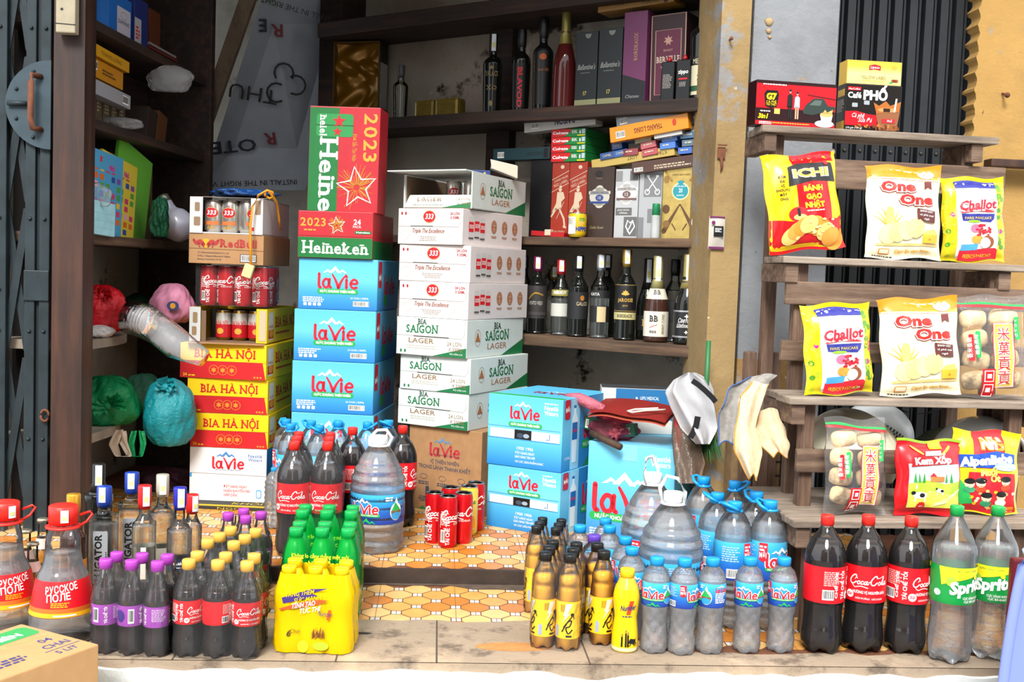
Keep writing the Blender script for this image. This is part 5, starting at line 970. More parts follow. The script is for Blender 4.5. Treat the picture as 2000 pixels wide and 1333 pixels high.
for px, py, lb in ((50, 1034, 'small clear bottle with crown cap, leftmost of three between the red-capped jugs'), (84, 1012, 'small clear bottle with crown cap, tallest standing of three behind the red-capped jug'), (64, 1059, 'small clear bottle with crown cap and pink neck label between the red-capped jugs')): beer.at(px, py, 0, 0, 2.58 if py > 1050 else None, name='beer_bottle', label=lb, cat='bottle', group='small crown-capped bottles')
def lab_jug(m, sf, h, r):
    Yw = mat('e8a818', .45); m.rect(sf, -PI*r, .001, PI*r, h*.14, Yw, 2); m.rect(sf, -PI*r, h*.14, PI*r, h*.26, mat('c8641c', .5), 1)
    m.text(sf, 'РУССКОЕ', r*.25, h*.72, h*.19, WHITE, 3, w=r*1.15, bold=.02, rot=.12, slab=True); m.text(sf, 'ПОЛЕ', r*.15, h*.48, h*.19, WHITE, 3, w=r*.8, bold=.02, rot=.1, slab=True); m.small(sf, -r*.1, h*.4, r*.6, h*.03, 3, Yw); m.rect(sf, r*.0, h*.05, r*.7, h*.09, WHITE, 3)
def ringh(z, r, mt):
    def f(m):
        m.lathe([(r, z-.003), (r+.006, z-.002), (r+.006, z+.002), (r, z+.003)], mt, 28); m.tube([(r, -.004, z), (r+.02, -.006, z+.012), (r+.032, -.004, z+.03), (r+.026, .0, z+.034), (r+.004, .0, z+.026)], .003, mt, 8)
    return f
def jagged(a, r, z): k = max(0, 1-z/.05); q = r*(1+.05*k*abs(sin(9*a+z*40))); return V((q*cos(a), q*sin(a), z))
jug = Bt([(.05, 0), (.066, .004), (.071, .02), (.071, .05), (.0695, .065), (.064, .1), (.055, .145), (.044, .17), (.0385, .2), (.037, .225), (.033, .245), (.029, .258), (.026, .266)], PET, (.268, .306, .031, CR), (WATER, .2), (.068, .146, REDL, lab_jug), jagged, seg=48, extra=[('ring_handle', ringh(.258, .032, CR)), ('tax_strip', strip(.272, .3, .0318, .35))])
jug.at(10, 980, 0, .5, 2.50, name='vodka_jug', label='bell-shaped clear jug with red cap and red label, cut by the left picture edge', cat='bottle', group='bell-shaped jugs with red caps')
jug.at(124, 987, 0, .05, name='vodka_jug', label='bell-shaped clear jug with red cap, right one of the two by the gate', cat='bottle', group='bell-shaped jugs with red caps')
# ---- wine shelf
ZW = zA['low']
def shelf_bottle(px, py, dy, zs, kind, **k):
    t = RU.t(px, dy, zs+.15); kind = kind(RU.z(py, t, dy)-zs) if callable(kind) else kind; return kind.make(RU.p(t, dy, zs), RU.a+k.pop('rz', 0)+.45, **k)
def wine(capm, lab=None, body=DGL, r=.037, sparkling=False, capk=.2, strp=True, lq=False):
    def f(h):
        z = h*.56
        if sparkling: pr = [(r*.8, 0), (r, .004), (r*1.05, .02), (r*1.05, h*.36), (r*.92, h*.5), (r*.55, h*.65), (r*.4, h*.76), (.0135, h*.9), (.0135, h-.004)]
        else: pr = [(r*.8, 0), (r*.98, .004), (r, .012), (r, z), (r*.9, z+.02), (r*.55, z+.045), (.0145, z+.06), (.0135, h-.006)]
        L = (lab[0]*h, lab[1]*h, lab[2], lab[3]) if lab else None
        ck = .38 if sparkling else capk
        e = [('tax_strip', strip(h*(1-ck*.8), h-.004, .0172 if not sparkling else .0172, .1))] if strp else []
        if lab and len(lab) > 4:
            z0, z1, mt, pf = lab[4]; P = smooth_prof(pr)
            def g(m): m.lathe([(interp(P, z)+.001, z) for z in [z0*h+(z1-z0)*h*q/5 for q in range(6)]], mt, 30, close=False); pf and pf(m, cyl(lambda z: interp(P, z)+.001, 0, .008, z0*h), (z1-z0)*h, interp(P, z0*h))
            e.append(('neck_label', g))
        return Bt(pr, body, (h*(1-ck), h, .0168, capm, 'foil'), (SPIRIT, z-.02) if lq else None, L, extra=e)
    return f
GF, SILV, BLKM = mat('b9963c', .35, .8), mat('b4b6b8', .3, .8), mat('0d0d0e', .4)
GINK = mat('c9a248', .4)
def lab_jar(m, sf, h, r): m.rect(sf, -r*1.5, h*.0, r*1.5, h*.2, mat('b8ae7a', .45), 1); m.text(sf, 'BORDEAUX', 0, h*.06, h*.08, BLACK, 2, w=r*1.5, slab=True); m.stroke(sf, [(-r*1.4, h*.24), (r*1.4, h*.24)], .001, GINK, 2); m.stroke(sf, [(-r*1.4, h*.97), (r*1.4, h*.97)], .001, GINK, 2); m.text(sf, 'JAROSSE', 0, h*.5, h*.09, GINK, 2, w=r*1.45, slab=True); m.text(sf, '2019', 0, h*.36, h*.05, GINK, 2); m.star(sf, 0, h*.75, h*.09, GINK, 2, .5, 6); m.ell(sf, 0, h*.72, h*.11, h*.04, GINK, 2)
def lab_bb(m, sf, h, r): m.text(sf, 'BB', -r*.2, h*.6, h*.22, BLACK, 2, w=r*.7, slab=True); m.stroke(sf, [(-r*.5, h*.36), (r*.1, h*.48)], .0015, RED, 2); m.text(sf, 'ARANY CUVEE', r*.72, h*.5, h*.12, mat('8a7a48', .5), 2, w=h*.8, rot=PI/2); m.small(sf, -r*.5, h*.2, r*.7, h*.03, 2, BLACK)
def lab_sil(m, sf, h, r):
    SV = mat('a8aaac', .35, .6); m.rect(sf, -PI*r, h*.94, PI*r, h, SV, 1); m.rect(sf, -PI*r, 0, PI*r, h*.06, SV, 1); m.text(sf, 'Светское', 0, h*.55, h*.16, WHITE, 2, w=r*1.4, shear=.3); m.text(sf, 'Шабхинское', 0, h*.37, h*.14, WHITE, 2, w=r*1.6, shear=.3); m.star(sf, 0, h*.78, h*.1, WHITE, 2, .4, 4); m.star(sf, 0, h*.2, h*.08, WHITE, 2, .4, 4)
LBK = mat('17181a', .6); WSET = [
 (1049, 501, .06, wine(mat('7a1f4a', .4), (.2, .62, mat('2a2624', .6), lambda m, sf, h, r: (m.stroke(sf, [(-r*.7, h*.6), (-r*.1, h*.78), (r*.7, h*.72)], .006, mat('b08a3a', .4, .5), 2, 3), m.text(sf, 'VENTO VIEJO', 0, h*.42, h*.11, mat('b9b4a8', .5), 2, w=r*1.4), m.rect(sf, -r*1.2, h*.1, r*1.2, h*.2, mat('3a3634', .6), 2)))), 'dark wine bottle with purple capsule and gold feather label, left end of the wine shelf'),
 (1082, 520, .17, wine(GF, None, GLASS, lq=True), 'clear bottle with gold cap standing behind the red-capped one'),
 (1095, 507, .07, wine(mat('b0181c', .4), (.25, .42, mat('c4c4b8', .5), None, (.52, .6, mat('9a8f4a', .4), lambda m, sf, h, r: m.text(sf, 'SMIRNOV', 0, h*.3, h*.5, WHITE, 2, w=r*1.5, slab=True))), GLASS, .033, lq=True), 'clear spirit bottle with red cap and gold neck band on the wine shelf'),
 (1129, 499, .05, wine(BLKM, (.22, .55, LBK, lambda m, sf, h, r: (m.text(sf, 'GALOS', r*.5, h*.5, h*.14, mat('c8b890', .5), 2, w=r*1.1), m.ell(sf, r*.5, h*.78, h*.08, h*.1, mat('a86a2a', .4), 2)))), 'black wine bottle with dark label and small copper emblem'),
 (1184, 497, .16, wine(BLKM, None), 'dark bottle standing behind the clear bottle with silver cap'),
 (1172, 497, .06, wine(SILV, (.19, .38, LBK, lambda m, sf, h, r: m.rect(sf, -r*.2, h*.02, r*.75, h*.98, mat('cdb488', .5), 2), (.48, .57, LBK, lambda m, sf, h, r: m.text(sf, 'KAYA', -r*.5, h*.3, h*.4, WHITE, 2, w=r*1.0))), GLASS, .034, lq=True), 'clear bottle with silver cap, black band and blank tan label'),
 (1222, 487, .04, wine(GF, (.23, .62, mat('0d0d0e', .5), lab_jar)), 'dark wine bottle with gold capsule and gold crown label in the middle of the shelf'),
 (1265, 505, .15, wine(BLKM, (.12, .3, LBK, lambda m, sf, h, r: m.text(sf, 'B', -r*.2, h*.3, h*.4, GINK, 2, slab=True)), sparkling=True), 'black sparkling wine bottle with black foil, behind the gold-necked brown one'),
 (1283, 500, .05, wine(mat('b5ad74', .4, .5), (.07, .36, mat('d9d2c2', .5), lab_bb, (.5, .66, mat('d9d0b8', .5), lambda m, sf, h, r: m.text(sf, 'BB', 0, h*.35, h*.3, BLACK, 2, w=r*.8, slab=True))), liquid('brown_sparkling_glass', (.045, .018, .012), 0, 1.5, .06), .04, True), 'brown sparkling wine bottle with pale gold foil and cream label'),
 (1317, 507, .15, wine(BLKM, (.25, .5, LBK, None), GLASS, .035, strp=False, lq=True), 'clear bottle with wide black cap between the two sparkling wines'),
 (1357, 507, .17, wine(GF, None, sparkling=True), 'bottle with gold foil neck in the shelf corner, mostly hidden'),
 (1342, 497, .04, wine(mat('b8a868', .35, .6), (.08, .38, mat('121416', .4), lab_sil, (.62, .7, mat('3a3c3e', .4, .5), None)), r=.041, sparkling=True), 'black sparkling wine bottle with gold foil and silver script label, right end of the shelf')]
for px, py, dy, kd, lb in WSET: shelf_bottle(px, py, dy, ZW, kd, name='wine_bottle', label=lb, cat='bottle', group='bottles on the wine shelf')
shelf_bottle(1022, 500, .13, ZW, wine(mat('1a2440', .4), (.02, .4, mat('a8aaab', .4), None), GLASS, .034, lq=True), name='spirit_bottle', label='bottle with silver base band half hidden behind the white cartons', cat='bottle')
# ---- top shelf bottles
ZT = zA['top']
def tall(h_body, neck, r, capm, body, lab=None, ck=.22, sh=.64):
    def f(h): return Bt([(r*.75, 0), (r*.9, .004), (r*.9, .02), (r, h*sh*.8), (r*.98, h*sh), (r*.6, h*(sh+.06)), (neck, h*(sh+.1)), (neck, h-.005)], body, (h*(1-ck), h, neck*1.2, capm, 'foil'), None, (lab[0]*h, lab[1]*h, lab[2], lab[3]) if lab else None, extra=[('tax_strip', strip(h*(1-ck), h-.004, neck*1.25, .1))] if lab and len(lab) > 4 else [])
    return f
def lab_pal(m, sf, h, r): G2 = mat('8a7440', .5); m.text(sf, 'PALACE', 0, h*.72, h*.1, G2, 2, w=r*1.3, slab=True); m.text(sf, 'XO', 0, h*.42, h*.09, G2, 2, slab=True); m.star(sf, 0, h*.9, h*.06, G2, 2); m.ell(sf, 0, h*.12, h*.04, h*.06, G2, 2)
def lab_bla(m, sf, h, r): m.text(sf, 'BLAVOD', -r*.25, h*.45, r*.5, mat('c41a24', .5), 2, w=h*.9, rot=-PI/2, bold=.04)
def lab_luc(m, sf, h, r): m.ell(sf, r*.1, h*.85, r*.34, r*.34, mat('c05a1c', .5), 2); m.text(sf, 'LUCIA 1825', -r*.8, h*.45, r*.35, mat('6a4a1a', .5), 2, w=h*.9, rot=PI/2); m.text(sf, 'Lucia 1825', r*.2, h*.6, h*.05, mat('a8682a', .5), 2, w=r*1.1)
for px, py, dy, kd, lb in ((963, 66, .09, tall(0, .0125, .038, BLKM, DGL, (.06, .62, DGL, lab_pal, 1)), 'black flask bottle with pale tax strip on the neck, left on the upper shelf'), (1018, 57, .08, tall(0, .014, .034, BLKM, DGL, (.05, .58, BLKM, lab_bla)), 'black bottle with red sideways lettering on the upper shelf'), (1060, 36, .08, tall(0, .015, .037, BLKM, DGL, (.06, .66, BLKM, lab_luc)), 'black bottle with a round orange seal on the upper shelf'), (1103, 9, .08, wine(mat('8f8648', .4, .6), None, liquid('rose_glass', (.09, .012, .012), 0, 1.5, .05), .04, True, strp=False), 'tall rose sparkling wine bottle with gold foil on the upper shelf'), (783, 128, .1, tall(0, .013, .03, mat('4a4c4e', .4), GLASS), 'empty clear bottle with grey cap alone on the left of the upper shelf'),
    (1371, -8, .06, tall(0, .016, .04, BLKM, DGL, (.04, .4, mat('c9c2a4', .5), lambda m, sf, h, r: (m.rect(sf, -PI*r, h*.78, PI*r, h, BLKM, 1), m.text(sf, 'METAXA', 0, h*.82, h*.13, mat('c9c2a4', .5), 2, w=r*1.6), m.star(sf, 0, h*.45, h*.14, BLKM, 2, .5, 6), m.rect(sf, -r*1.3, h*.1, r*1.3, h*.24, mat('1f4a2f', .5), 2)))), 'dark bottle with cream and green label at the right end of the upper shelf')):
    shelf_bottle(px, py, dy, ZT, kd, name='spirit_bottle', label=lb, cat='bottle', group='bottles on the upper shelf')
# ---------------------------------------------------------------- wooden step rack, right
RW = wood('3a2c24', '6e5747', (2.5, 34, 34), .8, '97806a'); RWV = wood('3a2c24', '644c3d', (34, 34, 2.5), .8, '8a705c'); RWT = wood('5a4c42', '8f8172', (2.5, 30, 30), .85, 'b3a696')
RK = Fr(XA(1566, 2.55, .2), 2.55, 3.0); WR = .80
SH = []   # front dy, depth, top z, thickness, left overhang
for (px, py, dy, dp, th) in ((1560, 1018, -.05, .42, .018), (1540, 777, .08, .2, .018), (1515, 500, .24, .18, .018), (1462, 243, .42, .16, .02)):
    t = RK.t(px, dy, .5); SH.append((dy, dp, RK.z(py, t, dy), th, t))
rk = thing('step_rack', RK.p(0, 0, 0), RK.a, 'weathered wooden stepped rack holding snack bags at the right of the shop', 'rack')
def rp(name, x0, x1, y0, y1, z0, z1, mt=RW, ch=.003):
    m = MB(); m.box(x0, x1, y0, y1, z0, z1, mt, ch); return m.build(name, rk)
for k, (dy, dp, z, th, t) in enumerate(SH):
    tr_ = RK.t((2080, 2080, 2040, 1953)[k], dy, z)
    m = MB(); nb = 2 if dp < .3 else 4; w_ = dp/nb
    for j in range(nb): m.box(t+.01*(j % 2), tr_-.012*(j % 2), dy+j*w_+.001, dy+(j+1)*w_-.002, z-th, z, RWT, .003)
    m.build('shelf_board', rk)
    for sx, x0 in ((0, t+.012), (1, RK.t((2060, 2050, 1985, 1930)[k], dy, z)-.04)): rp('side_rail', x0, x0+.035, dy+.012, dy+dp+.02, z-th-.052, z-th-.001)
PZ = [(0, SH[0][2]-.07), (0, SH[1][2]-.07), (0, SH[2][2]-.07), (0, SH[3][2]-.02)]
for k, (dy, dp, z, th, t) in enumerate(SH):
    x0 = t+.048
    yy = dy+.035 if k < 3 else dy+.05
    rp('post', x0, x0+.036, yy, yy+.03, 0, z-th-.001 if k else z-.071, RWV)
    x1 = RK.t((2040, 2030, 1990, 1932)[k], yy, z)-.04; rp('post', x1-.04, x1-.004, yy, yy+.03, 0, z-th-.001, RWV)
def slat(pl, pr, pt, pb, dy):
    a = RK.t(pl, dy, .6); b = RK.t(pr, dy, .6); rp('back_slat', a, b, dy-.018, dy-.001, RK.z(pb, a, dy), RK.z(pt, a, dy))
y3, y2, y1_, y0_ = SH[3][0]+.05, SH[2][0]+.035, SH[1][0]+.035, SH[0][0]+.035
slat(1487, 1932, 306, 364, y3); slat(1522, 2040, 549, 594, y2); slat(1518, 2040, 664, 704, y2); slat(1559, 2060, 876, 921, y1_)
for pt, pb in ((958, 976), (985, 1000)):
    a, b = RK.t(1430, .5, .4), RK.t(1560, .5, .4); rp('back_slat', a, b, .47, .485, RK.z(pb, a, .5), RK.z(pt, a, .5), RWT)
for p_ in (1445, 1492): a = RK.t(p_, .5, .4); rp('post', a, a+.035, .486, .51, 0, .66, RWV)
# ---- boxed coffee and tea on the top board
def rack_box(name, label, pl, pr, pt, dy, d, zb, side, pr_fn, rz=0, cat='box'):
    a, w, h = RK.fit(pl, pr, pt, dy, zb); m = MB(); m.box(0, w, 0, d, 0, h, side, .0015)
    pr_fn(m, plane((0, 0, 0), (1, 0, 0), (0, 0, 1), (0, -1, 0)), plane((0, d, 0), (0, -1, 0), (0, 0, 1), (-1, 0, 0)), w, h, d); o = m.build(name); put(o, RK.p(a, dy, zb), RK.a+rz); tag(o, label, cat); return zb+h
Z1 = SH[3][2]+.001; d1 = SH[3][0]+.012
BKR, DRD, CUP = mat('b3121f', .3), mat('26080c', .3), mat('e9e4dc', .4)
SKIN = mat('c9987c', .6); COF = mat('9a5a28', .4); FOAM = mat('d9a860', .4)
def pr_g7(m, f, s, w, h, d):
    m.rect(f, .001, h*.38, w-.001, h*.99, BKR, 1); m.rect(f, .001, .001, w-.001, h*.1, BKR, 1); m.rect(f, .001, h*.93, w-.001, h*.999, DRD, 2)
    m.poly(f, [(w*.12, h*.42), (w*.1, h*.7), (w*.13, h*.78), (w*.26, h*.78), (w*.28, h*.7), (w*.26, h*.42), (w*.19, h*.38)], mat('14100e', .3), 2); m.text(f, 'G7', w*.19, h*.58, h*.13, mat('f0cf1a', .4), 3, bold=.06); m.text(f, 'CÀ PHÊ', w*.19, h*.5, h*.05, mat('f0cf1a', .4), 3); m.text(f, 'THỨ THIỆT', w*.19, h*.44, h*.05, mat('f0cf1a', .4), 3, w=w*.13)
    for x, c, k in ((w*.42, BLACK, 1), (w*.51, mat('a9b4bd', .5), .95)):
        m.poly(f, [(x-w*.035, h*.42), (x-w*.03, h*.68*k), (x-w*.01, h*.72*k), (x+w*.01, h*.72*k), (x+w*.03, h*.68*k), (x+w*.033, h*.42)], c, 3); m.rect(f, x-w*.022, h*.17, x-w*.004, h*.45, c if k == 1 else SKIN, 3); m.rect(f, x+w*.004, h*.17, x+w*.022, h*.45, c if k == 1 else SKIN, 3); m.ell(f, x, h*.77*k, w*.013, h*.035, SKIN, 3); m.ell(f, x, h*.8*k, w*.015, h*.025, BLACK, 4)
    m.poly(f, [(w*.58, h*.35), (w*.62, h*.5), (w*.72, h*.66), (w*.84, h*.66), (w*.9, h*.5), (w*.99, h*.5), (w*.99, h*.42), (w*.85, h*.36), (w*.7, h*.28), (w*.6, h*.3)], mat('2f3a36', .3), 3); m.poly(f, [(w*.66, h*.5), (w*.73, h*.62), (w*.82, h*.62), (w*.8, h*.5)], mat('55635e', .25), 4); m.stroke(f, [(w*.64, h*.73), (w*.99, h*.66)], .0015, BLACK, 4)
    m.ell(f, w*.86, h*.1, w*.12, h*.08, CUP, 4); m.poly(f, [(w*.8, h*.3), (w*.96, h*.3), (w*.94, h*.1), (w*.83, h*.1)], CUP, 5); m.ell(f, w*.88, h*.31, w*.08, h*.05, FOAM, 6); m.poly(f, [(w*.83, h*.33), (w*.86, h*.42), (w*.89, h*.36), (w*.96, h*.43), (w*.95, h*.33)], FOAM, 6)
    m.text(f, '3in1', w*.09, h*.15, h*.1, mat('f0cf1a', .4), 3, shear=.2, bold=.04); m.rect(f, w*.23, h*.26, w*.3, h*.38, mat('d9b45a', .4), 3); m.small(f, w*.08, h*.9, w*.3, h*.025, 1, WHITE, 3); m.small(f, w*.06, h*.3, w*.14, h*.025, 1, CUP); m.small(f, w*.2, h*.05, w*.5, h*.022, 1, mat('e8a83a', .4), 3); m.small(f, w*.05, h*.06, w*.18, h*.02, 2, WHITE)
rack_box('coffee_box', 'dark red instant coffee box with couple and helicopter, left on the top board', 1474, 1634, 155, d1, .06, Z1, DRD, pr_g7, .05)
def pr_pho(m, f, s, w, h, d):
    WH = WHITE; m.text(f, 'Café', w*.16, h*.7, h*.12, WH, 2, w=w*.24, bold=.03); m.text(f, 'PHỐ', w*.53, h*.68, h*.19, WH, 2, w=w*.43, bold=.05); m.rrect(f, w*.03, h*.86, w*.27, h*.94, .002, BKR, 2); m.text(f, 'MacCoffee', w*.15, h*.875, h*.04, WH, 3, w=w*.2)
    m.poly(f, [(.001, h*.1), (.001, h*.4), (w*.2, h*.42), (w*.4, h*.36), (w*.58, h*.34), (w*.58, h*.1)], BKR, 2); m.text(f, 'Cà phê', w*.23, h*.28, h*.09, WH, 3, shear=.3, w=w*.22); m.text(f, 'Sữa Đá', w*.36, h*.18, h*.09, WH, 3, shear=.3, w=w*.24)
    m.poly(f, [(w*.55, h*.4), (w*.98, h*.44), (w*.93, .002), (w*.62, .002)], mat('8a5636', .35), 3); m.poly(f, [(w*.53, h*.5), (w*.5, h*.62), (w*.6, h*.55), (w*.72, h*.66), (w*.8, h*.56), (w*.99, h*.66), (w*.97, h*.44), (w*.56, h*.38)], mat('a8622c', .3), 4); m.ell(f, w*.75, h*.46, w*.17, h*.05, mat('c98a54', .35), 5); m.rect(f, w*.68, h*.42, w*.8, h*.5, mat('2e1a10', .3), 6); m.poly(f, [(w*.86, h*.42), (w*.89, h*.72), (w*.92, h*.72), (w*.89, h*.42)], CUP, 7); m.rrect(f, w*.66, h*.18, w*.9, h*.27, .003, RED, 6); m.text(f, 'Phố', w*.8, h*.2, h*.05, WH, 7)
    for x, y in ((.12, .5), (.33, .56)): m.rrect(f, w*x, h*y, w*(x+.1), h*(y+.09), .002, mat('9aa0a4', .2), 3)
    rr = random.Random(3)
    for k in range(26): m.ell(f, w*rr.uniform(.2, .95), h*rr.uniform(.02, .13), w*.035, h*.022, mat(rr.choice(('8a4a1c', 'b5702c', '6a3512')), .4), 4, 10, rr.uniform(0, 3))
    m.text(f, '(10 gói x 24 g)', w*.17, h*.03, h*.035, WH, 5, w=w*.28); m.rect(s, d*.1, h*.75, d*.9, h*.9, mat('c9a040', .4), 1); m.small(s, d*.1, h*.65, d*.8, h*.02, 8, mat('a9a49a', .5)); m.rect(s, .001, .001, d-.001, h*.2, mat('b58a1c', .4), 1)
zt = rack_box('coffee_box', 'black coffee box with iced coffee glass on the top board, under the yellow tea box', 1648, 1756, 163, d1+.005, .06, Z1, mat('15110f', .3), pr_pho, -.02)
def pr_tea(m, f, s, w, h, d):
    m.rect(f, .001, .001, w-.001, h-.001, grad('tea_box_print', [(0, 'e8d27a'), (.6, 'f0dc86'), (1, 'e2b23a')], sc=1/.05), 1); m.poly(f, [(w*.4, h*.6), (w*.4, h*.8), (w*.5, h*.86), (w*.61, h*.8), (w*.61, h*.6), (w*.5, h*.64)], mat('a01c2c', .4), 2); m.text(f, 'Lipton', w*.505, h*.68, h*.1, WHITE, 3, w=w*.16); m.text(f, 'YELLOW LABEL', w*.49, h*.23, h*.14, mat('4a3a1c', .5), 2, w=w*.46); m.text(f, 'INTERNATIONAL BLEND', w*.49, h*.12, h*.07, mat('d8861c', .5), 2, w=w*.4); m.ell(f, w*.86, h*.76, w*.05, h*.09, mat('d9a23a', .4), 2)
    for k in range(4): m.ell(f, w*(.84+.025*k), h*.2, w*.03, h*.07, mat('9a4a2a', .5), 3, 10, .6)
    m.ell(f, w*.81, h*.12, w*.03, h*.04, LVG, 3, 10)
rack_box('tea_box', 'pale yellow tea box on top of the black coffee box', 1653, 1759, 116, d1+.008, .055, zt+.001, mat('c9a23a', .35), pr_tea, -.01)
# ---- snack bags
def bag(name, label, px, py, wpx, hpx, dy, zb, base, prints, d=.05, rot=0, yaw=0, top=None, seal=.016, lean=.10, wr=.0022, cat='snack bag', film=None, parts=None):
    """px,py: bottom middle of the bag on its board"""
    t = RK.t(px, dy, zb); P = RK.p(t, dy, zb); k = (P-CAM).dot(fw)/FP; w, h = wpx*k, hpx*k; rr = random.Random(int(px)); ph = [rr.uniform(0, 6) for _ in range(6)]
    def pf(u): u = max(0, min(1, u)); return (1-abs(2*u-1)**3.2)**.62
    def fn(s, t, e, sg=-1):
        u, v = s/w+.5, t/h; sv = max(0, min(1, (v*h-seal*.6)/(h-1.6*seal))); b = pf(u)*pf(sv); ed = 1-pf(sv)**.5
        y = sg*(d/2*b+.0006)+wr*b**.5*(sin(31*u+7*v+ph[0])*.5+sin(17*v-23*u+ph[1])*.6)+.006*ed*sin(5*u+ph[2]+3*v)
        x = s*(.95+.05*(1-pf(v)))+.0025*sin(13*v+ph[3])*(abs(2*u-1)**2); z = t+.004*sin(9*u+ph[4])*(v-.5)*2*ed
        return V((x, y+sg*e, z))
    m = MB(); nu, nv = 36, 44
    for sg in (-1, 1): m.grid(lambda u, v, sg=sg: fn((u-.5)*w, v*h, 0, sg), nu, nv, base)
    z0 = min(v[2] for v in m.v)
    def cr(v0, v1, zz): m.grid(lambda u, q: fn((u-.5)*w, (v0+(v1-v0)*q)*h, .0004, -1), 30, 2, top or base)
    sf = Sf(lambda s, t, e: fn(s, t, e*1.4), .015)
    if prints: prints(m, sf, w, h)
    M = Matrix.Rotation(-lean, 4, 'X') @ Matrix.Rotation(rot, 4, 'Y'); m.xf(M); z0 = min(v[2] for v in m.v); m.xf(Matrix.Translation((0, 0, -z0)))
    o = m.build(name); put(o, P, RK.a+yaw); tag(o, label, cat); return o, w, h, fn, M, z0
Zs2, Zs3, Zs4 = SH[2][2]+.001, SH[1][2]+.001, SH[0][2]+.001
YEb, REb, OEb, CRE = mat('e8c010', .28), mat('c40f18', .28), mat('e8841a', .3), mat('f0e6c4', .32)
CKR = mat('e0963c', .5); CKL = mat('efbe6a', .5)
def pr_ichi(m, f, w, h):
    m.poly(f, [(-w*.5, 0), (w*.5, 0), (w*.5, h*.36), (w*.4, h*.3), (w*.1, h*.34), (-w*.2, h*.3), (-w*.5, h*.34)], REb, 1); m.rect(f, -w*.12, h*.3, w*.33, h*.97, REb, 1); m.rect(f, -w*.12, h*.9, w*.46, h, REb, 1)
    m.poly(f, [(-w*.22, h*.66), (-w*.2, h*.86), (-w*.05, h*.9), (w*.42, h*.88), (w*.45, h*.68), (w*.1, h*.7)], BLACK, 2); G = mat('d9b04a', .3)
    m.text(f, 'ICHI', w*.1, h*.745, h*.085, WHITE, 3, w=w*.5, bold=.06); m.text(f, 'ICHI', w*.1, h*.75, h*.08, G, 4, w=w*.47, bold=.04); m.ell(f, w*.33, h*.88, w*.03, w*.03, RED, 4)
    for k, s in enumerate(('BÁNH', 'GẠO', 'NHẬT')): m.text(f, s, w*.1, h*(.6-.085*k), h*.05, mat('efc81a', .4), 3, w=w*(.27, .22, .27)[k], bold=.06)
    m.small(f, -w*.02, h*.39, w*.25, h*.012, 1, WHITE, 3)
    for k, s in enumerate(('ĐẬM', 'ĐÀ', 'VỊ', 'SHOUYU', 'MẬT', 'ONG')): m.text(f, s, -w*.3, h*(.75-.045*k), h*.025, BLACK, 2, bold=.02)
    m.ell(f, -w*.13, h*.37, w*.14, h*.075, RED, 2); m.ell(f, -w*.12, h*.34, w*.09, h*.03, CKL, 3); m.rect(f, -w*.15, h*.35, -w*.11, h*.43, BLACK, 4)
    rr = random.Random(2)
    for k in range(9): m.ell(f, w*(-.24+.075*k), h*(.16+.1*sin(k*.5)), w*.14, h*.08, (CKL, CKR, mat('d88a2a', .45))[k % 3], 3+k % 4, 18, .5); 
    for k in range(14): m.ell(f, w*rr.uniform(-.2, .35), h*rr.uniform(.12, .3), w*.025, h*.012, mat('f3d48c', .4), 8, 8)
bag('snack_bag', 'yellow and red rice cracker bag, left one on the second board', 1577, 499, 158, 190, SH[2][0]+.045, Zs2, YEb, pr_ichi, .06, -.13, .05, REb)
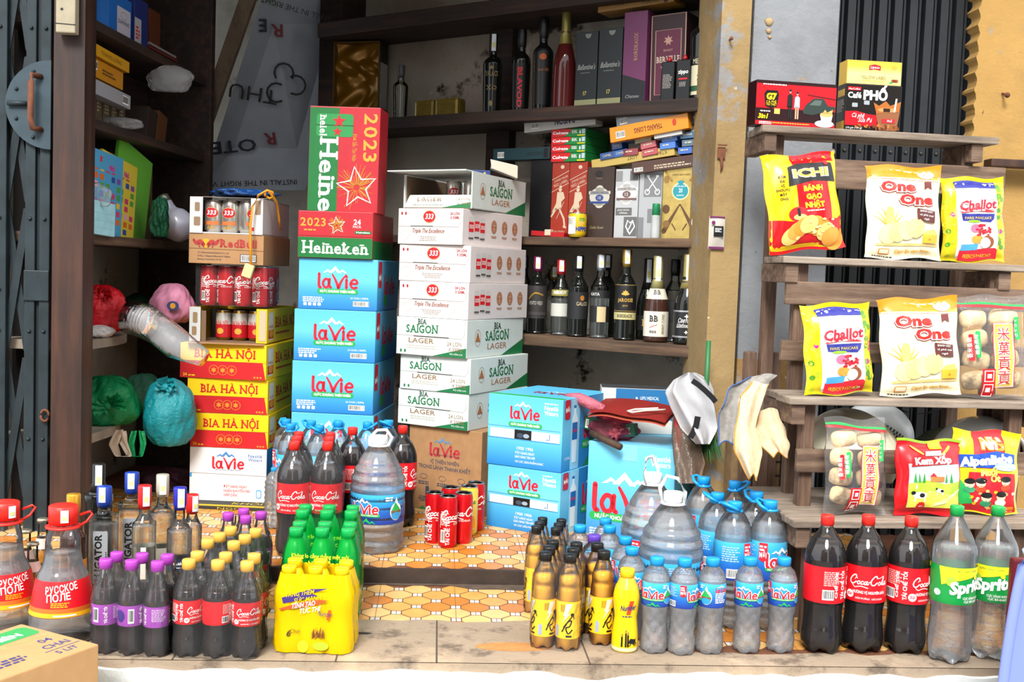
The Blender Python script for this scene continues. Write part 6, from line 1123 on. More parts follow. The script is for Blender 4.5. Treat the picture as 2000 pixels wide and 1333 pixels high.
def pr_one(m, f, w, h):
    m.rect(f, -w*.5, h*.87, w*.5, h, OEb, 2); m.poly(f, [(-w*.5, h*.85), (w*.5, h*.82), (w*.5, h*.9), (-w*.5, h*.92)], mat('f2a23a', .3), 1); m.stroke(f, [(-w*.48, h*.86), (0, h*.845), (w*.48, h*.83)], .003, WHITE, 3)
    P1 = mat('d9261c', .35)
    for t, x, y in (('One', -w*.12, h*.71), ('One', w*.12, h*.57)): m.text(f, t, x, y-h*.006, h*.1, mat('8a2a20', .5), 3, w=w*.49, bold=.12); m.text(f, t, x, y, h*.1, WHITE, 4, w=w*.48, bold=.1); m.text(f, t, x, y+h*.002, h*.1, P1, 5, w=w*.46, bold=.05)
    m.ell(f, w*.28, h*.9, w*.11, h*.05, CRE, 4); m.text(f, 'SỐ 1', w*.28, h*.89, h*.025, P1, 5); m.poly(f, [(w*.24, h*.73), (w*.24, h*.82), (w*.34, h*.82), (w*.34, h*.73), (w*.29, h*.76)], mat('6a2a24', .4), 4)
    for k in range(7): a = PI*(.2+.6*k/6); m.poly(f, [(-w*.25, h*.32), (-w*.25+w*.26*cos(a)-.004, h*.34+h*.22*sin(a)), (-w*.2, h*.32)], mat(('e2a23a', 'efc04a')[k % 2], .4), 2)
    m.ell(f, -w*.24, h*.44, w*.06, h*.1, mat('f0d070', .4), 3)
    for k in range(4): m.ell(f, w*(-.26+.12*k), h*(.25+.022*k), w*.12, h*.105, mat(('f2d694', 'eecb82')[k % 2], .5), 4+k, 20, -.5)
    m.rect(f, w*.2, h*.16, w*.42, h*.25, mat('e8ac2a', .4), 8); m.poly(f, [(w*.2, h*.25), (w*.42, h*.25), (w*.36, h*.31), (w*.24, h*.29)], mat('f0d060', .4), 8); m.ell(f, w*.3, h*.2, w*.015, h*.01, mat('b87a14', .5), 9)
    m.rect(f, -w*.4, h*.13, w*.44, h*.155, mat('e6bc74', .5), 3); m.poly(f, [(w*.12, h*.4), (w*.12, h*.53), (w*.38, h*.5), (w*.36, h*.37)], mat('5a2620', .4), 7)
    for k, s in enumerate(('BÁNH GẠO', 'vị phô mai', 'ngô')): m.text(f, s, w*.245, h*(.485-.04*k), h*.02, WHITE, 9, w=w*(.18, .2, .08)[k], rot=-.08)
    m.rrect(f, -w*.36, h*.045, -w*.22, h*.1, .003, OEb, 3); m.rrect(f, -w*.35, h*.052, -w*.23, h*.093, .002, CRE, 4); m.text(f, 'Càng ăn càng Ngon...', w*.1, h*.06, h*.032, mat('d9a01c', .4), 3, w=w*.52, bold=.03); m.small(f, -w*.42, h*.02, w*.3, h*.01, 1, BLACK, 3)
bag('snack_bag', 'cream and orange rice cracker bag in the middle of the second board', 1764, 503, 158, 183, SH[2][0]+.04, Zs2, CRE, pr_one, .055, -.02, 0, OEb)
bag('snack_bag', 'cream and orange rice cracker bag in the middle of the third board', 1800, 778, 166, 190, SH[1][0]+.05, Zs3, CRE, pr_one, .06, -.07, -.03, OEb)
def pr_chal(m, f, w, h):
    BL, G = mat('2a2f86', .35), mat('8ac02a', .4); rr = random.Random(5)
    for k in range(46): m.ell(f, w*rr.choice((-1, 1))*rr.uniform(.34, .47), h*rr.uniform(.04, .9), w*.04, h*.028, mat(rr.choice(('d9c81a', 'a8b81a', '6a9a1c', 'e6d83a', 'c01c8a', '4a8a1c')), .3), 1, 8, rr.uniform(0, 3))
    m.rrect(f, -w*.31, h*.03, w*.34, h*.93, .01, mat('efeee6', .3), 2); m.rect(f, -w*.31, h*.86, w*.34, h*.95, BL, 3); m.ell(f, w*.02, h*.72, w*.29, h*.14, mat('efe8cc', .3), 4, 24, 0, 0, PI)
    m.text(f, 'Challot', w*.02, h*.6, h*.11, WHITE, 6, w=w*.64, shear=.2, bold=.12, rot=.06); m.text(f, 'Challot', w*.02, h*.603, h*.105, LVR, 7, w=w*.6, shear=.2, bold=.04, rot=.06); m.stroke(f, [(-w*.26, h*.56), (0, h*.6), (w*.3, h*.57)], lambda t: .009*sin(PI*t)+.001, LVR, 6, 5)
    m.poly(f, [(-w*.22, h*.47), (-w*.24, h*.55), (w*.3, h*.55), (w*.28, h*.49), (w*.22, h*.45)], BL, 4); m.text(f, 'PARIS PANCAKE', w*.02, h*.485, h*.03, mat('d9c040', .4), 5, w=w*.42)
    for k in range(26): m.ell(f, w*rr.uniform(-.02, .22), h*rr.uniform(.3, .42), w*.022, h*.014, mat(rr.choice(('a01020', 'c81c2a')), .3), 5, 8)
    m.ell(f, -w*.02, h*.38, w*.09, h*.05, mat('e06a8a', .4), 4); m.ell(f, w*.17, h*.22, w*.1, h*.075, mat('8a4a2a', .5), 5); m.ell(f, w*.13, h*.21, w*.085, h*.062, WHITE, 6); m.ell(f, w*.0, h*.25, w*.09, h*.05, mat('e8923a', .4), 4); m.ell(f, -w*.05, h*.46, w*.1, h*.015, G, 5)
    m.poly(f, [(-w*.27, .004), (-w*.27, h*.13), (w*.3, h*.15), (w*.34, h*.13), (w*.34, .004)], LVR, 4); m.text(f, 'FRENCH PANCAKE', w*.02, h*.045, h*.035, mat('efc83a', .4), 5, w=w*.44, slab=True); m.poly(f, [(-w*.26, h*.12), (-w*.25, h*.19), (w*.02, h*.2), (0, h*.13)], mat('4a9ad9', .4), 5)
bag('candy_bag', 'shiny yellow candy bag with blue band, right end of the second board', 1901, 506, 128, 166, SH[2][0]+.045, Zs2, mat('c9b818', .22), pr_chal, .05, -.04, -.1)
bag('candy_bag', 'shiny yellow candy bag with coconut picture, left on the third board', 1640, 776, 146, 178, SH[1][0]+.05, Zs3, mat('c9b818', .22), pr_chal, .055, -.07, .05)
def pr_kem(m, f, w, h):
    SK = mat('9ad0ea', .35); m.rect(f, -w*.36, h*.1, w*.44, h*.68, mat('d9eef2', .35), 1); m.poly(f, [(-w*.36, h*.1), (-w*.36, h*.42), (-w*.1, h*.47), (w*.2, h*.42), (w*.44, h*.46), (w*.44, h*.1)], mat('a8d83a', .35), 2); m.poly(f, [(-w*.36, h*.1), (-w*.36, h*.28), (w*.05, h*.33), (w*.44, h*.24), (w*.44, h*.1)], mat('e6e05a', .35), 3)
    for x in (-.28, -.22, -.15, .2, .28): m.poly(f, [(w*(x-.025), h*.44), (w*x, h*.58), (w*(x+.025), h*.44)], mat('2f8a3a', .4), 4)
    m.rect(f, -w*.05, h*.45, w*.16, h*.52, mat('c9743a', .4), 4); m.poly(f, [(-w*.07, h*.52), (w*.0, h*.57), (w*.05, h*.52)], RED, 5)
    m.poly(f, [(-w*.34, h*.64), (-w*.3, h*.75), (w*.3, h*.8), (w*.34, h*.69), (0, h*.67)], mat('a01018', .35), 5); m.text(f, 'Kem Xốp', w*.0, h*.69, h*.085, WHITE, 6, w=w*.56, bold=.05, rot=.06); m.poly(f, [(-w*.12, h*.79), (-w*.1, h*.85), (w*.14, h*.86), (w*.14, h*.8)], WHITE, 5); m.text(f, 'CREAM WAFER', w*.02, h*.81, h*.025, mat('1c2a6a', .4), 6, w=w*.2)
    for sg in (-1, 1):
        for k in range(3): m.ell(f, sg*w*(.2+.03*k), h*(.84+.02*k), w*.07, h*.014, mat('e6b03a', .4), 5, 10, sg*.5)
    for x, y, k in ((-.2, .27, 1), (.1, .33, .6)): m.ell(f, w*x, h*y, w*.1*k, h*.045*k, WHITE, 5); m.ell(f, w*(x+.03), h*y, w*.04*k, h*.03*k, BLACK, 6); m.ell(f, w*(x-.1*k), h*(y+.03), w*.03*k, h*.025*k, BLACK, 6); [m.rect(f, w*(x+q*k), h*(y-.09*k), w*(x+q*k)+w*.02*k, h*y, WHITE, 5) for q in (-.07, .06)]
    for k in range(4): m.poly(f, [(w*(.02+.1*k), h*(.12+.05*k)), (w*(.22+.07*k), h*(.17+.05*k)), (w*(.24+.07*k), h*(.21+.05*k)), (w*(.04+.1*k), h*(.17+.05*k))], mat(('f0e6b0', 'e6d694')[k % 2], .4), 5)
    m.star(f, -w*.17, h*.12, w*.07, RED, 5, .8, 12); m.text(f, 'NEW', -w*.17, h*.11, h*.02, WHITE, 6); m.rect(f, -w*.02, h*.88, w*.18, h*.99, mat('d9a81c', .35), 3); m.rect(f, -w*.5, h*.965, w*.5, h, mat('8ab02a', .4), 2)
bag('wafer_bag', 'red and white wafer bag with green meadow, in the middle of the lowest board', 1810, 1021, 142, 146, SH[0][0]+.06, Zs4, mat('c8101a', .28), pr_kem, .055, .01, .04)
def pr_alp(m, f, w, h):
    m.poly(f, [(-w*.22, h*.55), (-w*.22, h), (w*.24, h), (w*.24, h*.55)], RED, 1); m.text(f, 'Nhà', w*.05, h*.79, h*.12, OEb, 3, w=w*.36, bold=.14); m.text(f, 'Nhà', w*.05, h*.79, h*.12, WHITE, 4, w=w*.32, bold=.06)
    m.poly(f, [(-w*.46, h*.55), (-w*.46, h*.7), (-w*.2, h*.71), (w*.1, h*.76), (w*.4, h*.73), (w*.4, h*.58), (w*.1, h*.56)], mat('1a4aa8', .35), 3); m.text(f, 'Alpenliebe', -w*.03, h*.6, h*.1, WHITE, 5, w=w*.78, bold=.06, rot=.12, shear=.1)
    m.poly(f, [(-w*.34, h*.02), (-w*.3, h*.5), (w*.4, h*.5), (w*.46, h*.02)], mat('c41c28', .35), 2); m.text(f, 'Muối', w*.0, h*.47, h*.07, mat('efd060', .4), 4, bold=.06, rot=.1); m.text(f, 'Ớt', w*.1, h*.4, h*.07, mat('efd060', .4), 4, bold=.06, rot=.1); m.poly(f, [(-w*.46, h*.1), (-w*.46, h*.45), (-w*.3, h*.3), (-w*.2, h*.12)], LVG, 3)
    rr = random.Random(4)
    for x, y in ((-.28, .36), (-.12, .37), (-.02, .2), (.2, .22), (.25, .4)): m.ell(f, w*x, h*y, w*.07, h*.05, mat('f0c8a4', .5), 4); m.ell(f, w*x, h*y+h*.03, w*.08, h*.035, BLACK, 5); m.ell(f, w*x, h*y-h*.07, w*.08, h*.04, mat(rr.choice(('2a8a5a', 'd8401c', 'e8e0d0')), .5), 4)
    for k in range(16): m.ell(f, w*rr.uniform(-.3, .42), h*rr.uniform(.05, .3), w*.03, h*.02, mat(rr.choice(('f0a86a', 'efd6b0', 'e8b01c')), .4), 3, 9)
    m.ell(f, w*.25, h*.58, w*.18, h*.05, mat('a8d8e8', .35), 4)
    for sg in (-1, 1): m.star(f, sg*w*.37, h*.86, w*.1, mat('efa84a', .4), 2, .3, 10)
    m.rrect(f, w*.1, h*.03, w*.42, h*.1, .004, OEb, 4); m.text(f, 'KẸO', w*.26, h*.045, h*.04, WHITE, 5)
bag('candy_bag', 'yellow and red candy bag with blue ribbon lettering, right end of the lowest board', 1918, 1022, 142, 162, SH[0][0]+.075, Zs4, mat('e6c81a', .26), pr_alp, .05, .03, -.05)
# ---- clear bags of rice crackers
CKM = mat('efcf9c', .7, var=.12, sc=60, bmp=.3); CLR = pet('clear_bag', (.97, .97, .97), .25, .05, .05, .5, 30)
def pr_rice(m, f, w, h):
    OY = mat('d9b84a', .4); m.rect(f, -w*.02, h*.1, w*.27, h*.72, WHITE, 1); m.rect(f, -w*.0, h*.11, w*.25, h*.71, OY, 2); m.stroke(f, [(-w*.02, h*.1), (w*.27, h*.1), (w*.27, h*.72), (-w*.02, h*.72)], .002, RED, 3, closed=True)
    for k, s in enumerate('米菓貢貢'): m.text(f, s, w*.12, h*(.56-.14*k), h*.1, WHITE, 4, w=w*.2, bold=.05); m.text(f, s, w*.12, h*(.56-.14*k), h*.1, RED, 5, w=w*.18)
    m.rect(f, -w*.18, .008, w*.0, h*.28, RED, 3)
    for k in range(2): m.stroke(f, [(-w*.15, h*(.03+.13*k)), (-w*.03, h*(.03+.13*k)), (-w*.03, h*(.13+.13*k)), (-w*.15, h*(.13+.13*k))], .003, WHITE, 4, closed=True); m.rect(f, -w*.12, h*(.06+.13*k), -w*.06, h*(.1+.13*k), WHITE, 4)
    m.rrect(f, -w*.36, h*.36, -w*.29, h*.62, .003, RED, 2); m.text(f, '香米香脆', -w*.325, h*.49, h*.035, WHITE, 3, rot=PI/2, w=h*.2); m.rrect(f, -w*.26, h*.39, -w*.2, h*.65, .003, LVG, 2); m.text(f, '健康美味', -w*.23, h*.52, h*.03, WHITE, 3, rot=PI/2, w=h*.2)
    m.rect(f, w*.3, h*.56, w*.38, h*.78, LVG, 2); m.text(f, 'さくさく', w*.34, h*.67, h*.03, WHITE, 3, rot=PI/2, w=h*.17); m.poly(f, [(-w*.5, h*.93), (w*.5, h*.88), (w*.5, h*.9), (-w*.5, h*.95)], LVG, 2); m.poly(f, [(-w*.5, h*.9), (w*.5, h*.85), (w*.5, h*.875), (-w*.5, h*.925)], RED, 2)
def rice_bag(label, px, py, wpx, hpx, dy, zb, rot, yaw, fill=.8):
    o, w, h, fn, M, z0 = bag('cracker_bag', label, px, py, wpx, hpx, dy, zb, CLR, pr_rice, .07, rot, yaw, wr=.003); rr = random.Random(int(px)); me = None; rows = 4
    for j in range(rows):
        for i in range(2):
            m = MB(); a = w*.19; b = h*fill/rows*.46
            def fq(u, v): A = 2*PI*u; B = PI*(v-.5); r = cos(B); return V((a*r*abs(cos(A))**.6*(1 if cos(A) > 0 else -1), .02*sin(B) if abs(r) < .99 else 0, b*r*abs(sin(A))**.6*(1 if sin(A) > 0 else -1)))
            m.grid(fq, 22, 10, CKM); c = m.build('rice_cracker', o); q = M @ V(((i-.5)*w*.42+rr.uniform(-.004, .004), .0, .02+h*fill*(j+.5)/rows)); c.location = q-V((0, 0, z0)); c.rotation_euler = (-.1+rr.uniform(-.12, .12), rr.uniform(-.25, .25)+rot, rr.uniform(-.2, .2))
    return o
rice_bag('clear bag of oval rice crackers, left end of the lowest board', 1668, 1022, 134, 186, SH[0][0]+.06, Zs4, .02, .1)
rice_bag('clear bag of oval rice crackers, right end of the third board', 1936, 781, 142, 200, SH[1][0]+.055, Zs3, -.06, -.15)
# ---- helmets on the lowest board behind the back slat
def helmet(label, px, py, r, dy, zb, shell, rx=0, ry=0, rz=0, trim=None, stripe=None):
    t = RK.t(px, dy, zb); m = MB(); dome = lambda R: (lambda u, v: V((R*sin(v*1.75)*cos(2*PI*u), R*1.15*sin(v*1.75)*sin(2*PI*u), R*.95*cos(v*1.75))))
    m.grid(dome(r), 36, 14, shell); o = m.build('helmet_shell')
    i = MB(); i.grid(dome(r*.93), 36, 14, mat('17171a', .95)); i.build('lining', o)
    k = MB(); k.tube([(r*.97*sin(1.75)*cos(a), r*1.12*sin(1.75)*sin(a), r*.95*cos(1.75)) for a in [2*PI*q/40 for q in range(40)]], .006, trim or mat('121212', .6), 6, True); k.build('edge_trim', o)
    k = MB(); k.grid(lambda u, v: V(((u-.5)*.02, r*1.05*cos(v*PI), -r*.15-r*.8*sin(v*PI)*.45)), 2, 14, mat('26262a', .9)); k.build('chin_strap', o)
    if stripe:
        k = MB(); sf = Sf(lambda s, q, e: (r+.001+e)*V((sin(q)*cos(s), 1.15*sin(q)*sin(s), .95*cos(q))), .15)
        for j in range(8): k.rect(sf, -PI*.75+j*.1, 1.45, -PI*.75+j*.1+.05, 1.55, stripe, 2); k.rect(sf, -PI*.75+j*.1+.05, 1.55, -PI*.75+j*.1+.1, 1.65, stripe, 2)
        k.build('check_band', o)
    o.name = 'helmet'; o.location = RK.p(t, dy, zb); o.rotation_euler = (rx, ry, RK.a+rz); tag(o, label, 'helmet', 'motorbike helmets on the rack'); return o
def hz(px, py, dy): return RK.z(py, RK.t(px, dy, .4), dy)
helmet('cream open-face helmet with black edge on the rack, behind the clear cracker bag', 1662, 0, .122, .27, hz(1662, 885, .26), mat('d9d2b4', .25, coat=.5), .3, .25, .3)
helmet('white helmet tipped over to show its black lining, behind the candy bag', 1905, 0, .132, .27, hz(1905, 912, .27), mat('dfe3e4', .25, coat=.5), -1.0, .0, .1, trim=mat('dfe3e4', .25, coat=.5))
helmet('dark olive helmet half hidden behind the white tipped helmet', 1845, 0, .112, .50, hz(1848, 912, .5), mat('4a4d38', .4), -.9, 0, -.3)
helmet('worn brown helmet high up under the third board', 1792, 0, .105, .52, hz(1790, 775, .5), mat('7a6a4a', .6, var=.3), -.1, .1, .2)
helmet('white helmet with checked band lying behind the cream helmet', 1712, 0, .10, .50, hz(1712, 850, .48), mat('d9dfe0', .3), .0, .6, .2, stripe=mat('3a3f44', .5))
# ---- cloths over the end of the third board
def cloth(name, label, pts, wd, mt, seed, dy0, dy1, fold=.012, edge=None, cat='cloth', group=None):
    """pts: pixel path of the cloth's middle; wd: width in pixels along the path; hangs between depths dy0..dy1 in front of the rack frame"""
    n = 26; rr = random.Random(seed); ph = rr.uniform(0, 6); m = MB()
    def cl(t):
        k = t*(len(pts)-1); i = min(len(pts)-2, int(k)); f = k-i; g = lambda a, b: a+(b-a)*f
        return g(pts[i][0], pts[i+1][0]), g(pts[i][1], pts[i+1][1]), g(wd[i], wd[i+1])
    def P(u, v):
        x, y, w_ = cl(v); q = (u-.5)*w_*(1+.06*sin(v*17+ph)); y += 7*v*sin(u*6+ph*2); Y = RK.o.y+dy0+(dy1-dy0)*v-fold*.8*sin(u*7+ph+v*2)*(.4+v)-fold*.25*sin(u*15+ph*2-v*4); return at_y(x+q, y+3*sin(u*5+ph), Y)
    def off(d): return lambda u, v: P(u, v)+V((0, d, 0))
    m.grid(off(0), 30, n, mt); m.grid(off(.003), 30, n, mt)
    o = m.build(name); tag(o, label, cat, group)
    if edge:
        k = MB()
        k.tube([P(.02, v/16)+V((0, -.001, 0)) for v in range(17)]+[P(.02+.96*q/12, 1)+V((0, -.001, 0)) for q in range(1, 13)], .0018, edge, 6)
        k.build('hem', o)
    return o
TG, TC = mat('8a8680', .95, var=.2, sc=60, bmp=.6), mat('d6c09a', .95, var=.15, sc=50, bmp=.5)
cloth('towel', 'grey towel with blue hem hanging beside the ochre jamb', [(1492, 733), (1462, 752), (1436, 800), (1424, 868)], [50, 72, 62, 48], TG, 3, .22, .16, .01, mat('3f5a90', .9))
cloth('cloth', 'cream cloth with orange stitched edge hanging lowest, next to the grey towel', [(1485, 748), (1468, 775), (1456, 830), (1462, 880), (1470, 932)], [36, 44, 40, 58, 14], TC, 5, .14, .08, .012, mat('c98a34', .9), group=None)
cloth('cloth', 'cream cloth with brown edge draped under the rail end, right of the other cream cloth', [(1500, 800), (1503, 830), (1512, 862), (1524, 890)], [34, 56, 60, 30], TC, 8, .17, .13, .01, mat('b07a2a', .9))
# ---- plaid bag behind the rack foot, wall rail, hooks, keys
t0 = RK.t(1428, .6, .4); t1 = RK.t(1545, .6, .4); m = MB(); PB = mat('7a6242', .9, var=.2); m.box(0, t1-t0, 0, .1, 0, .5, PB, .02); q = plane((0, 0, 0), (1, 0, 0), (0, 0, 1), (0, -1, 0))
for k in range(5): m.rect(q, .015+k*.032, .02, .02+k*.032, .48, BLACK, 1); m.rect(q, .024+k*.032, .02, .0265+k*.032, .48, mat('5a1c1c', .9), 1)
for k in range(11): m.rect(q, .02, .03+k*.042, t1-t0-.02, .036+k*.042, BLACK, 2)
o = m.build('plaid_bag'); put(o, RK.p(t0, .565, 0), RK.a); tag(o, 'tan and black plaid cloth bag behind the foot of the wooden rack', 'bag')
def on_wall(px, py, Y=YJ): return at_y(px, py, Y)
q = on_wall(1930, 318, YJ+.03); m = MB(); m.box(0, .3, -.02, .03, -.012, .012, BRN, .003); o = m.build('wall_rail'); put(o, q); tag(o, 'brown timber rail fixed across the yellow wall', 'rail')
m = MB(); q = on_wall(1958, 183, YJ+.08); m.lathe([(.004, 0), (.004, .03)], RUST, 8); m.lathe([(.009, .03), (.009, .034)], RUST, 8); m.xf(Matrix.Rotation(PI/2+.3, 4, 'X')); o = m.build('nail'); put(o, q); tag(o, 'rusty nail sticking out of the yellow wall', 'nail')
m = MB(); q = on_wall(1425, 78, YJ); m.lathe([(.003, 0), (.003, .02)], RUST, 8); m.lathe([(.006, .02), (.006, .023)], RUST, 8); m.xf(Matrix.Rotation(PI/2, 4, 'X')); o = m.build('nail'); put(o, q); tag(o, 'small nail high in the ochre jamb', 'nail')
q = on_wall(1409, 288, YJ-.002); m = MB(); m.box(-.012, .012, -.006, .0, -.035, .0, RUST, .002); m.tube([(-.014, -.012, .006), (.014, -.012, .006)], .0025, RUST, 6); m.tube([(0, -.004, -.03), (.003, -.006, -.06), (0, -.003, -.075)], [.006, .004, .001], RUST, 6); o = m.build('rusty_hasp'); put(o, q); tag(o, 'rusted hasp hanging from a nail on the ochre jamb', 'hasp')
q = on_wall(1399, 455, YJ-.002); w_, h_ = .05, .1; m = MB(); PLM = mat('6a1f5a', .5)
m.grid(lambda u, v: V(((u-.5)*w_, -.004-.01*sin(PI*u)*sin(PI*v), (v-.5)*h_)), 8, 12, mat('b9b2a6', .5)); sf = plane((0, -.0155, 0), (1, 0, 0), (0, 0, 1), (0, -1, 0)); m.rect(sf, -.012, -.012, .018, .02, BLACK, 1); m.small(sf, -.008, .012, .02, .002, 4, WHITE); m.rect(plane((0, -.006, 0), (1, 0, 0), (0, 0, 1), (0, -1, 0)), -.024, -.05, .024, -.043, PLM, 2); m.rect(plane((0, -.006, 0), (1, 0, 0), (0, 0, 1), (0, -1, 0)), -.024, .045, .024, .05, PLM, 2); m.ell(sf, -.014, .03, .006, .006, PLM, 1)
o = m.build('sachet'); put(o, q); tag(o, 'small white and purple sachet pinned on the ochre jamb', 'sachet')
q = on_wall(1612, 279, YJ+.1); r = thing('key_ring', q, 0, 'bunch of keys on a steel ring hanging at the dark door edge', 'keys'); m = MB(); STL = mat('8f8c86', .35, .9)
m.tube([(.016*cos(a), 0, .016*sin(a)) for a in [2*PI*k/24 for k in range(24)]], .0016, STL, 6, True); m.build('ring', r)
for k, (x, c) in enumerate(((-.02, '3a3530'), (-.006, '7a6a4a'), (.006, '8f8c86'), (.018, 'a9a090'))):
    m = MB(); m.lathe([(.011, -.002), (.011, .002)], mat(c, .4, .8), 12); m.xf(Matrix.Rotation(PI/2, 4, 'X')); m.xf(Matrix.Translation((x, -.004*k, -.03))); m.box(x-.004, x+.004, -.004*k-.002, -.004*k+.002, -.068, -.038, mat(c, .4, .8)); m.build('key', r)
# ---------------------------------------------------------------- boxes on the right-hand shelves
def face(d=0): return plane((0, 0, 0), (1, 0, 0), (0, 0, 1), (0, -1, 0))
def shelf_box(fr, name, label, pl, pr, pt, dy, d, zb, mt, prints=None, pb=None, roll=0, yaw=0, cat='box', group=None, ch=.0012, sleeve=None):
    a, b = fr.t(pl, dy, zb), fr.t(pr, dy, zb); w = b-a; mid = (a+b)/2
    if pb is not None: zb = fr.z(pb, mid, dy)
    h = fr.z(pt, mid, dy)-zb; m = MB(); m.box(-w/2, w/2, 0, d, 0, h, mt, ch); f = plane((-w/2, 0, 0), (1, 0, 0), (0, 0, 1), (0, -1, 0))
    if prints: prints(m, f, w, h)
    o = m.build(name); o.location = fr.p(mid, dy, zb); o.rotation_euler = (0, roll, fr.a+yaw); tag(o, label, cat, group); return o, zb+h
ZM = zA['mid']; SILP = mat('b4b6b6', .4, .3); CRM = mat('c9c0a4', .5)
def pr_walk(m, f, w, h):
    S_ = mat('c9b49a', .45); m.ell(f, w*.6, h*.93, w*.11, h*.025, S_, 1); m.stroke(f, [(.001, h*.76), (w, h*.88)], .002, S_, 1); m.text(f, 'JOHNNIE WALKER', w*.55, h*.76, h*.028, S_, 1, w=w*.85, rot=.36); m.text(f, 'RED LABEL', w*.55, h*.7, h*.035, S_, 1, w=w*.85, rot=.36); m.stroke(f, [(.001, h*.6), (w, h*.72)], .002, S_, 1)
    m.ell(f, w*.52, h*.63, w*.09, h*.028, S_, 2); m.rect(f, w*.46, h*.645, w*.6, h*.685, S_, 2); m.poly(f, [(w*.35, h*.6), (w*.7, h*.6), (w*.8, h*.52), (w*.6, h*.47), (w*.62, h*.4), (w*.25, h*.36), (w*.05, h*.33), (w*.3, h*.45)], S_, 2); m.stroke(f, [(w*.75, h*.47), (w*.35, h*.25)], .0018, S_, 2); m.stroke(f, [(w*.5, h*.38), (w*.78, h*.25), (w*.85, h*.14)], w*.1, S_, 2); m.poly(f, [(w*.75, h*.16), (w*.95, h*.14), (w*.95, h*.12), (w*.75, h*.13)], S_, 3); m.stroke(f, [(w*.3, h*.38), (w*.05, h*.28)], w*.1, S_, 2)
    m.text(f, 'John Walker', w*.5, h*.07, h*.025, S_, 1, w=w*.7, shear=.3)
RDB = mat('96301f', .45, var=.05)
def crest(m, f, x, y, r, a, b, tx, num):
    m.ell(f, x, y, r*1.25, r, a, 2); m.ell(f, x, y+r*.8, r*.5, r*.45, a, 2); m.ell(f, x, y-r*.9, r*.5, r*.35, a, 2); m.rrect(f, x-r*1.35, y+r*.25, x+r*1.35, y+r*.62, r*.1, a, 2); m.text(f, tx, x, y+r*.33, r*.24, b, 3, w=r*2.3); m.ell(f, x, y-r*.12, r*.5, r*.36, b, 3); m.text(f, num, x, y-r*.28, r*.34, a, 4); m.rrect(f, x-r*1.2, y-r*.75, x+r*1.2, y-r*.5, r*.08, b, 3)
def pr_chd(m, f, w, h): crest(m, f, w*.48, h*.58, w*.3, mat('b8b4a8', .4), mat('2c3f7a', .4), 'CHIVAS REGAL', '18'); m.text(f, 'IMPERIA', w*.45, h*.83, h*.018, mat('8a7a5a', .5), 1); m.ell(f, w*.43, h*.9, w*.14, h*.05, mat('1c1512', .6), 1); m.text(f, 'Colin Scott', w*.4, h*.13, h*.035, mat('a89a70', .5), 1, w=w*.5, shear=.4)
def pr_chs(m, f, w, h):
    D = mat('5f6060', .5); crest(m, f, w*.5, h*.65, w*.36, mat('dcdcd8', .4), mat('6a4f4c', .4), 'CHIVAS REGAL', '12'); m.rect(f, w*.62, h*.83, w*.98, h*.97, D, 1); m.rect(f, .001, h*.82, w*.3, h*.97, mat('7f8080', .5), 1); m.rect(f, w*.05, h*.33, w*.75, h*.44, D, 1); m.text(f, 'James & John', w*.38, h*.4, h*.02, WHITE, 2, w=w*.5, shear=.4); m.text(f, 'Chivas', w*.38, h*.355, h*.025, WHITE, 2, w=w*.35, shear=.4); m.rect(f, w*.42, h*.03, w*.99, h*.31, D, 1)
    m.stroke(f, [(w*.7, h*.06), (w*.52, h*.17), (w*.6, h*.26), (w*.7, h*.22), (w*.8, h*.26), (w*.9, h*.17), (w*.7, h*.06)], w*.05, WHITE, 2); m.stroke(f, [(w*.6, h*.1), (w*.8, h*.24)], w*.04, WHITE, 2)
def pr_keys(m, f, w, h):
    D = mat('77787a', .5); m.rect(f, w*.2, h*.59, w*.97, h*.93, D, 1)
    for sg in (-1, 1): m.stroke(f, [(w*(.58-sg*.22), h*.67), (w*(.58+sg*.22), h*.88)], w*.035, WHITE, 2); m.stroke(f, [(w*(.58-sg*.22)+w*.1*cos(k*PI/6), h*.66+w*.1*sin(k*PI/6)) for k in range(12)], w*.035, WHITE, 2, closed=True); m.rect(f, w*(.58+sg*.2)-w*.06, h*.87, w*(.58+sg*.2)+w*.06, h*.895, WHITE, 2)
    m.rect(f, w*.4, h*.22, w*.98, h*.42, D, 1); m.rect(f, .001, .001, w*.25, h*.3, D, 1)
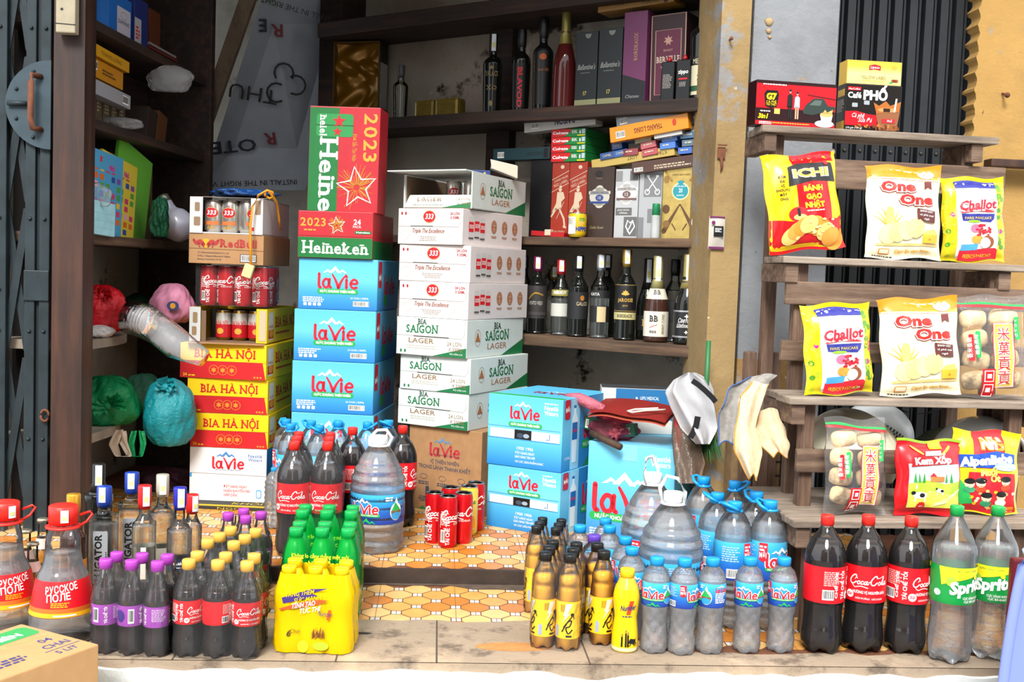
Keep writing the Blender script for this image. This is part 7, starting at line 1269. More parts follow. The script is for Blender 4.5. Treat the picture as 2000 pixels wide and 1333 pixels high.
def pr_sal(m, f, w, h):
    Bn, Tl = mat('5a3c1c', .5), mat('1f8a96', .4); m.ell(f, w*.5, h*.64, w*.24, h*.12, mat('d9d0a0', .4), 2); m.ell(f, w*.5, h*.64, w*.21, h*.1, Tl, 3); m.text(f, '21', w*.5, h*.625, h*.05, WHITE, 4, slab=True); m.text(f, 'ROYAL SALUTE', w*.5, h*.695, h*.022, WHITE, 4, w=w*.28); m.text(f, 'BLENDED', w*.5, h*.575, h*.018, WHITE, 4, w=w*.2); m.ell(f, w*.5, h*.76, w*.09, h*.025, Tl, 3)
    m.text(f, 'CHIVAS BROTHERS', w*.5, h*.85, h*.022, Bn, 2, w=w*.5)
    for sg in (-1, 1): m.stroke(f, [(w*(.5+sg*.42), h*.1), (w*(.5+sg*.22), h*.28), (w*(.5+sg*.01), h*.46)], lambda t: w*(.13-.1*t), Bn, 2); m.ell(f, w*(.5+sg*.38), h*.4, w*.1, h*.06, Bn, 2); m.ell(f, w*(.5+sg*.36), h*.2, w*.09, h*.05, mat('7a5a2a', .5), 3); m.stroke(f, [(w*(.5+sg*.2), h*.2), (w*(.5+sg*.1), h*.12)], .004, Bn, 2); m.stroke(f, [(w*(.5+sg*.47), h*.93), (w*(.5+sg*.25), h*.78)], .008, mat('9a7a3a', .5), 2); m.ell(f, w*(.5+sg*.4), h*.8, w*.08, h*.05, mat('8a6a30', .5), 2)
    rr = random.Random(1)
    for k in range(50): m.ell(f, w*rr.random(), h*rr.random(), .0011, .0011, Bn, 1, 5)
o, z0 = shelf_box(RU, 'spirit_box', 'black liquor gift box at the left end of the middle shelf, mostly dark', 1032, 1073, 312, .06, .09, ZM, mat('0b0b0d', .4))
shelf_box(RU, 'cigarette_carton', 'dark teal cigarette carton lying on the black gift box, under the shelf', 963, 1073, 289, .05, .06, z0+.001, mat('16343a', .45), lambda m, f, w, h: (m.bars(f, w*.08, h*.2, w*.2, h*.7), m.text(f, 'SAIGON', w*.75, h*.62, h*.3, mat('0a1a1c', .5), 2, rot=PI), m.rect(f, w*.9, h*.1, w*.97, h*.9, BLACK, 1)), cat='carton')
zr = 0
for k, (a, b) in enumerate(((1074, 1107), (1108, 1142))): o, zr = shelf_box(RU, 'whisky_box', ('red whisky box with striding figure, left of two', 'red whisky box with striding figure, right of two, behind the yellow can')[k], a, b, 316, .06, .085, ZM, RDB, pr_walk, group='red whisky boxes')
zc = zr+.001
for k in range(4):
    hh = (314-252)/4; o, zc = shelf_box(RU, 'toothpaste_box', ('red and green toothpaste box, lowest of four', 'red and green toothpaste box, second from the bottom of four', 'red and green toothpaste box, third from the bottom of four', 'red and green toothpaste box, topmost of four')[k], 1076+k*.3, 1143+k*.3, 298.5-k*hh, .055+.001*k, .17, zc, mat('0f7a34', .4), lambda m, f, w, h: (m.poly(f, [(.0005, .0005), (w*.36, .0005), (w*.55, h*.6), (w*.58, h*.99), (.0005, h*.99)], mat('c8141c', .4), 1), m.text(f, 'Colgate', w*.27, h*.34, h*.34, WHITE, 3, w=w*.46, bold=.03, shear=.1), m.small(f, w*.6, h*.7, w*.18, h*.08, 3, WHITE), m.rect(f, w*.89, h*.35, w*.98, h*.92, mat('b9bcd0', .5), 2), m.rect(f, w*.76, h*.05, w*.98, h*.2, mat('d9c81a', .5), 2), m.ell(f, w*.84, h*.55, w*.02, h*.25, WHITE, 2, 10)), group='toothpaste boxes'); zc += .0012
shelf_box(RU, 'cigarette_carton', 'crumpled white cigarette carton turned upside down on the toothpaste boxes', 1024, 1163, 222, .05, .055, zc, mat('b9b6b2', .5), lambda m, f, w, h: (m.text(f, 'RAISON', w*.58, h*.68, h*.4, mat('1c2a55', .5), 2, w=w*.28, rot=PI, bold=.03), m.bars(f, w*.1, h*.2, w*.22, h*.55), m.text(f, 'KT&G', w*.88, h*.6, h*.25, mat('3a5a9a', .5), 2, rot=PI)), roll=rad(-3.5), cat='carton')
shelf_box(RU, 'whisky_box', 'dark brown whisky box with silver and blue crest', 1143, 1195, 326, .05, .09, ZM, mat('362720', .5, var=.1), pr_chd)
shelf_box(RU, 'whisky_box', 'silver whisky box with oval crest, next to the dark brown one', 1198, 1243, 330, .05, .09, ZM, SILP, pr_chs)
shelf_box(RU, 'whisky_box', 'silver whisky box with crossed keys, behind the small glue bottle', 1244.5, 1289, 328, .05, .09, ZM, mat('a9abac', .4, .3), pr_keys)
o, zg = shelf_box(RU, 'whisky_box', 'gold whisky box with teal badge and pistols, right end of the middle shelf', 1290, 1361, 321, .04, .1, ZM, mat('b39a55', .35, .5, var=.15, sc=40), pr_sal)
t = RU.t(1127, .012, ZM); hh = RU.z(416, t, .012)-ZM; c = can('drink_can', mat('e0b81a', .3, .2), lambda p, sf, r, h: (p.rect(sf, -r*1.3, h*.12, -r*.2, h*.82, WHITE, 1), p.text(sf, 'HIPPO', r*.5, h*.25, h*.16, mat('1f3a8a', .5), 2, w=r*1.3, bold=.05), p.ell(sf, r*.4, h*.6, r*.4, h*.14, mat('e8a84a', .4), 1), p.small(sf, r*.2, h*.75, r*.7, h*.03, 3, LVG), p.small(sf, -r*1.2, h*.75, r*.9, h*.02, 8, LINE)), .0325, hh); put(c, RU.p(t, .012, ZM), RU.a+.5); tag(c, 'yellow drink can standing before the red and brown whisky boxes', 'can')
gl = Bt([(.012, 0), (.0145, .002), (.0145, .062), (.013, .066), (.009, .07)], liquid('frosted_plastic', (.75, .78, .78), .5, 1.4, .4), (.068, .102, .0125, mat('0c7a4a', .4)), None, None)
t = RU.t(1279, .025, ZM); o = gl.make(RU.p(t, .025, ZM), 0, name='glue_bottle', label='small frosted bottle with tall green cap before the silver box', cat='bottle'); kz = (RU.z(398, t, .025)-ZM)/.102; o.scale = (1, 1, kz)
m = MB(); m.grid(lambda u, v: V((.03*u-.015+.004*sin(v*6), -.01*sin(u*5+v*2), .1*v*(.7+.3*u))), 8, 10, mat('c9c9d2', .7)); o = m.build('folded_paper'); put(o, RU.p(RU.t(1363, .02, ZM), .015, ZM), RU.a); tag(o, 'folded white paper stuck at the right end of the middle shelf', 'paper')
m = MB(); m.box(0, .14, 0, .05, 0, .018, mat('a8141a', .5), .002); m.xf(Matrix.Rotation(.05, 4, 'Y')); m.box(.06, .085, -.004, .02, .0, .022, mat('c9b9a0', .6), .003); o = m.build('torn_packet'); put(o, RU.p(RU.t(1036, -.0, ZM), .002, ZM+.004), RU.a); tag(o, 'torn red packet lying on the shelf edge before the black gift box', 'packet')
# cigarette cartons and packs heaped on the box tops
HEAP = [('brown cigarette carton lying lowest in the heap on the whisky boxes', 1229, 1377, 308, 331, .03, .06, '4a3026', -5.5, lambda m, f, w, h: (m.bars(f, w*.03, h*.15, w*.15, h*.5), m.small(f, w*.3, h*.4, w*.5, h*.12, 2, mat('b9a890', .6)))),
    ('gold cigarette carton with bent end in the heap on the whisky boxes', 1150, 1311, 299, 317, .05, .05, 'b59c52', -7, lambda m, f, w, h: (m.text(f, 'LOST', w*.5, h*.65, h*.35, mat('5a4a20', .5), 2, rot=PI), m.text(f, 'KT&G', w*.85, h*.65, h*.35, mat('5a4a20', .5), 2, rot=PI)))]
for lb, pl, pr, pt, pb, dy, d, hx, ro, pf in HEAP: shelf_box(RU, 'cigarette_carton', lb, pl, pr, pt, dy, d, ZM, mat(hx, .4), pf, pb=pb, roll=rad(ro), cat='carton')
shelf_box(RU, 'cigarette_carton', 'orange cigarette carton tilted in the heap under the upper shelf', 1184, 1336, 235, .02, .055, ZM, mat('d9860f', .35), lambda m, f, w, h: (m.bars(f, w*.08, h*.2, w*.2, h*.65), m.text(f, 'THANG LONG', w*.5, h*.65, h*.3, mat('6a2a14', .5), 2, w=w*.36, rot=PI, slab=True), m.ell(f, w*.83, h*.55, w*.025, h*.22, mat('b5361a', .5), 2)), pb=265, roll=rad(-7.5), cat='carton')
shelf_box(RU, 'cigarette_carton', 'silver cigarette carton on top of the orange one', 1195, 1317, 211, .03, .055, ZM, mat('707378', .35, .5), lambda m, f, w, h: (m.bars(f, w*.06, h*.2, w*.18, h*.65), m.text(f, 'SAIGON', w*.72, h*.65, h*.3, mat('1c1e22', .5), 2, w=w*.2, rot=PI), m.rect(f, w*.9, h*.1, w*.97, h*.92, BLACK, 2)), pb=237, roll=rad(-9), cat='carton')
shelf_box(RU, 'cigarette_carton', 'thin white carton between the orange carton and the blue packs', 1269, 1323, 257, .028, .05, ZM, mat('b9b9b6', .5), None, pb=267, roll=rad(-7), cat='carton')
PK = [(1198, 285, 20, '2a4a80', -8, 'blue cigarette pack with pink dot, upper left in the heap'), (1218, 270, 22, '27508f', -8, 'blue cigarette pack beside the beige pack in the heap'), (1180, 304, 28, '2a4a80', -8, 'blue cigarette pack in the low left corner of the heap'), (1205, 299, 26, '2f5a9a', -8, 'blue cigarette pack, second in the low left row'), (1248, 272, 32, '9a8f70', -8, 'beige pack with orange lettering in the heap'), (1224, 297, 30, '8a3a3f', -4, 'dark red pack in the heap'), (1259, 283, 30, 'b0585c', -10, 'rose pack, upper of two in the heap'), (1262, 297, 30, 'a84a50', -9, 'rose pack, lower of two in the heap'), (1299, 270, 30, '3a6ab8', -5, 'bright blue pack, upper of two in the heap'), (1296, 284, 30, '4474c0', -5, 'bright blue pack, lower of two in the heap'), (1334, 264, 29, '3a5f80', -3, 'slate blue pack near the right, upper one'), (1338, 279, 29, '4f6474', -3, 'grey-blue pack near the right, lower one'), (1330, 294, 27, '3a64b0', -3, 'blue pack on the brown carton'), (1356, 292, 26, '2f3032', -3, 'black pack with pale lettering on the brown carton')]
for k, (px, py, wd, hx, ro, lb) in enumerate(PK):
    shelf_box(RU, 'cigarette_pack', lb, px-wd/2, px+wd/2, py-6.5, .045 if k != 4 else .05, .05, ZM, mat(hx, .3), (lambda m, f, w, h: (m.text(f, 'CAMEL', w*.5, h*.35, h*.35, CRM, 2, w=w*.6, rot=.0))) if k in (0, 1, 2, 3, 13) else (lambda m, f, w, h: m.small(f, w*.2, h*.5, w*.6, h*.18, 1, CRM)), pb=py+6.5, roll=rad(ro), cat='cigarette pack', group='loose cigarette packs in the heap')
for k in range(4):
    t_ = RU.t(1342+13*(k//2), .03, 1.3); shelf_box(RU, 'cigarette_pack', ('grey shiny pack standing tilted, lower left of four by the upright', 'grey shiny pack standing tilted, upper left of four by the upright', 'grey shiny pack standing tilted, lower right of four by the upright', 'grey shiny pack standing tilted, upper right of four by the upright')[k], 1352+14*(k//2)-14*(k % 2)-6, 1352+14*(k//2)-14*(k % 2)+7, 254-24*(k % 2)-3*(k//2)-10, .05, .04, ZM, mat('5a666a', .25, .3), lambda m, f, w, h: m.text(f, 'S', w*.5, h*.3, h*.4, mat('d9a884', .4), 1, bold=.04), pb=254-24*(k % 2)-3*(k//2)+15, roll=rad(-27), cat='cigarette pack', group='loose cigarette packs in the heap')
shelf_box(RU, 'cigarette_pack', 'deep blue pack at the far right against the upright', 1370, 1382, 230, .06, .04, ZM, mat('17527f', .35), None, pb=256, roll=rad(-25), cat='cigarette pack')
# upper shelf boxes
def pr_bal(m, f, w, h): m.text(f, 'Ballantine\'s', w*.5, h*.5, h*.07, mat('a8aaa6', .5), 1, w=w*.8, shear=.25); m.text(f, '17', w*.48, h*.16, h*.05, mat('b0a050', .5), 1, slab=True); m.small(f, w*.25, h*.45, w*.5, h*.012, 1, mat('6a706a', .5), 1); m.rect(f, .0005, .0005, w-.0005, h*.1, mat('8a8a62', .45), 1); m.ell(f, w*.55, h*.97, w*.14, h*.06, mat('7a7c74', .4), 1, 16, 0, PI, 2*PI)
for k, (a, b, c) in enumerate(((1121, 1163, 62), (1165, 1211, 55))): shelf_box(RU, 'whisky_box', ('dark green-black whisky box with script, left of the matching two', 'dark green-black whisky box with script, right of the matching two')[k], a, b, c, .05, .085, ZT, mat('141b1c', .45), pr_bal, group='dark whisky boxes on the upper shelf')
shelf_box(RU, 'wine_box', 'purple and black wine box with sideways lettering on the upper shelf', 1213, 1258, 22, .05, .08, ZT, mat('6a2f58', .5, var=.05), lambda m, f, w, h: (m.poly(f, [(.0005, .0005), (w-.0005, .0005), (w-.0005, h*.24), (.0005, h*.33)], mat('15161c', .5), 1), m.text(f, 'BORDEAUX', w*.62, h*.62, w*.14, mat('a8805a', .5), 1, w=h*.3, rot=PI/2, slab=True), m.text(f, 'Chateau', w*.45, h*.07, h*.035, mat('9a9a98', .5), 2, shear=.3)))
def pr_ber(m, f, w, h): P_ = mat('b58a7a', .45); m.stroke(f, [(.003, .003), (w-.003, .003), (w-.003, h-.003), (.003, h-.003)], .004, P_, 1, closed=True); m.rect(f, w*.14, h*.1, w*.86, h*.82, mat('5a1434', .45), 1); m.stroke(f, [(w*.14, h*.1), (w*.86, h*.1), (w*.86, h*.82), (w*.14, h*.82)], .003, P_, 2, closed=True); m.text(f, 'BERVILLE', w*.5, h*.46, h*.06, mat('c9b8a4', .5), 2, w=w*.66, slab=True); m.text(f, 'BRANDY', w*.5, h*.58, h*.025, P_, 2, w=w*.26); m.star(f, w*.5, h*.7, w*.14, P_, 2, .5, 7); m.text(f, 'VS', w*.4, h*.36, h*.05, P_, 2, slab=True)
shelf_box(RU, 'brandy_box', 'maroon brandy box with pale border leaning on the upper shelf', 1268, 1337, 26, .07, .1, ZT, mat('2a1016', .5), pr_ber, roll=rad(-1))
def zip_(m, f, w, h): m.text(f, 'zippo', w*.5, h*.65, h*.1, WHITE, 1, w=w*.7, bold=.02); m.rect(f, w*.2, h*.5, w*.8, h*.54, RED, 1); m.small(f, w*.2, h*.42, w*.6, h*.018, 4, LINE, al='C')
for k, (a, b, c) in enumerate(((1289, 1315, 120), (1318, 1346, 116))):
    o, zz = shelf_box(RU, 'fuel_tin', ('black lighter fuel tin with small print, left of two', 'black lighter fuel tin with white lettering, right of two')[k], a, b, c, .02, .022, ZT, mat('0e0e10', .3, .3), zip_ if k else (lambda m, f, w, h: m.small(f, w*.15, h*.65, w*.7, h*.018, 12, LINE)), cat='tin', group='lighter fuel tins', ch=.003)
    m = MB(); m.lathe([(.008, 0), (.008, .008), (.004, .016)], mat('a8141c', .4), 14); c_ = m.build('cap', o); c_.location = (0, .011, zz-ZT)
o, z1 = shelf_box(RU, 'spirit_box', 'yellow-brown gift box lying across the tall boxes at the top edge', 1160, 1308, -12, .05, .09, ZT, mat('8a6420', .45), lambda m, f, w, h: (m.rect(f, w*.87, .001, w*.92, h-.001, mat('4a1414', .5), 1), m.text(f, 'MOCNO', w*.7, h*.15, h*.3, mat('3a2412', .5), 1, w=w*.22), m.text(f, 'Moc', w*.3, h*.3, h*.3, mat('3a2412', .5), 1, shear=.3)), pb=14, roll=rad(-1.5))
# satin-lined gift box (tall, open) and gold-wrapped lumps, left end
a, b = RU.t(648, .06, ZT), RU.t(722, .06, ZT); w_ = b-a; h_ = RU.z(82, a, .06)-ZT; d_ = .085
r = thing('gift_box', RU.p(a, .06, ZT), RU.a+.3, 'tall open gift box lined with crumpled gold satin on the upper shelf', 'box'); m = MB(); GB_ = mat('5a4214', .4); m.box(0, .006, 0, d_, 0, h_, GB_); m.box(w_-.006, w_, 0, d_, 0, h_, GB_); m.box(0, w_, 0, d_, h_-.006, h_, GB_); m.box(0, w_, 0, d_, 0, .006, GB_); m.box(0, w_, d_-.004, d_, 0, h_, GB_); q = plane((w_, 0, 0), (0, 1, 0), (0, 0, 1), (1, 0, 0)); m.rect(q, d_*.1, h_*.2, d_*.99, h_*.75, mat('a8a4a0', .6), 1); m.rect(q, d_*.1, h_*.75, d_*.99, h_*.99, BLACK, 1); m.build('box_shell', r)
m = MB(); m.grid(lambda u, v: V((.006+(w_-.012)*u, .02+.03*sin(PI*u)*.6+.012*sin(u*9+v*7+2*sin(v*9))*sin(PI*v*.9+.2)+.006*sin(v*23-u*8), .006+(h_-.012)*v)), 40, 60, mat('8a5f12', .28, .35)); m.build('satin_lining', r)
for k, (pl, pr, pt, lb) in enumerate(((808, 846, 196, 'gold-wrapped lump under clear film on the upper shelf, left one'), (848, 892, 192, 'gold-wrapped box under clear film on the upper shelf, right one'))):
    a, b = RU.t(pl, .08, ZT), RU.t(pr, .08, ZT); h_ = RU.z(pt, a, .08)-ZT; m = MB(); m.box(0, b-a, 0, .06, 0, max(.03, h_), mat('8a7430', .3, .4, var=.25, sc=30), .012); o = m.build('gold_packet'); put(o, RU.p(a, .08, ZT), RU.a+.05*k); tag(o, lb, 'packet', 'gold packets on the upper shelf')
# ---------------------------------------------------------------- things on the open white carton
x0, f0, w0, d0_, zb0, h0, r0_ = OPN
for k in range(2): c = CANS['t3'](None); put(c, f0.p(w0*(.55+.26*k), .09, zb0+.006), k); tag(c, ('dark can inside the open white carton, left one', 'dark can inside the open white carton, right one')[k], 'can', 'cans in the open white carton'); c.scale = (.9, .9, .8)
m = MB(); m.box(-.055, .055, 0, .04, 0, .02, mat('1d3a78', .45), .001); q = plane((-.055, 0, 0), (1, 0, 0), (0, 0, 1), (0, -1, 0))
for k in range(3): m.ell(q, .03+.03*k, .01, .004, .004, mat('c9a83a', .4), 1); m.rect(q, .018+.03*k, .001, .019+.03*k, .019, BLACK, 1)
o = m.build('small_carton'); put(o, f0.p(w0*.62, .2, zb0+h0+.006), f0.a+.5); tag(o, 'small dark blue carton lying on the open white carton flap', 'carton')
m = MB(); CRB = mat('cfc2b0', .6); m.box(-.05, .05, 0, .06, 0, .05, CRB, .004)
for v in range(len(m.v)): p = V(m.v[v]); m.v[v] = (p.x+.008*sin(p.z*90+p.y*40), p.y+.008*sin(p.x*60), p.z*(.75+2.8*p.x)+.006*sin(p.x*80))
m.xf(Matrix.Rotation(.25, 4, 'Y')); o = m.build('crushed_box'); put(o, f0.p(w0*.93, .26, zb0+h0+.02), f0.a+.55); tag(o, 'crushed empty cream box on the open white carton', 'box')
# ---------------------------------------------------------------- soft bags
def soft(name, label, loc, size, mt, seed, knot=None, rz=0, amp=.12, cat='bag', inner=None, group=None, ears=0):
    rr = random.Random(seed); ph = [rr.uniform(0, 6.28) for _ in range(8)]; m = MB()
    def fn(u, v):
        a, b = 2*PI*u, PI*(v-.5); c = cos(b); n = V((c*cos(a), c*sin(a), sin(b)))
        k = 1+amp*(.6*sin(3*a+2*b+ph[0])*c+.5*sin(5*b-2*a+ph[1])*c+.35*sin(9*a+ph[2]+4*b)*c+.22*sin(17*a-7*b+ph[3])*c); p = V((n.x*size[0], n.y*size[1], n.z*size[2]))*k
        p.z = max(-size[2]*.8, p.z); return p
    m.grid(fn, 64, 36, mt); z0 = min(v[2] for v in m.v); o = m.build(name); put(o, (loc[0], loc[1], loc[2]-z0), rz); tag(o, label, cat, group)
    if inner:
        for nm, f, mm in inner: i = MB(); i.grid(lambda u, v: V(fn(u, v))*f, 32, 20, mm); i.build(nm, o)
    if knot:
        k = MB(); top = V(knot) if not isinstance(knot, bool) else V((0, -size[1]*.5, size[2]*.75))
        for j in range(5 if not ears else ears):
            a = rr.uniform(0, 2*PI); l = rr.uniform(.5, 1)*size[0]*.6; dr = V((cos(a), -.5, .6*sin(a)+.25)); sd_ = dr.cross(V((0, 1, 0))).normalized()
            k.grid(lambda u, v, dr=dr, sd_=sd_, l=l: top+dr*l*v+sd_*(u-.5)*.035*(.25+v)+V((0, .006*sin(u*14+v*6), 0)), 8, 6, mt)
        k.grid(lambda u, v: top+V((.014*cos(2*PI*u)*cos(PI*(v-.5)), .014*sin(2*PI*u)*cos(PI*(v-.5)), .014*sin(PI*(v-.5)))), 12, 8, mt); k.build('knot', o)
    return o
def bagm(name, hx, trans=.45, rough=.22):
    m, n, b = nodes(name); b.inputs['Base Color'].default_value = lin(hx); b.inputs['Roughness'].default_value = rough; x = noise(n, 22, 6, .65); bump(n, b, x.outputs[0], .8, .02)
    t = n.nodes.new('ShaderNodeBsdfTransparent'); mx = n.nodes.new('ShaderNodeMixShader'); mx.inputs[0].default_value = 1-trans; n.links.new(t.outputs[0], mx.inputs[1]); n.links.new(b.outputs[0], mx.inputs[2]); n.links.new(mx.outputs[0], n.nodes['Material Output'].inputs[0]); t.inputs[0].default_value = lin(hx); return m
BRED, BGRN, BTEAL, BPNK, BCLR = bagm('red_bag', 'd01020', .1), bagm('green_bag', '149a5a', .4), bagm('teal_bag', '0f8a94', .1), bagm('pink_bag', 'e0607a', .3), BAGFILM
def LP(px, py, dy, z): t = LUv.t(px, dy, z); q = LUv.p(t, dy, z); return q
zS = zL
DKC = mat('a8121a', .6, var=.3)
soft('carrier_bag', 'knotted bright red plastic bag on the left wall shelf', LP(199, 0, .06, zS[3]+.012), (.08, .07, .085), BRED, 3, knot=(.01, -.05, .05), rz=LUv.a-1.4, amp=.1)
soft('lace_bag', 'white lace bundle in clear film under the red bag', LP(194, 0, .03, zS[3]), (.06, .04, .022), mat('bdb6b2', .8, var=.25, sc=120, bmp=.8), 5, rz=LUv.a)
o = soft('cup_sleeve', 'long clear plastic sleeve of cups sticking out from the left shelf', (0, 0, 0), (.03, .03, .03), BCLR, 6); me = o.data
m = MB(); p_ = [at_y(x, y, Y) for x, y, Y in ((252, 618, 3.50), (285, 628, 3.48), (312, 645, 3.46), (345, 672, 3.43), (398, 700, 3.40))]; m.tube(p_, [.055, .056, .05, .05, .028], BCLR, 20); o.data = m.build('x').data; bpy.data.objects.remove(bpy.data.objects['x']); o.location = (0, 0, 0); o.rotation_euler = (0, 0, 0)
k = MB(); d_ = (p_[1]-p_[0]).normalized()
for j in range(7): c_ = p_[0]+d_*(.004+.011*j); k.tube([c_, c_+d_*.006], [.052, .05], pet('cup_plastic', (.9, .9, .9), .3, .1, .25), 20)
k.build('plastic_cups', o)
soft('carrier_bag', 'dark green plastic bag tucked behind the sleeve of cups', LP(268, 0, .17, zS[3]), (.05, .05, .07), bagm('dark_green_bag', '0a4a30', .2), 8)
o = soft('doll_bag', 'pink stuffed cloth bundle in clear film beside the red cola cans', at_y(338, 630, 3.80), (.072, .06, .075), mat('d98aa8', .6, var=.15, sc=25, bmp=.5), 9, amp=.1); k = MB(); k.ell(plane((.015, -.068, .0), (1, .1, 0), (0, 0, 1), (0, -1, 0)), 0, 0, .02, .016, mat('2a3a6a', .6), 1); k.ell(plane((.015, -.07, .0), (1, .1, 0), (0, 0, 1), (0, -1, 0)), 0, 0, .009, .01, mat('d9902a', .6), 1); k.build('badge', o)
soft('carrier_bag', 'green translucent bag with a big knot on the lowest left shelf', LP(208, 0, .05, zS[4]), (.105, .095, .088), BGRN, 11, knot=(.03, -.085, .0), rz=LUv.a-1.45, amp=.13, inner=[('packet', .7, mat('9a6a5a', .6, var=.5, sc=14))], ears=8)
soft('carrier_bag', 'pale green translucent bag between the knotted and the teal one', LP(280, 0, .06, zS[4]), (.07, .06, .075), bagm('pale_green_bag', '5aa88a', .45), 12, inner=[('packet', .7, mat('4a8a9a', .6, var=.5, sc=14))])
soft('carrier_bag', 'full teal plastic bag beside the yellow beer cases', at_y(331, 795, 3.60)-V((0, 0, .125)), (.085, .08, .122), BTEAL, 13, knot=(.0, -.05, .1), amp=.09)
def strap(name, label, pts, Y, wd, mt, cat='bag handle'):
    m = MB(); q = [at_y(x, y, Y) for x, y in pts]
    m.grid(lambda u, v: (lambda i, f: q[i]*(1-f)+q[i+1]*f)(min(len(q)-2, int(v*(len(q)-1)-1e-6)), v*(len(q)-1)-min(len(q)-2, int(v*(len(q)-1)-1e-6)))+V(((u-.5)*wd*(1+.3*sin(v*9)), -.006*sin(u*6+v*4), 0)), 8, 24, mt); o = m.build(name); tag(o, label, cat); return o
strap('rag', 'brown rag hanging below the knotted green bag', [(234, 840), (222, 868), (232, 892), (254, 892), (240, 862), (238, 842)], 3.38, .022, mat('8a7a68', .95, var=.2), 'rag')
strap('bag_strap', 'green bag handle hanging loose below the pale green bag', [(262, 842), (256, 868), (262, 892), (276, 892), (280, 868), (276, 842)], 3.40, .016, BGRN)
soft('carrier_bag', 'dark purple film bundle on the floor beside the white carton', at_y(320, 950, 3.95)-V((0, 0, .04)), (.12, .09, .06), bagm('purple_bag', '4a2030', .1), 15)
# upper left shelves
def LB(name, label, px0, px1, pt, dy, d, zb, mt, prints=None, pb=None, roll=0, yaw=0, cat='box', group=None): return shelf_box(LUv, name, label, px0, px1, pt, dy, d, zb, mt, prints, pb, roll, yaw, cat, group)
LB('tissue_box', 'bright blue box with pale label on the uppermost left shelf', 212, 256, -8, .05, .1, zS[0], mat('1a62b0', .45), lambda m, f, w, h: (m.rrect(f, w*.35, h*.15, w*.95, h*.75, .004, mat('b9b4c0', .5), 1), m.text(f, 'DIAMOND', w*.65, h*.38, h*.09, NVY, 2, w=w*.5), m.stroke(f, [(w*.65+w*.15*cos(k*PI/6), h*.58+h*.08*sin(k*PI/6)) for k in range(12)], .002, LINE, 2, closed=True)))
LB('tissue_box', 'navy and white box behind the bright blue box', 262, 288, 0, .05, .1, zS[0], mat('1a2a6a', .45), lambda m, f, w, h: (m.rect(f, .001, .001, w*.5, h*.6, mat('a8a8ac', .5), 1), m.small(f, w*.1, h*.4, w*.3, h*.04, 4, RED)))
LB('small_box', 'dark orange box farther back on the uppermost left shelf', 292, 312, 22, .08, .1, zS[0], mat('5a2a10', .5))
o, z = LB('cigarette_carton', 'white cigarette carton under the orange ones on the second left shelf', 170, 254, 168, .02, .06, zS[1], mat('8f9094', .5), lambda m, f, w, h: m.bars(f, w*.8, h*.2, w*.95, h*.8), pb=196, roll=rad(2), cat='carton')
LB('cigarette_carton', 'orange cigarette carton, lower of two on the second left shelf', 170, 240, 124, .03, .06, z, mat('b5780f', .45), lambda m, f, w, h: (m.bars(f, w*.12, h*.4, w*.26, h*.85), m.small(f, w*.4, h*.5, w*.4, h*.1, 2, mat('5a3a0a', .5))), pb=160, roll=rad(2), cat='carton', group='orange cigarette cartons')
LB('cigarette_carton', 'orange cigarette carton, upper of two on the second left shelf', 171, 252, 100, .02, .06, z, mat('c08a14', .45), lambda m, f, w, h: m.text(f, 'THANG LONG', w*.55, h*.3, h*.35, mat('5a3a0a', .5), 1, w=w*.5), pb=122, roll=rad(2), cat='carton', group='orange cigarette cartons')
for k in range(4): LB('cigarette_pack', ('brown pack standing in the dim second left shelf row, nearest', 'brown pack in the dim second left shelf row, second', 'brown pack in the dim second left shelf row, third', 'brown pack in the dim second left shelf row, farthest')[k], 186+15*k, 199+15*k, 177+6*k, .06, .03, zS[1], mat('4a4030', .5), lambda m, f, w, h: m.small(f, w*.2, h*.7, w*.6, h*.06, 4, mat('8a7a5a', .6)), cat='cigarette pack', group='brown packs on the second left shelf')
for k, (a, b, hx) in enumerate(((285, 303, '2a1c14'), (305, 322, '5a3410'))): LB('notebook', ('dark brown book leaning on the second left shelf', 'orange-brown book leaning on the second left shelf')[k], a, b, 212+8*k, .05, .14, zS[1], mat(hx, .6), roll=rad(12), cat='book')
soft('film_bag', 'crumpled clear film on the second left shelf', LP(235, 0, .02, zS[1]), (.07, .03, .02), BCLR, 21)
for k in range(3): LB('notebook', ('white and red booklet, lowest of three at the shelf end', 'white and red booklet, middle of three at the shelf end', 'white and red booklet, topmost of three at the shelf end')[k], 288+2*k, 348-2*k, 110-7*k, .06, .1, zS[0], mat('6a2020', .6) if k < 2 else mat('8f8480', .6), pb=115-7*k, cat='booklet', group='booklets on the upper left shelf')
soft('film_bag', 'clear plastic bag hanging from the uppermost left shelf end', at_y(333, 145, 3.85)-V((0, 0, .06)), (.075, .03, .05), BCLR, 23)
# activity books, mask pack, lamp bulb, cardboard
def pr_book(cols):
    def f(m, s, w, h):
        rr = random.Random(5)
        for j in range(9):
            for i in range(6):
                if rr.random() < .75: m.rect(s, w*(.06+.155*i), h*(.06+.1*j), w*(.06+.155*i)+w*.1, h*(.06+.1*j)+h*.068, mat(rr.choice(('d9641c', 'c83a6a', '4a9a3a', '2a4a9a', 'e0a0b4', 'd9b83a', '7a4a9a')), .5), 1)
        m.rrect(s, w*.2, h*.78, w*.9, h*.96, .01, cols, 2); m.text(s, 'Bé', w*.4, h*.87, h*.06, RED, 3, bold=.06); m.text(s, 'Nhỏ', w*.68, h*.8, h*.06, mat('c03a8a', .5), 3, bold=.06)
    return f
LBc, LYc, LGc = mat('4a9ac4', .5), mat('d9c03a', .5), mat('6ab83a', .45)
LB('activity_book', 'thin green book with rounded corner, rearmost of the upright books', 214, 282, 284, .05, .012, zS[2], LGc, None, roll=rad(13), cat='book')
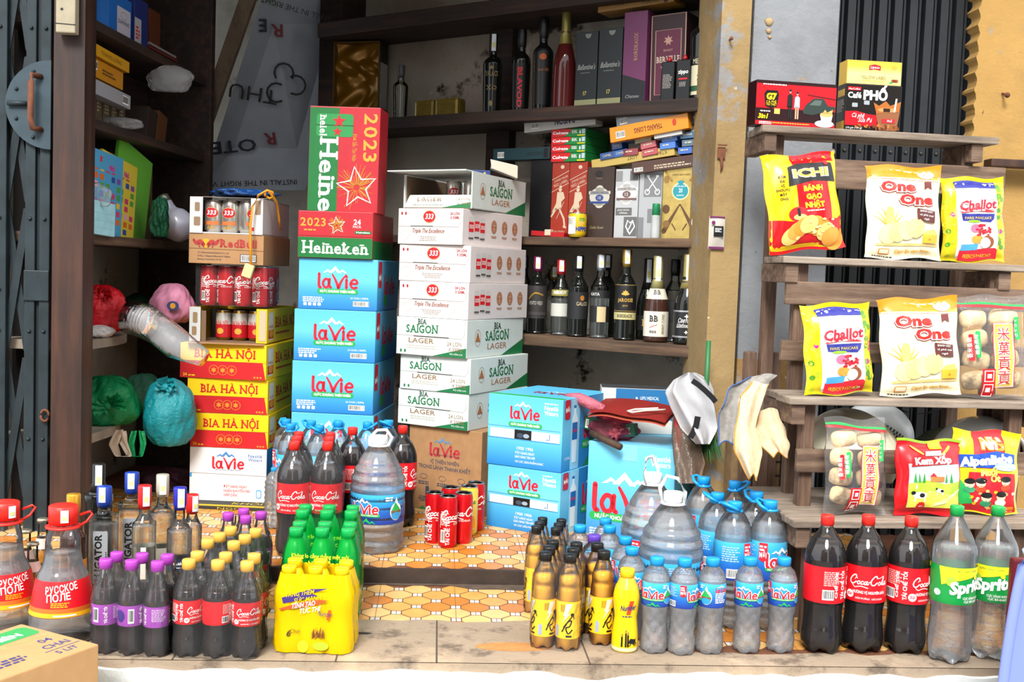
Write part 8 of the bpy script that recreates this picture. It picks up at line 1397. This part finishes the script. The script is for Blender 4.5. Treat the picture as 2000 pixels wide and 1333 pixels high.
LB('activity_book', 'yellow checkered activity book behind the blue one', 190, 260, 307, .035, .01, zS[2], LYc, pr_book(LYc), roll=rad(7), cat='book')
LB('activity_book', 'blue checkered activity book standing foremost on the left shelf', 163, 236, 296, .02, .01, zS[2], LBc, pr_book(LBc), roll=rad(3), cat='book')
LB('mask_pack', 'pack of pale blue face masks in film before the activity books', 158, 224, 392, -.02, .03, zS[2], mat('9ad0da', .6, var=.1), lambda m, f, w, h: [m.rect(f, w*.04, h*(.2+.22*k), w*.96, h*(.21+.22*k), mat('7ab8c8', .6), 1) for k in range(3)], roll=rad(2), cat='pack')
soft('film_bag', 'crumpled clear film above the pale blue mask pack', LP(185, 0, .0, zS[2]+.085), (.05, .02, .04), BCLR, 25)
LB('cardboard_box', 'small brown cardboard box standing beside the activity books', 256, 296, 325, .07, .1, zS[2], mat('5f4830', .8), lambda m, f, w, h: (m.text(f, 'STAR', w*.75, h*.75, h*.12, BLACK, 1, w=w*.4), m.small(f, w*.3, h*.45, w*.5, h*.04, 2, BLACK)))
q = at_y(348, 440, 3.9); m = MB(); m.lathe(smooth_prof([(.002, -.058), (.03, -.052), (.056, -.02), (.058, .005), (.045, .04), (.024, .06), (.02, .09)], 4), mat('b4b4c4', .3, coat=.3), 32); m.xf(Matrix.Rotation(-.5, 4, 'Y')); o = m.build('light_bulb'); put(o, q); tag(o, 'big white lamp bulb beside the silver can tray', 'bulb'); k = MB(); k.lathe([(.019, .09), (.019, .115), (.01, .12)], mat('8f8c84', .4, .8), 20); k.xf(Matrix.Rotation(-.5, 4, 'Y')); k.build('bulb_cap', o)
soft('carrier_bag', 'dark green bag slumped beside the white lamp bulb', at_y(312, 440, 3.75)-V((0, 0, .04)), (.03, .04, .075), bagm('bottle_green_bag', '0a5a3a', .2), 27, amp=.2)
# junction box on the jamb, cable and plug, blue sheets
q = at_y(135, 30, 3.19); m = MB(); m.box(-.027, .027, -.03, .005, -.055, .08, mat('9a9078', .6, var=.1), .004); f = plane((0, -.03, 0), (1, 0, 0), (0, 0, 1), (0, -1, 0)); [m.ell(f, -.01, z, .004, .004, BLACK, 1) for z in (.01, .05)]; m.stroke(f, [(-.027, -.03), (.027, -.032)], .003, BLACK, 1); o = m.build('junction_box'); put(o, q); tag(o, 'yellowed plastic socket box on the brown timber jamb', 'socket')
YC = mat('d08a14', .45); ps = [(490, 520), (489, 480), (489, 440), (493, 405), (505, 382), (522, 372), (533, 376), (535, 384), (527, 388), (517, 382), (520, 374)]
m = MB(); m.tube([at_y(x, y, 3.60+.004*i) for i, (x, y) in enumerate(ps)], .0042, YC, 8); o = m.build('power_cable'); tag(o, 'orange power cable looping over the white beer tray', 'cable')
m = MB(); m.tube([at_y(526, 375, 3.645), at_y(540, 395, 3.7), at_y(545, 430, 3.73), at_y(548, 450, 3.74)], .0042, YC, 8); m.build('cable_tail', o)
m = MB(); m.box(-.016, .016, -.012, .012, -.045, 0, mat('d0c48a', .5), .004); m.tube([(-.008, 0, -.045), (-.008, 0, -.065)], .002, mat('a8a49a', .3, .9), 6); m.tube([(.008, 0, -.045), (.008, 0, -.065)], .002, mat('a8a49a', .3, .9), 6); m.xf(Matrix.Rotation(.3, 4, 'Y')); k = m.build('plug', o); k.location = at_y(489, 517, 3.60)
soft('plastic_sheets', 'heap of folded blue plastic bags on top of the white beer tray', FT.p(wT*.5, .2, zTop+.012), (.11, .1, .018), bagm('blue_bag', '1a4a8a', .1), 31, amp=.18)
# ---------------------------------------------------------------- on and beside the large blue carton
def EP(px, dy, z): return FE.p(FE.t(px, dy, z), dy, z)
zE1 = zE+.001
m = MB(); LW, LBl = mat('c9c8c2', .6), mat('1f6aa0', .5); w_, d_, h_ = .24, .12, .125; m.box(0, w_, 0, d_, 0, h_, LW, .002); f = plane((0, 0, 0), (1, 0, 0), (0, 0, 1), (0, -1, 0)); tpf = plane((0, 0, h_), (1, 0, 0), (0, 1, 0), (0, 0, 1))
m.poly(f, [(w_*.2, h_*.62), (w_*.2, h_-.001), (w_-.001, h_-.001), (w_-.001, h_*.3), (w_*.7, h_*.58)], LBl, 1); m.text(f, 'LEPU MEDICAL', w_*.67, h_*.76, h_*.07, WHITE, 2, w=w_*.26); m.ell(f, w_*.49, h_*.79, w_*.014, w_*.014, WHITE, 2); m.rect(tpf, .001, .001, w_-.001, d_-.001, mat('3a3c3e', .6, var=.2), 1); m.rect(plane((w_, 0, 0), (0, 1, 0), (0, 0, 1), (1, 0, 0)), .001, h_*.35, d_-.001, h_-.001, LBl, 1)
kk = FE.t(1172, .2, zE1); kt = FE.z(757, kk, .2); sc = (kt-zE1)/h_; o = m.build('medical_box'); put(o, FE.p(kk, .2, zE1), FE.a+rad(24)); o.scale = (1, 1, sc); tag(o, 'white and blue medical box behind the red paper bag', 'box')
m = MB(); m.box(0, .07, .02, .13, 0, .035, mat('2c2a28', .8)); o2 = None
PKB = BPNK; o = soft('grocery_bag', 'pink see-through bag with green packets on the large blue carton', EP(1195, .09, zE1), (.085, .055, .042), bagm('rose_film', 'e0788a', .72), 41, knot=(.03, -.05, .0), rz=FE.a, amp=.1)
for j, (x, y, z, rx, tx) in enumerate(((-.045, -.02, .0, .1, 'CONTHO'), (.05, -.02, -.008, -.1, 'MART'))):
    k = MB(); k.box(-.04, .04, -.016, .016, -.02, .02, mat('0f5a38', .45), .003); f = plane((-.04, -.016, -.02), (1, 0, 0), (0, 0, 1), (0, -1, 0)); k.text(f, tx, .045, .016, .012, WHITE, 1, w=.04); k.bars(f, .006, .006, .016, .034, 1); k.rect(f, .03, .008, .064, .012, mat('d9d0c0', .5), 1); c = k.build('green_packet', o); c.location = (x, y, z+.01); c.rotation_euler = (0, rx, 0)
zz = zE1+.088
m = MB(); RBm = mat('7f1a16', .55, var=.08)
def rb(o_): return lambda u, v: V(((u-.5)*.25, (v-.5)*.17, .012*sin(u*3+.5)+.02*v+o_+(-.012*(1-v)**3)+.004*sin(u*9)*(1-v)))
m.grid(rb(.012), 24, 14, RBm); m.grid(rb(0), 24, 14, mat('b0503a', .6)); o = m.build('paper_bag'); put(o, EP(1238, .07, zz-.005), FE.a+.04); tag(o, 'flat folded red paper bag with white cord handle', 'paper bag')
k = MB(); k.tube([(.11, -.03, .032), (.06, -.075, .03), (.02, -.085, .022), (.0, -.07, .022), (.02, -.055, .028), (.09, -.04, .036)], .003, mat('e4dccb', .8), 8); k.build('cord_handle', o)
m = MB(); p_ = [at_y(1155, 846, 3.37), at_y(1212, 874, 3.27)]; m.tube([p_[0], p_[0]*.5+p_[1]*.5, p_[1]], .011, wood('2a1c12', '4a3424', (20, 20, 20)), 10); o = m.build('wooden_stick'); tag(o, 'short dark wooden stick lying on the front edge of the large blue carton', 'stick')
m = MB(); ps = [at_y(1105, 772, 3.42), at_y(1130, 778, 3.40), at_y(1155, 790, 3.38), at_y(1180, 800, 3.36)]; m.tube(ps, [.006, .018, .02, .014], bagm('pink_twist', 'd9788a', .35), 12); o = m.build('twisted_bag'); tag(o, 'twisted pink plastic bag end lying across the two blue cartons', 'bag')
def drape(name, label, pts, wd, Y0, Y1, mt, cat='bag', fold=.02, fr=9, dbl=.02, seed=1):
    n = len(pts); rr = random.Random(seed); ph = rr.uniform(0, 6); m = MB()
    def P(u, v):
        k = v*(n-1); i = min(n-2, int(k)); f = k-i; x = pts[i][0]*(1-f)+pts[i+1][0]*f; y = pts[i][1]*(1-f)+pts[i+1][1]*f; w_ = wd[i]*(1-f)+wd[i+1]*f; a = 2*PI*u
        return at_y(x+w_/2*cos(a)*(1+.1*sin(5*a+v*6+ph)), y, Y0+(Y1-Y0)*v-dbl*sin(a)+fold*sin(fr*u*6.28/2+v*5+ph)*.5*(abs(sin(a))))
    m.grid(P, 48, 24, mt); o = m.build(name); return tag(o, label, cat)
drape('film_bag', 'long clear brownish plastic bag with a red strip, right of the large blue carton', [(1332, 765), (1335, 800), (1340, 850), (1348, 905), (1345, 945)], [14, 34, 52, 58, 40], 3.25, 3.12, pet('brown_film', (.72, .6, .5), .25, .12, .3, .8, 18, dc='8a7666'), fold=.012)
m = MB(); ps = [at_y(1322, 812, 3.2), at_y(1326, 850, 3.185), at_y(1326, 892, 3.17)]; m.tube(ps, [.008, .011, .004], mat('b0121c', .5), 8); o = m.build('red_ribbon'); tag(o, 'narrow red paper strip inside the brownish film bag', 'paper')
o = drape('carrier_bag', 'crumpled white plastic bag with black handles hanging on the ochre jamb', [(1350, 728), (1350, 742), (1348, 765), (1356, 800), (1366, 838), (1372, 868)], [16, 66, 92, 82, 68, 26], 3.23, 3.15, mat('b9b9bb', .3, var=.18, sc=9, bmp=1.), fold=.07, fr=6, dbl=.035, seed=4)
def ribbon(pts, wd, Y, mt):
    m = MB(); q = [at_y(x, y, Y) for x, y in pts]; vs = []
    for i, p in enumerate(q): d = (q[min(i+1, len(q)-1)]-q[max(i-1, 0)]).normalized(); s_ = d.cross(V((0, 1, 0))).normalized()*wd/2; vs += [p-s_, p+s_]
    return m.add(vs, [(2*i, 2*i+1, 2*i+3, 2*i+2) for i in range(len(q)-1)], mt, True)
BH = mat('17171a', .5); ribbon([(1352, 744), (1364, 752), (1378, 764), (1392, 778), (1398, 786)], .016, 3.10, BH).build('handle', o); ribbon([(1363, 814), (1360, 830), (1354, 846), (1348, 856)], .018, 3.10, BH).build('handle', o)
q = at_y(1375, 858, 3.2); r = thing('duster', q, 0, 'green bristle duster hanging head down behind the white bag', 'duster'); m = MB(); rr = random.Random(12)
for k in range(420):
    a = rr.uniform(0, 2*PI); b = rr.uniform(0, .05); p = V((b*cos(a), b*sin(a)*.5, rr.uniform(-.03, .04))); e = p+V((cos(a)*.02, sin(a)*.015, -.05)); s_ = V((.0012, 0, 0)); m.add([p-s_, p+s_, e], [(0, 1, 2)], mat(('1f5a24', '2f7a30', '174a1c')[k % 3], .7))
m.build('bristles', r); m = MB(); m.tube([(0, 0, .03), (0, .0, .3)], .008, mat('2a6a3a', .5), 8); m.build('handle', r)
# ---------------------------------------------------------------- nearest things: brown carton, plastic chair
a_, b_ = at_z(42, 1219, .08), at_z(193, 1259, .08); f = Fr(b_.x, b_.y, math.degrees(math.atan2((b_-a_).y, (b_-a_).x))); L = (b_-a_).length; W_, D_, H_ = L, .36, .29
m = MB(); BX = mat('b98e5e', .85, var=.06); m.box(-W_, 0, -D_, 0, 0, H_, BX, .003); tpf = plane((0, -D_/1, H_), (0, 1, 0), (-1, 0, 0), (0, 0, 1))
LGN, NV2 = mat('2f9a52', .6), mat('3f4478', .7); m.rrect(tpf, D_*.1, L*.62, D_*.93, L*.94, .012, LGN, 1) if False else m.rrect(tpf, -.1, L*.66, D_-.012, L*.92, .014, LGN, 1)
m.text(tpf, 'KHOÁNG THIÊN NHIÊN', D_*.42, L*.72, .02, WHITE, 2, w=D_*.9, bold=.04); m.text(tpf, '04', D_*.88, L*.42, .02, NV2, 1, bold=.02); m.text(tpf, 'CHAI', D_*.87, L*.26, .02, NV2, 1, w=.06, bold=.02); m.rect(tpf, D_*.75, L*.2, D_*.98, L*.21, NV2, 1); m.text(tpf, '5 LIT', D_*.85, L*.09, .016, NV2, 1, bold=.02)
m.stroke(tpf, [(D_*.95, L*.55), (D_*.85, L*.6), (D_*.84, L*.54), (D_*.78, L*.58), (D_*.7, L*.62), (D_*.66, L*.54), (D_*.6, L*.6), (D_*.5, L*.66), (D_*.44, L*.55), (D_*.36, L*.6), (D_*.26, L*.55)], .002, mat('8fb05a', .7), 1)
m.small(tpf, D_*.45, L*.3, .08, .007, 3, NV2); s_ = plane((0, -D_, 0), (0, 1, 0), (0, 0, 1), (1, 0, 0)); m.small(s_, D_*.3, H_*.8, .1, .02, 4, NV2)
o = m.build('water_carton'); put(o, (b_.x, b_.y, .08-H_), f.a); tag(o, 'brown cardboard water carton with green band, nearest, cut by the lower left corner', 'carton')
m = MB(); m.box(-W_, 0, -D_, 0, 0, .08-H_+.5-.001, BX, .003); o = m.build('water_carton'); put(o, (b_.x, b_.y, -.5), f.a); tag(o, 'brown cardboard carton standing on the street under the green-banded one', 'carton')
xc = XA(1963, 1.92, .0); r = thing('plastic_chair', (xc+.2, 1.92, -.5), rad(-8), 'lavender-blue plastic chair cut by the lower right edge of the picture', 'chair'); LV = mat('7f8fd6', .35); m = MB()
def bk(u, v, d=0): hw = .2*(1-.12*v**3); x = -hw+2*hw*u; return V((x, .03*sin(PI*u)+d-.02*v, .44+.48*v-.05*(abs(2*u-1)**4)*v))
m.grid(lambda u, v: bk(u, v), 24, 20, LV); m.grid(lambda u, v: bk(u, v, .012), 24, 20, LV); m.tube([bk(0, k/16, .006) for k in range(17)]+[bk(k/20, 1, .006) for k in range(1, 21)]+[bk(1, 1-k/16, .006) for k in range(1, 17)], .010, LV, 10); o = m.build('backrest', r)
k = MB(); k.ell(plane((0, -.004, .66), (1, 0, 0), (0, 0, 1), (0, -1, 0)), 0, -.03, .13, .16, mat('b01a3c', .4), 1); k.build('red_panel', o)
m = MB(); m.box(-.2, .2, -.34, .02, .42, .445, LV, .01); m.build('seat', r)
for x in (-.18, .18):
    for y in (-.32, 0): m = MB(); m.tube([(x, y, .42), (x*1.08, y*1.05, 0)], [.02, .016], LV, 10); m.build('leg', r)
q = at_y(1978, 1092, 2.2); m = MB(); m.box(0, .2, 0, .02, 0, q.z+.5, mat('5a0f16', .4), .006); o = m.build('red_board'); put(o, (XA(1969, 2.2, .1), 2.2, -.5)); tag(o, 'dark red upright board between the lemon soda and the plastic chair', 'board')
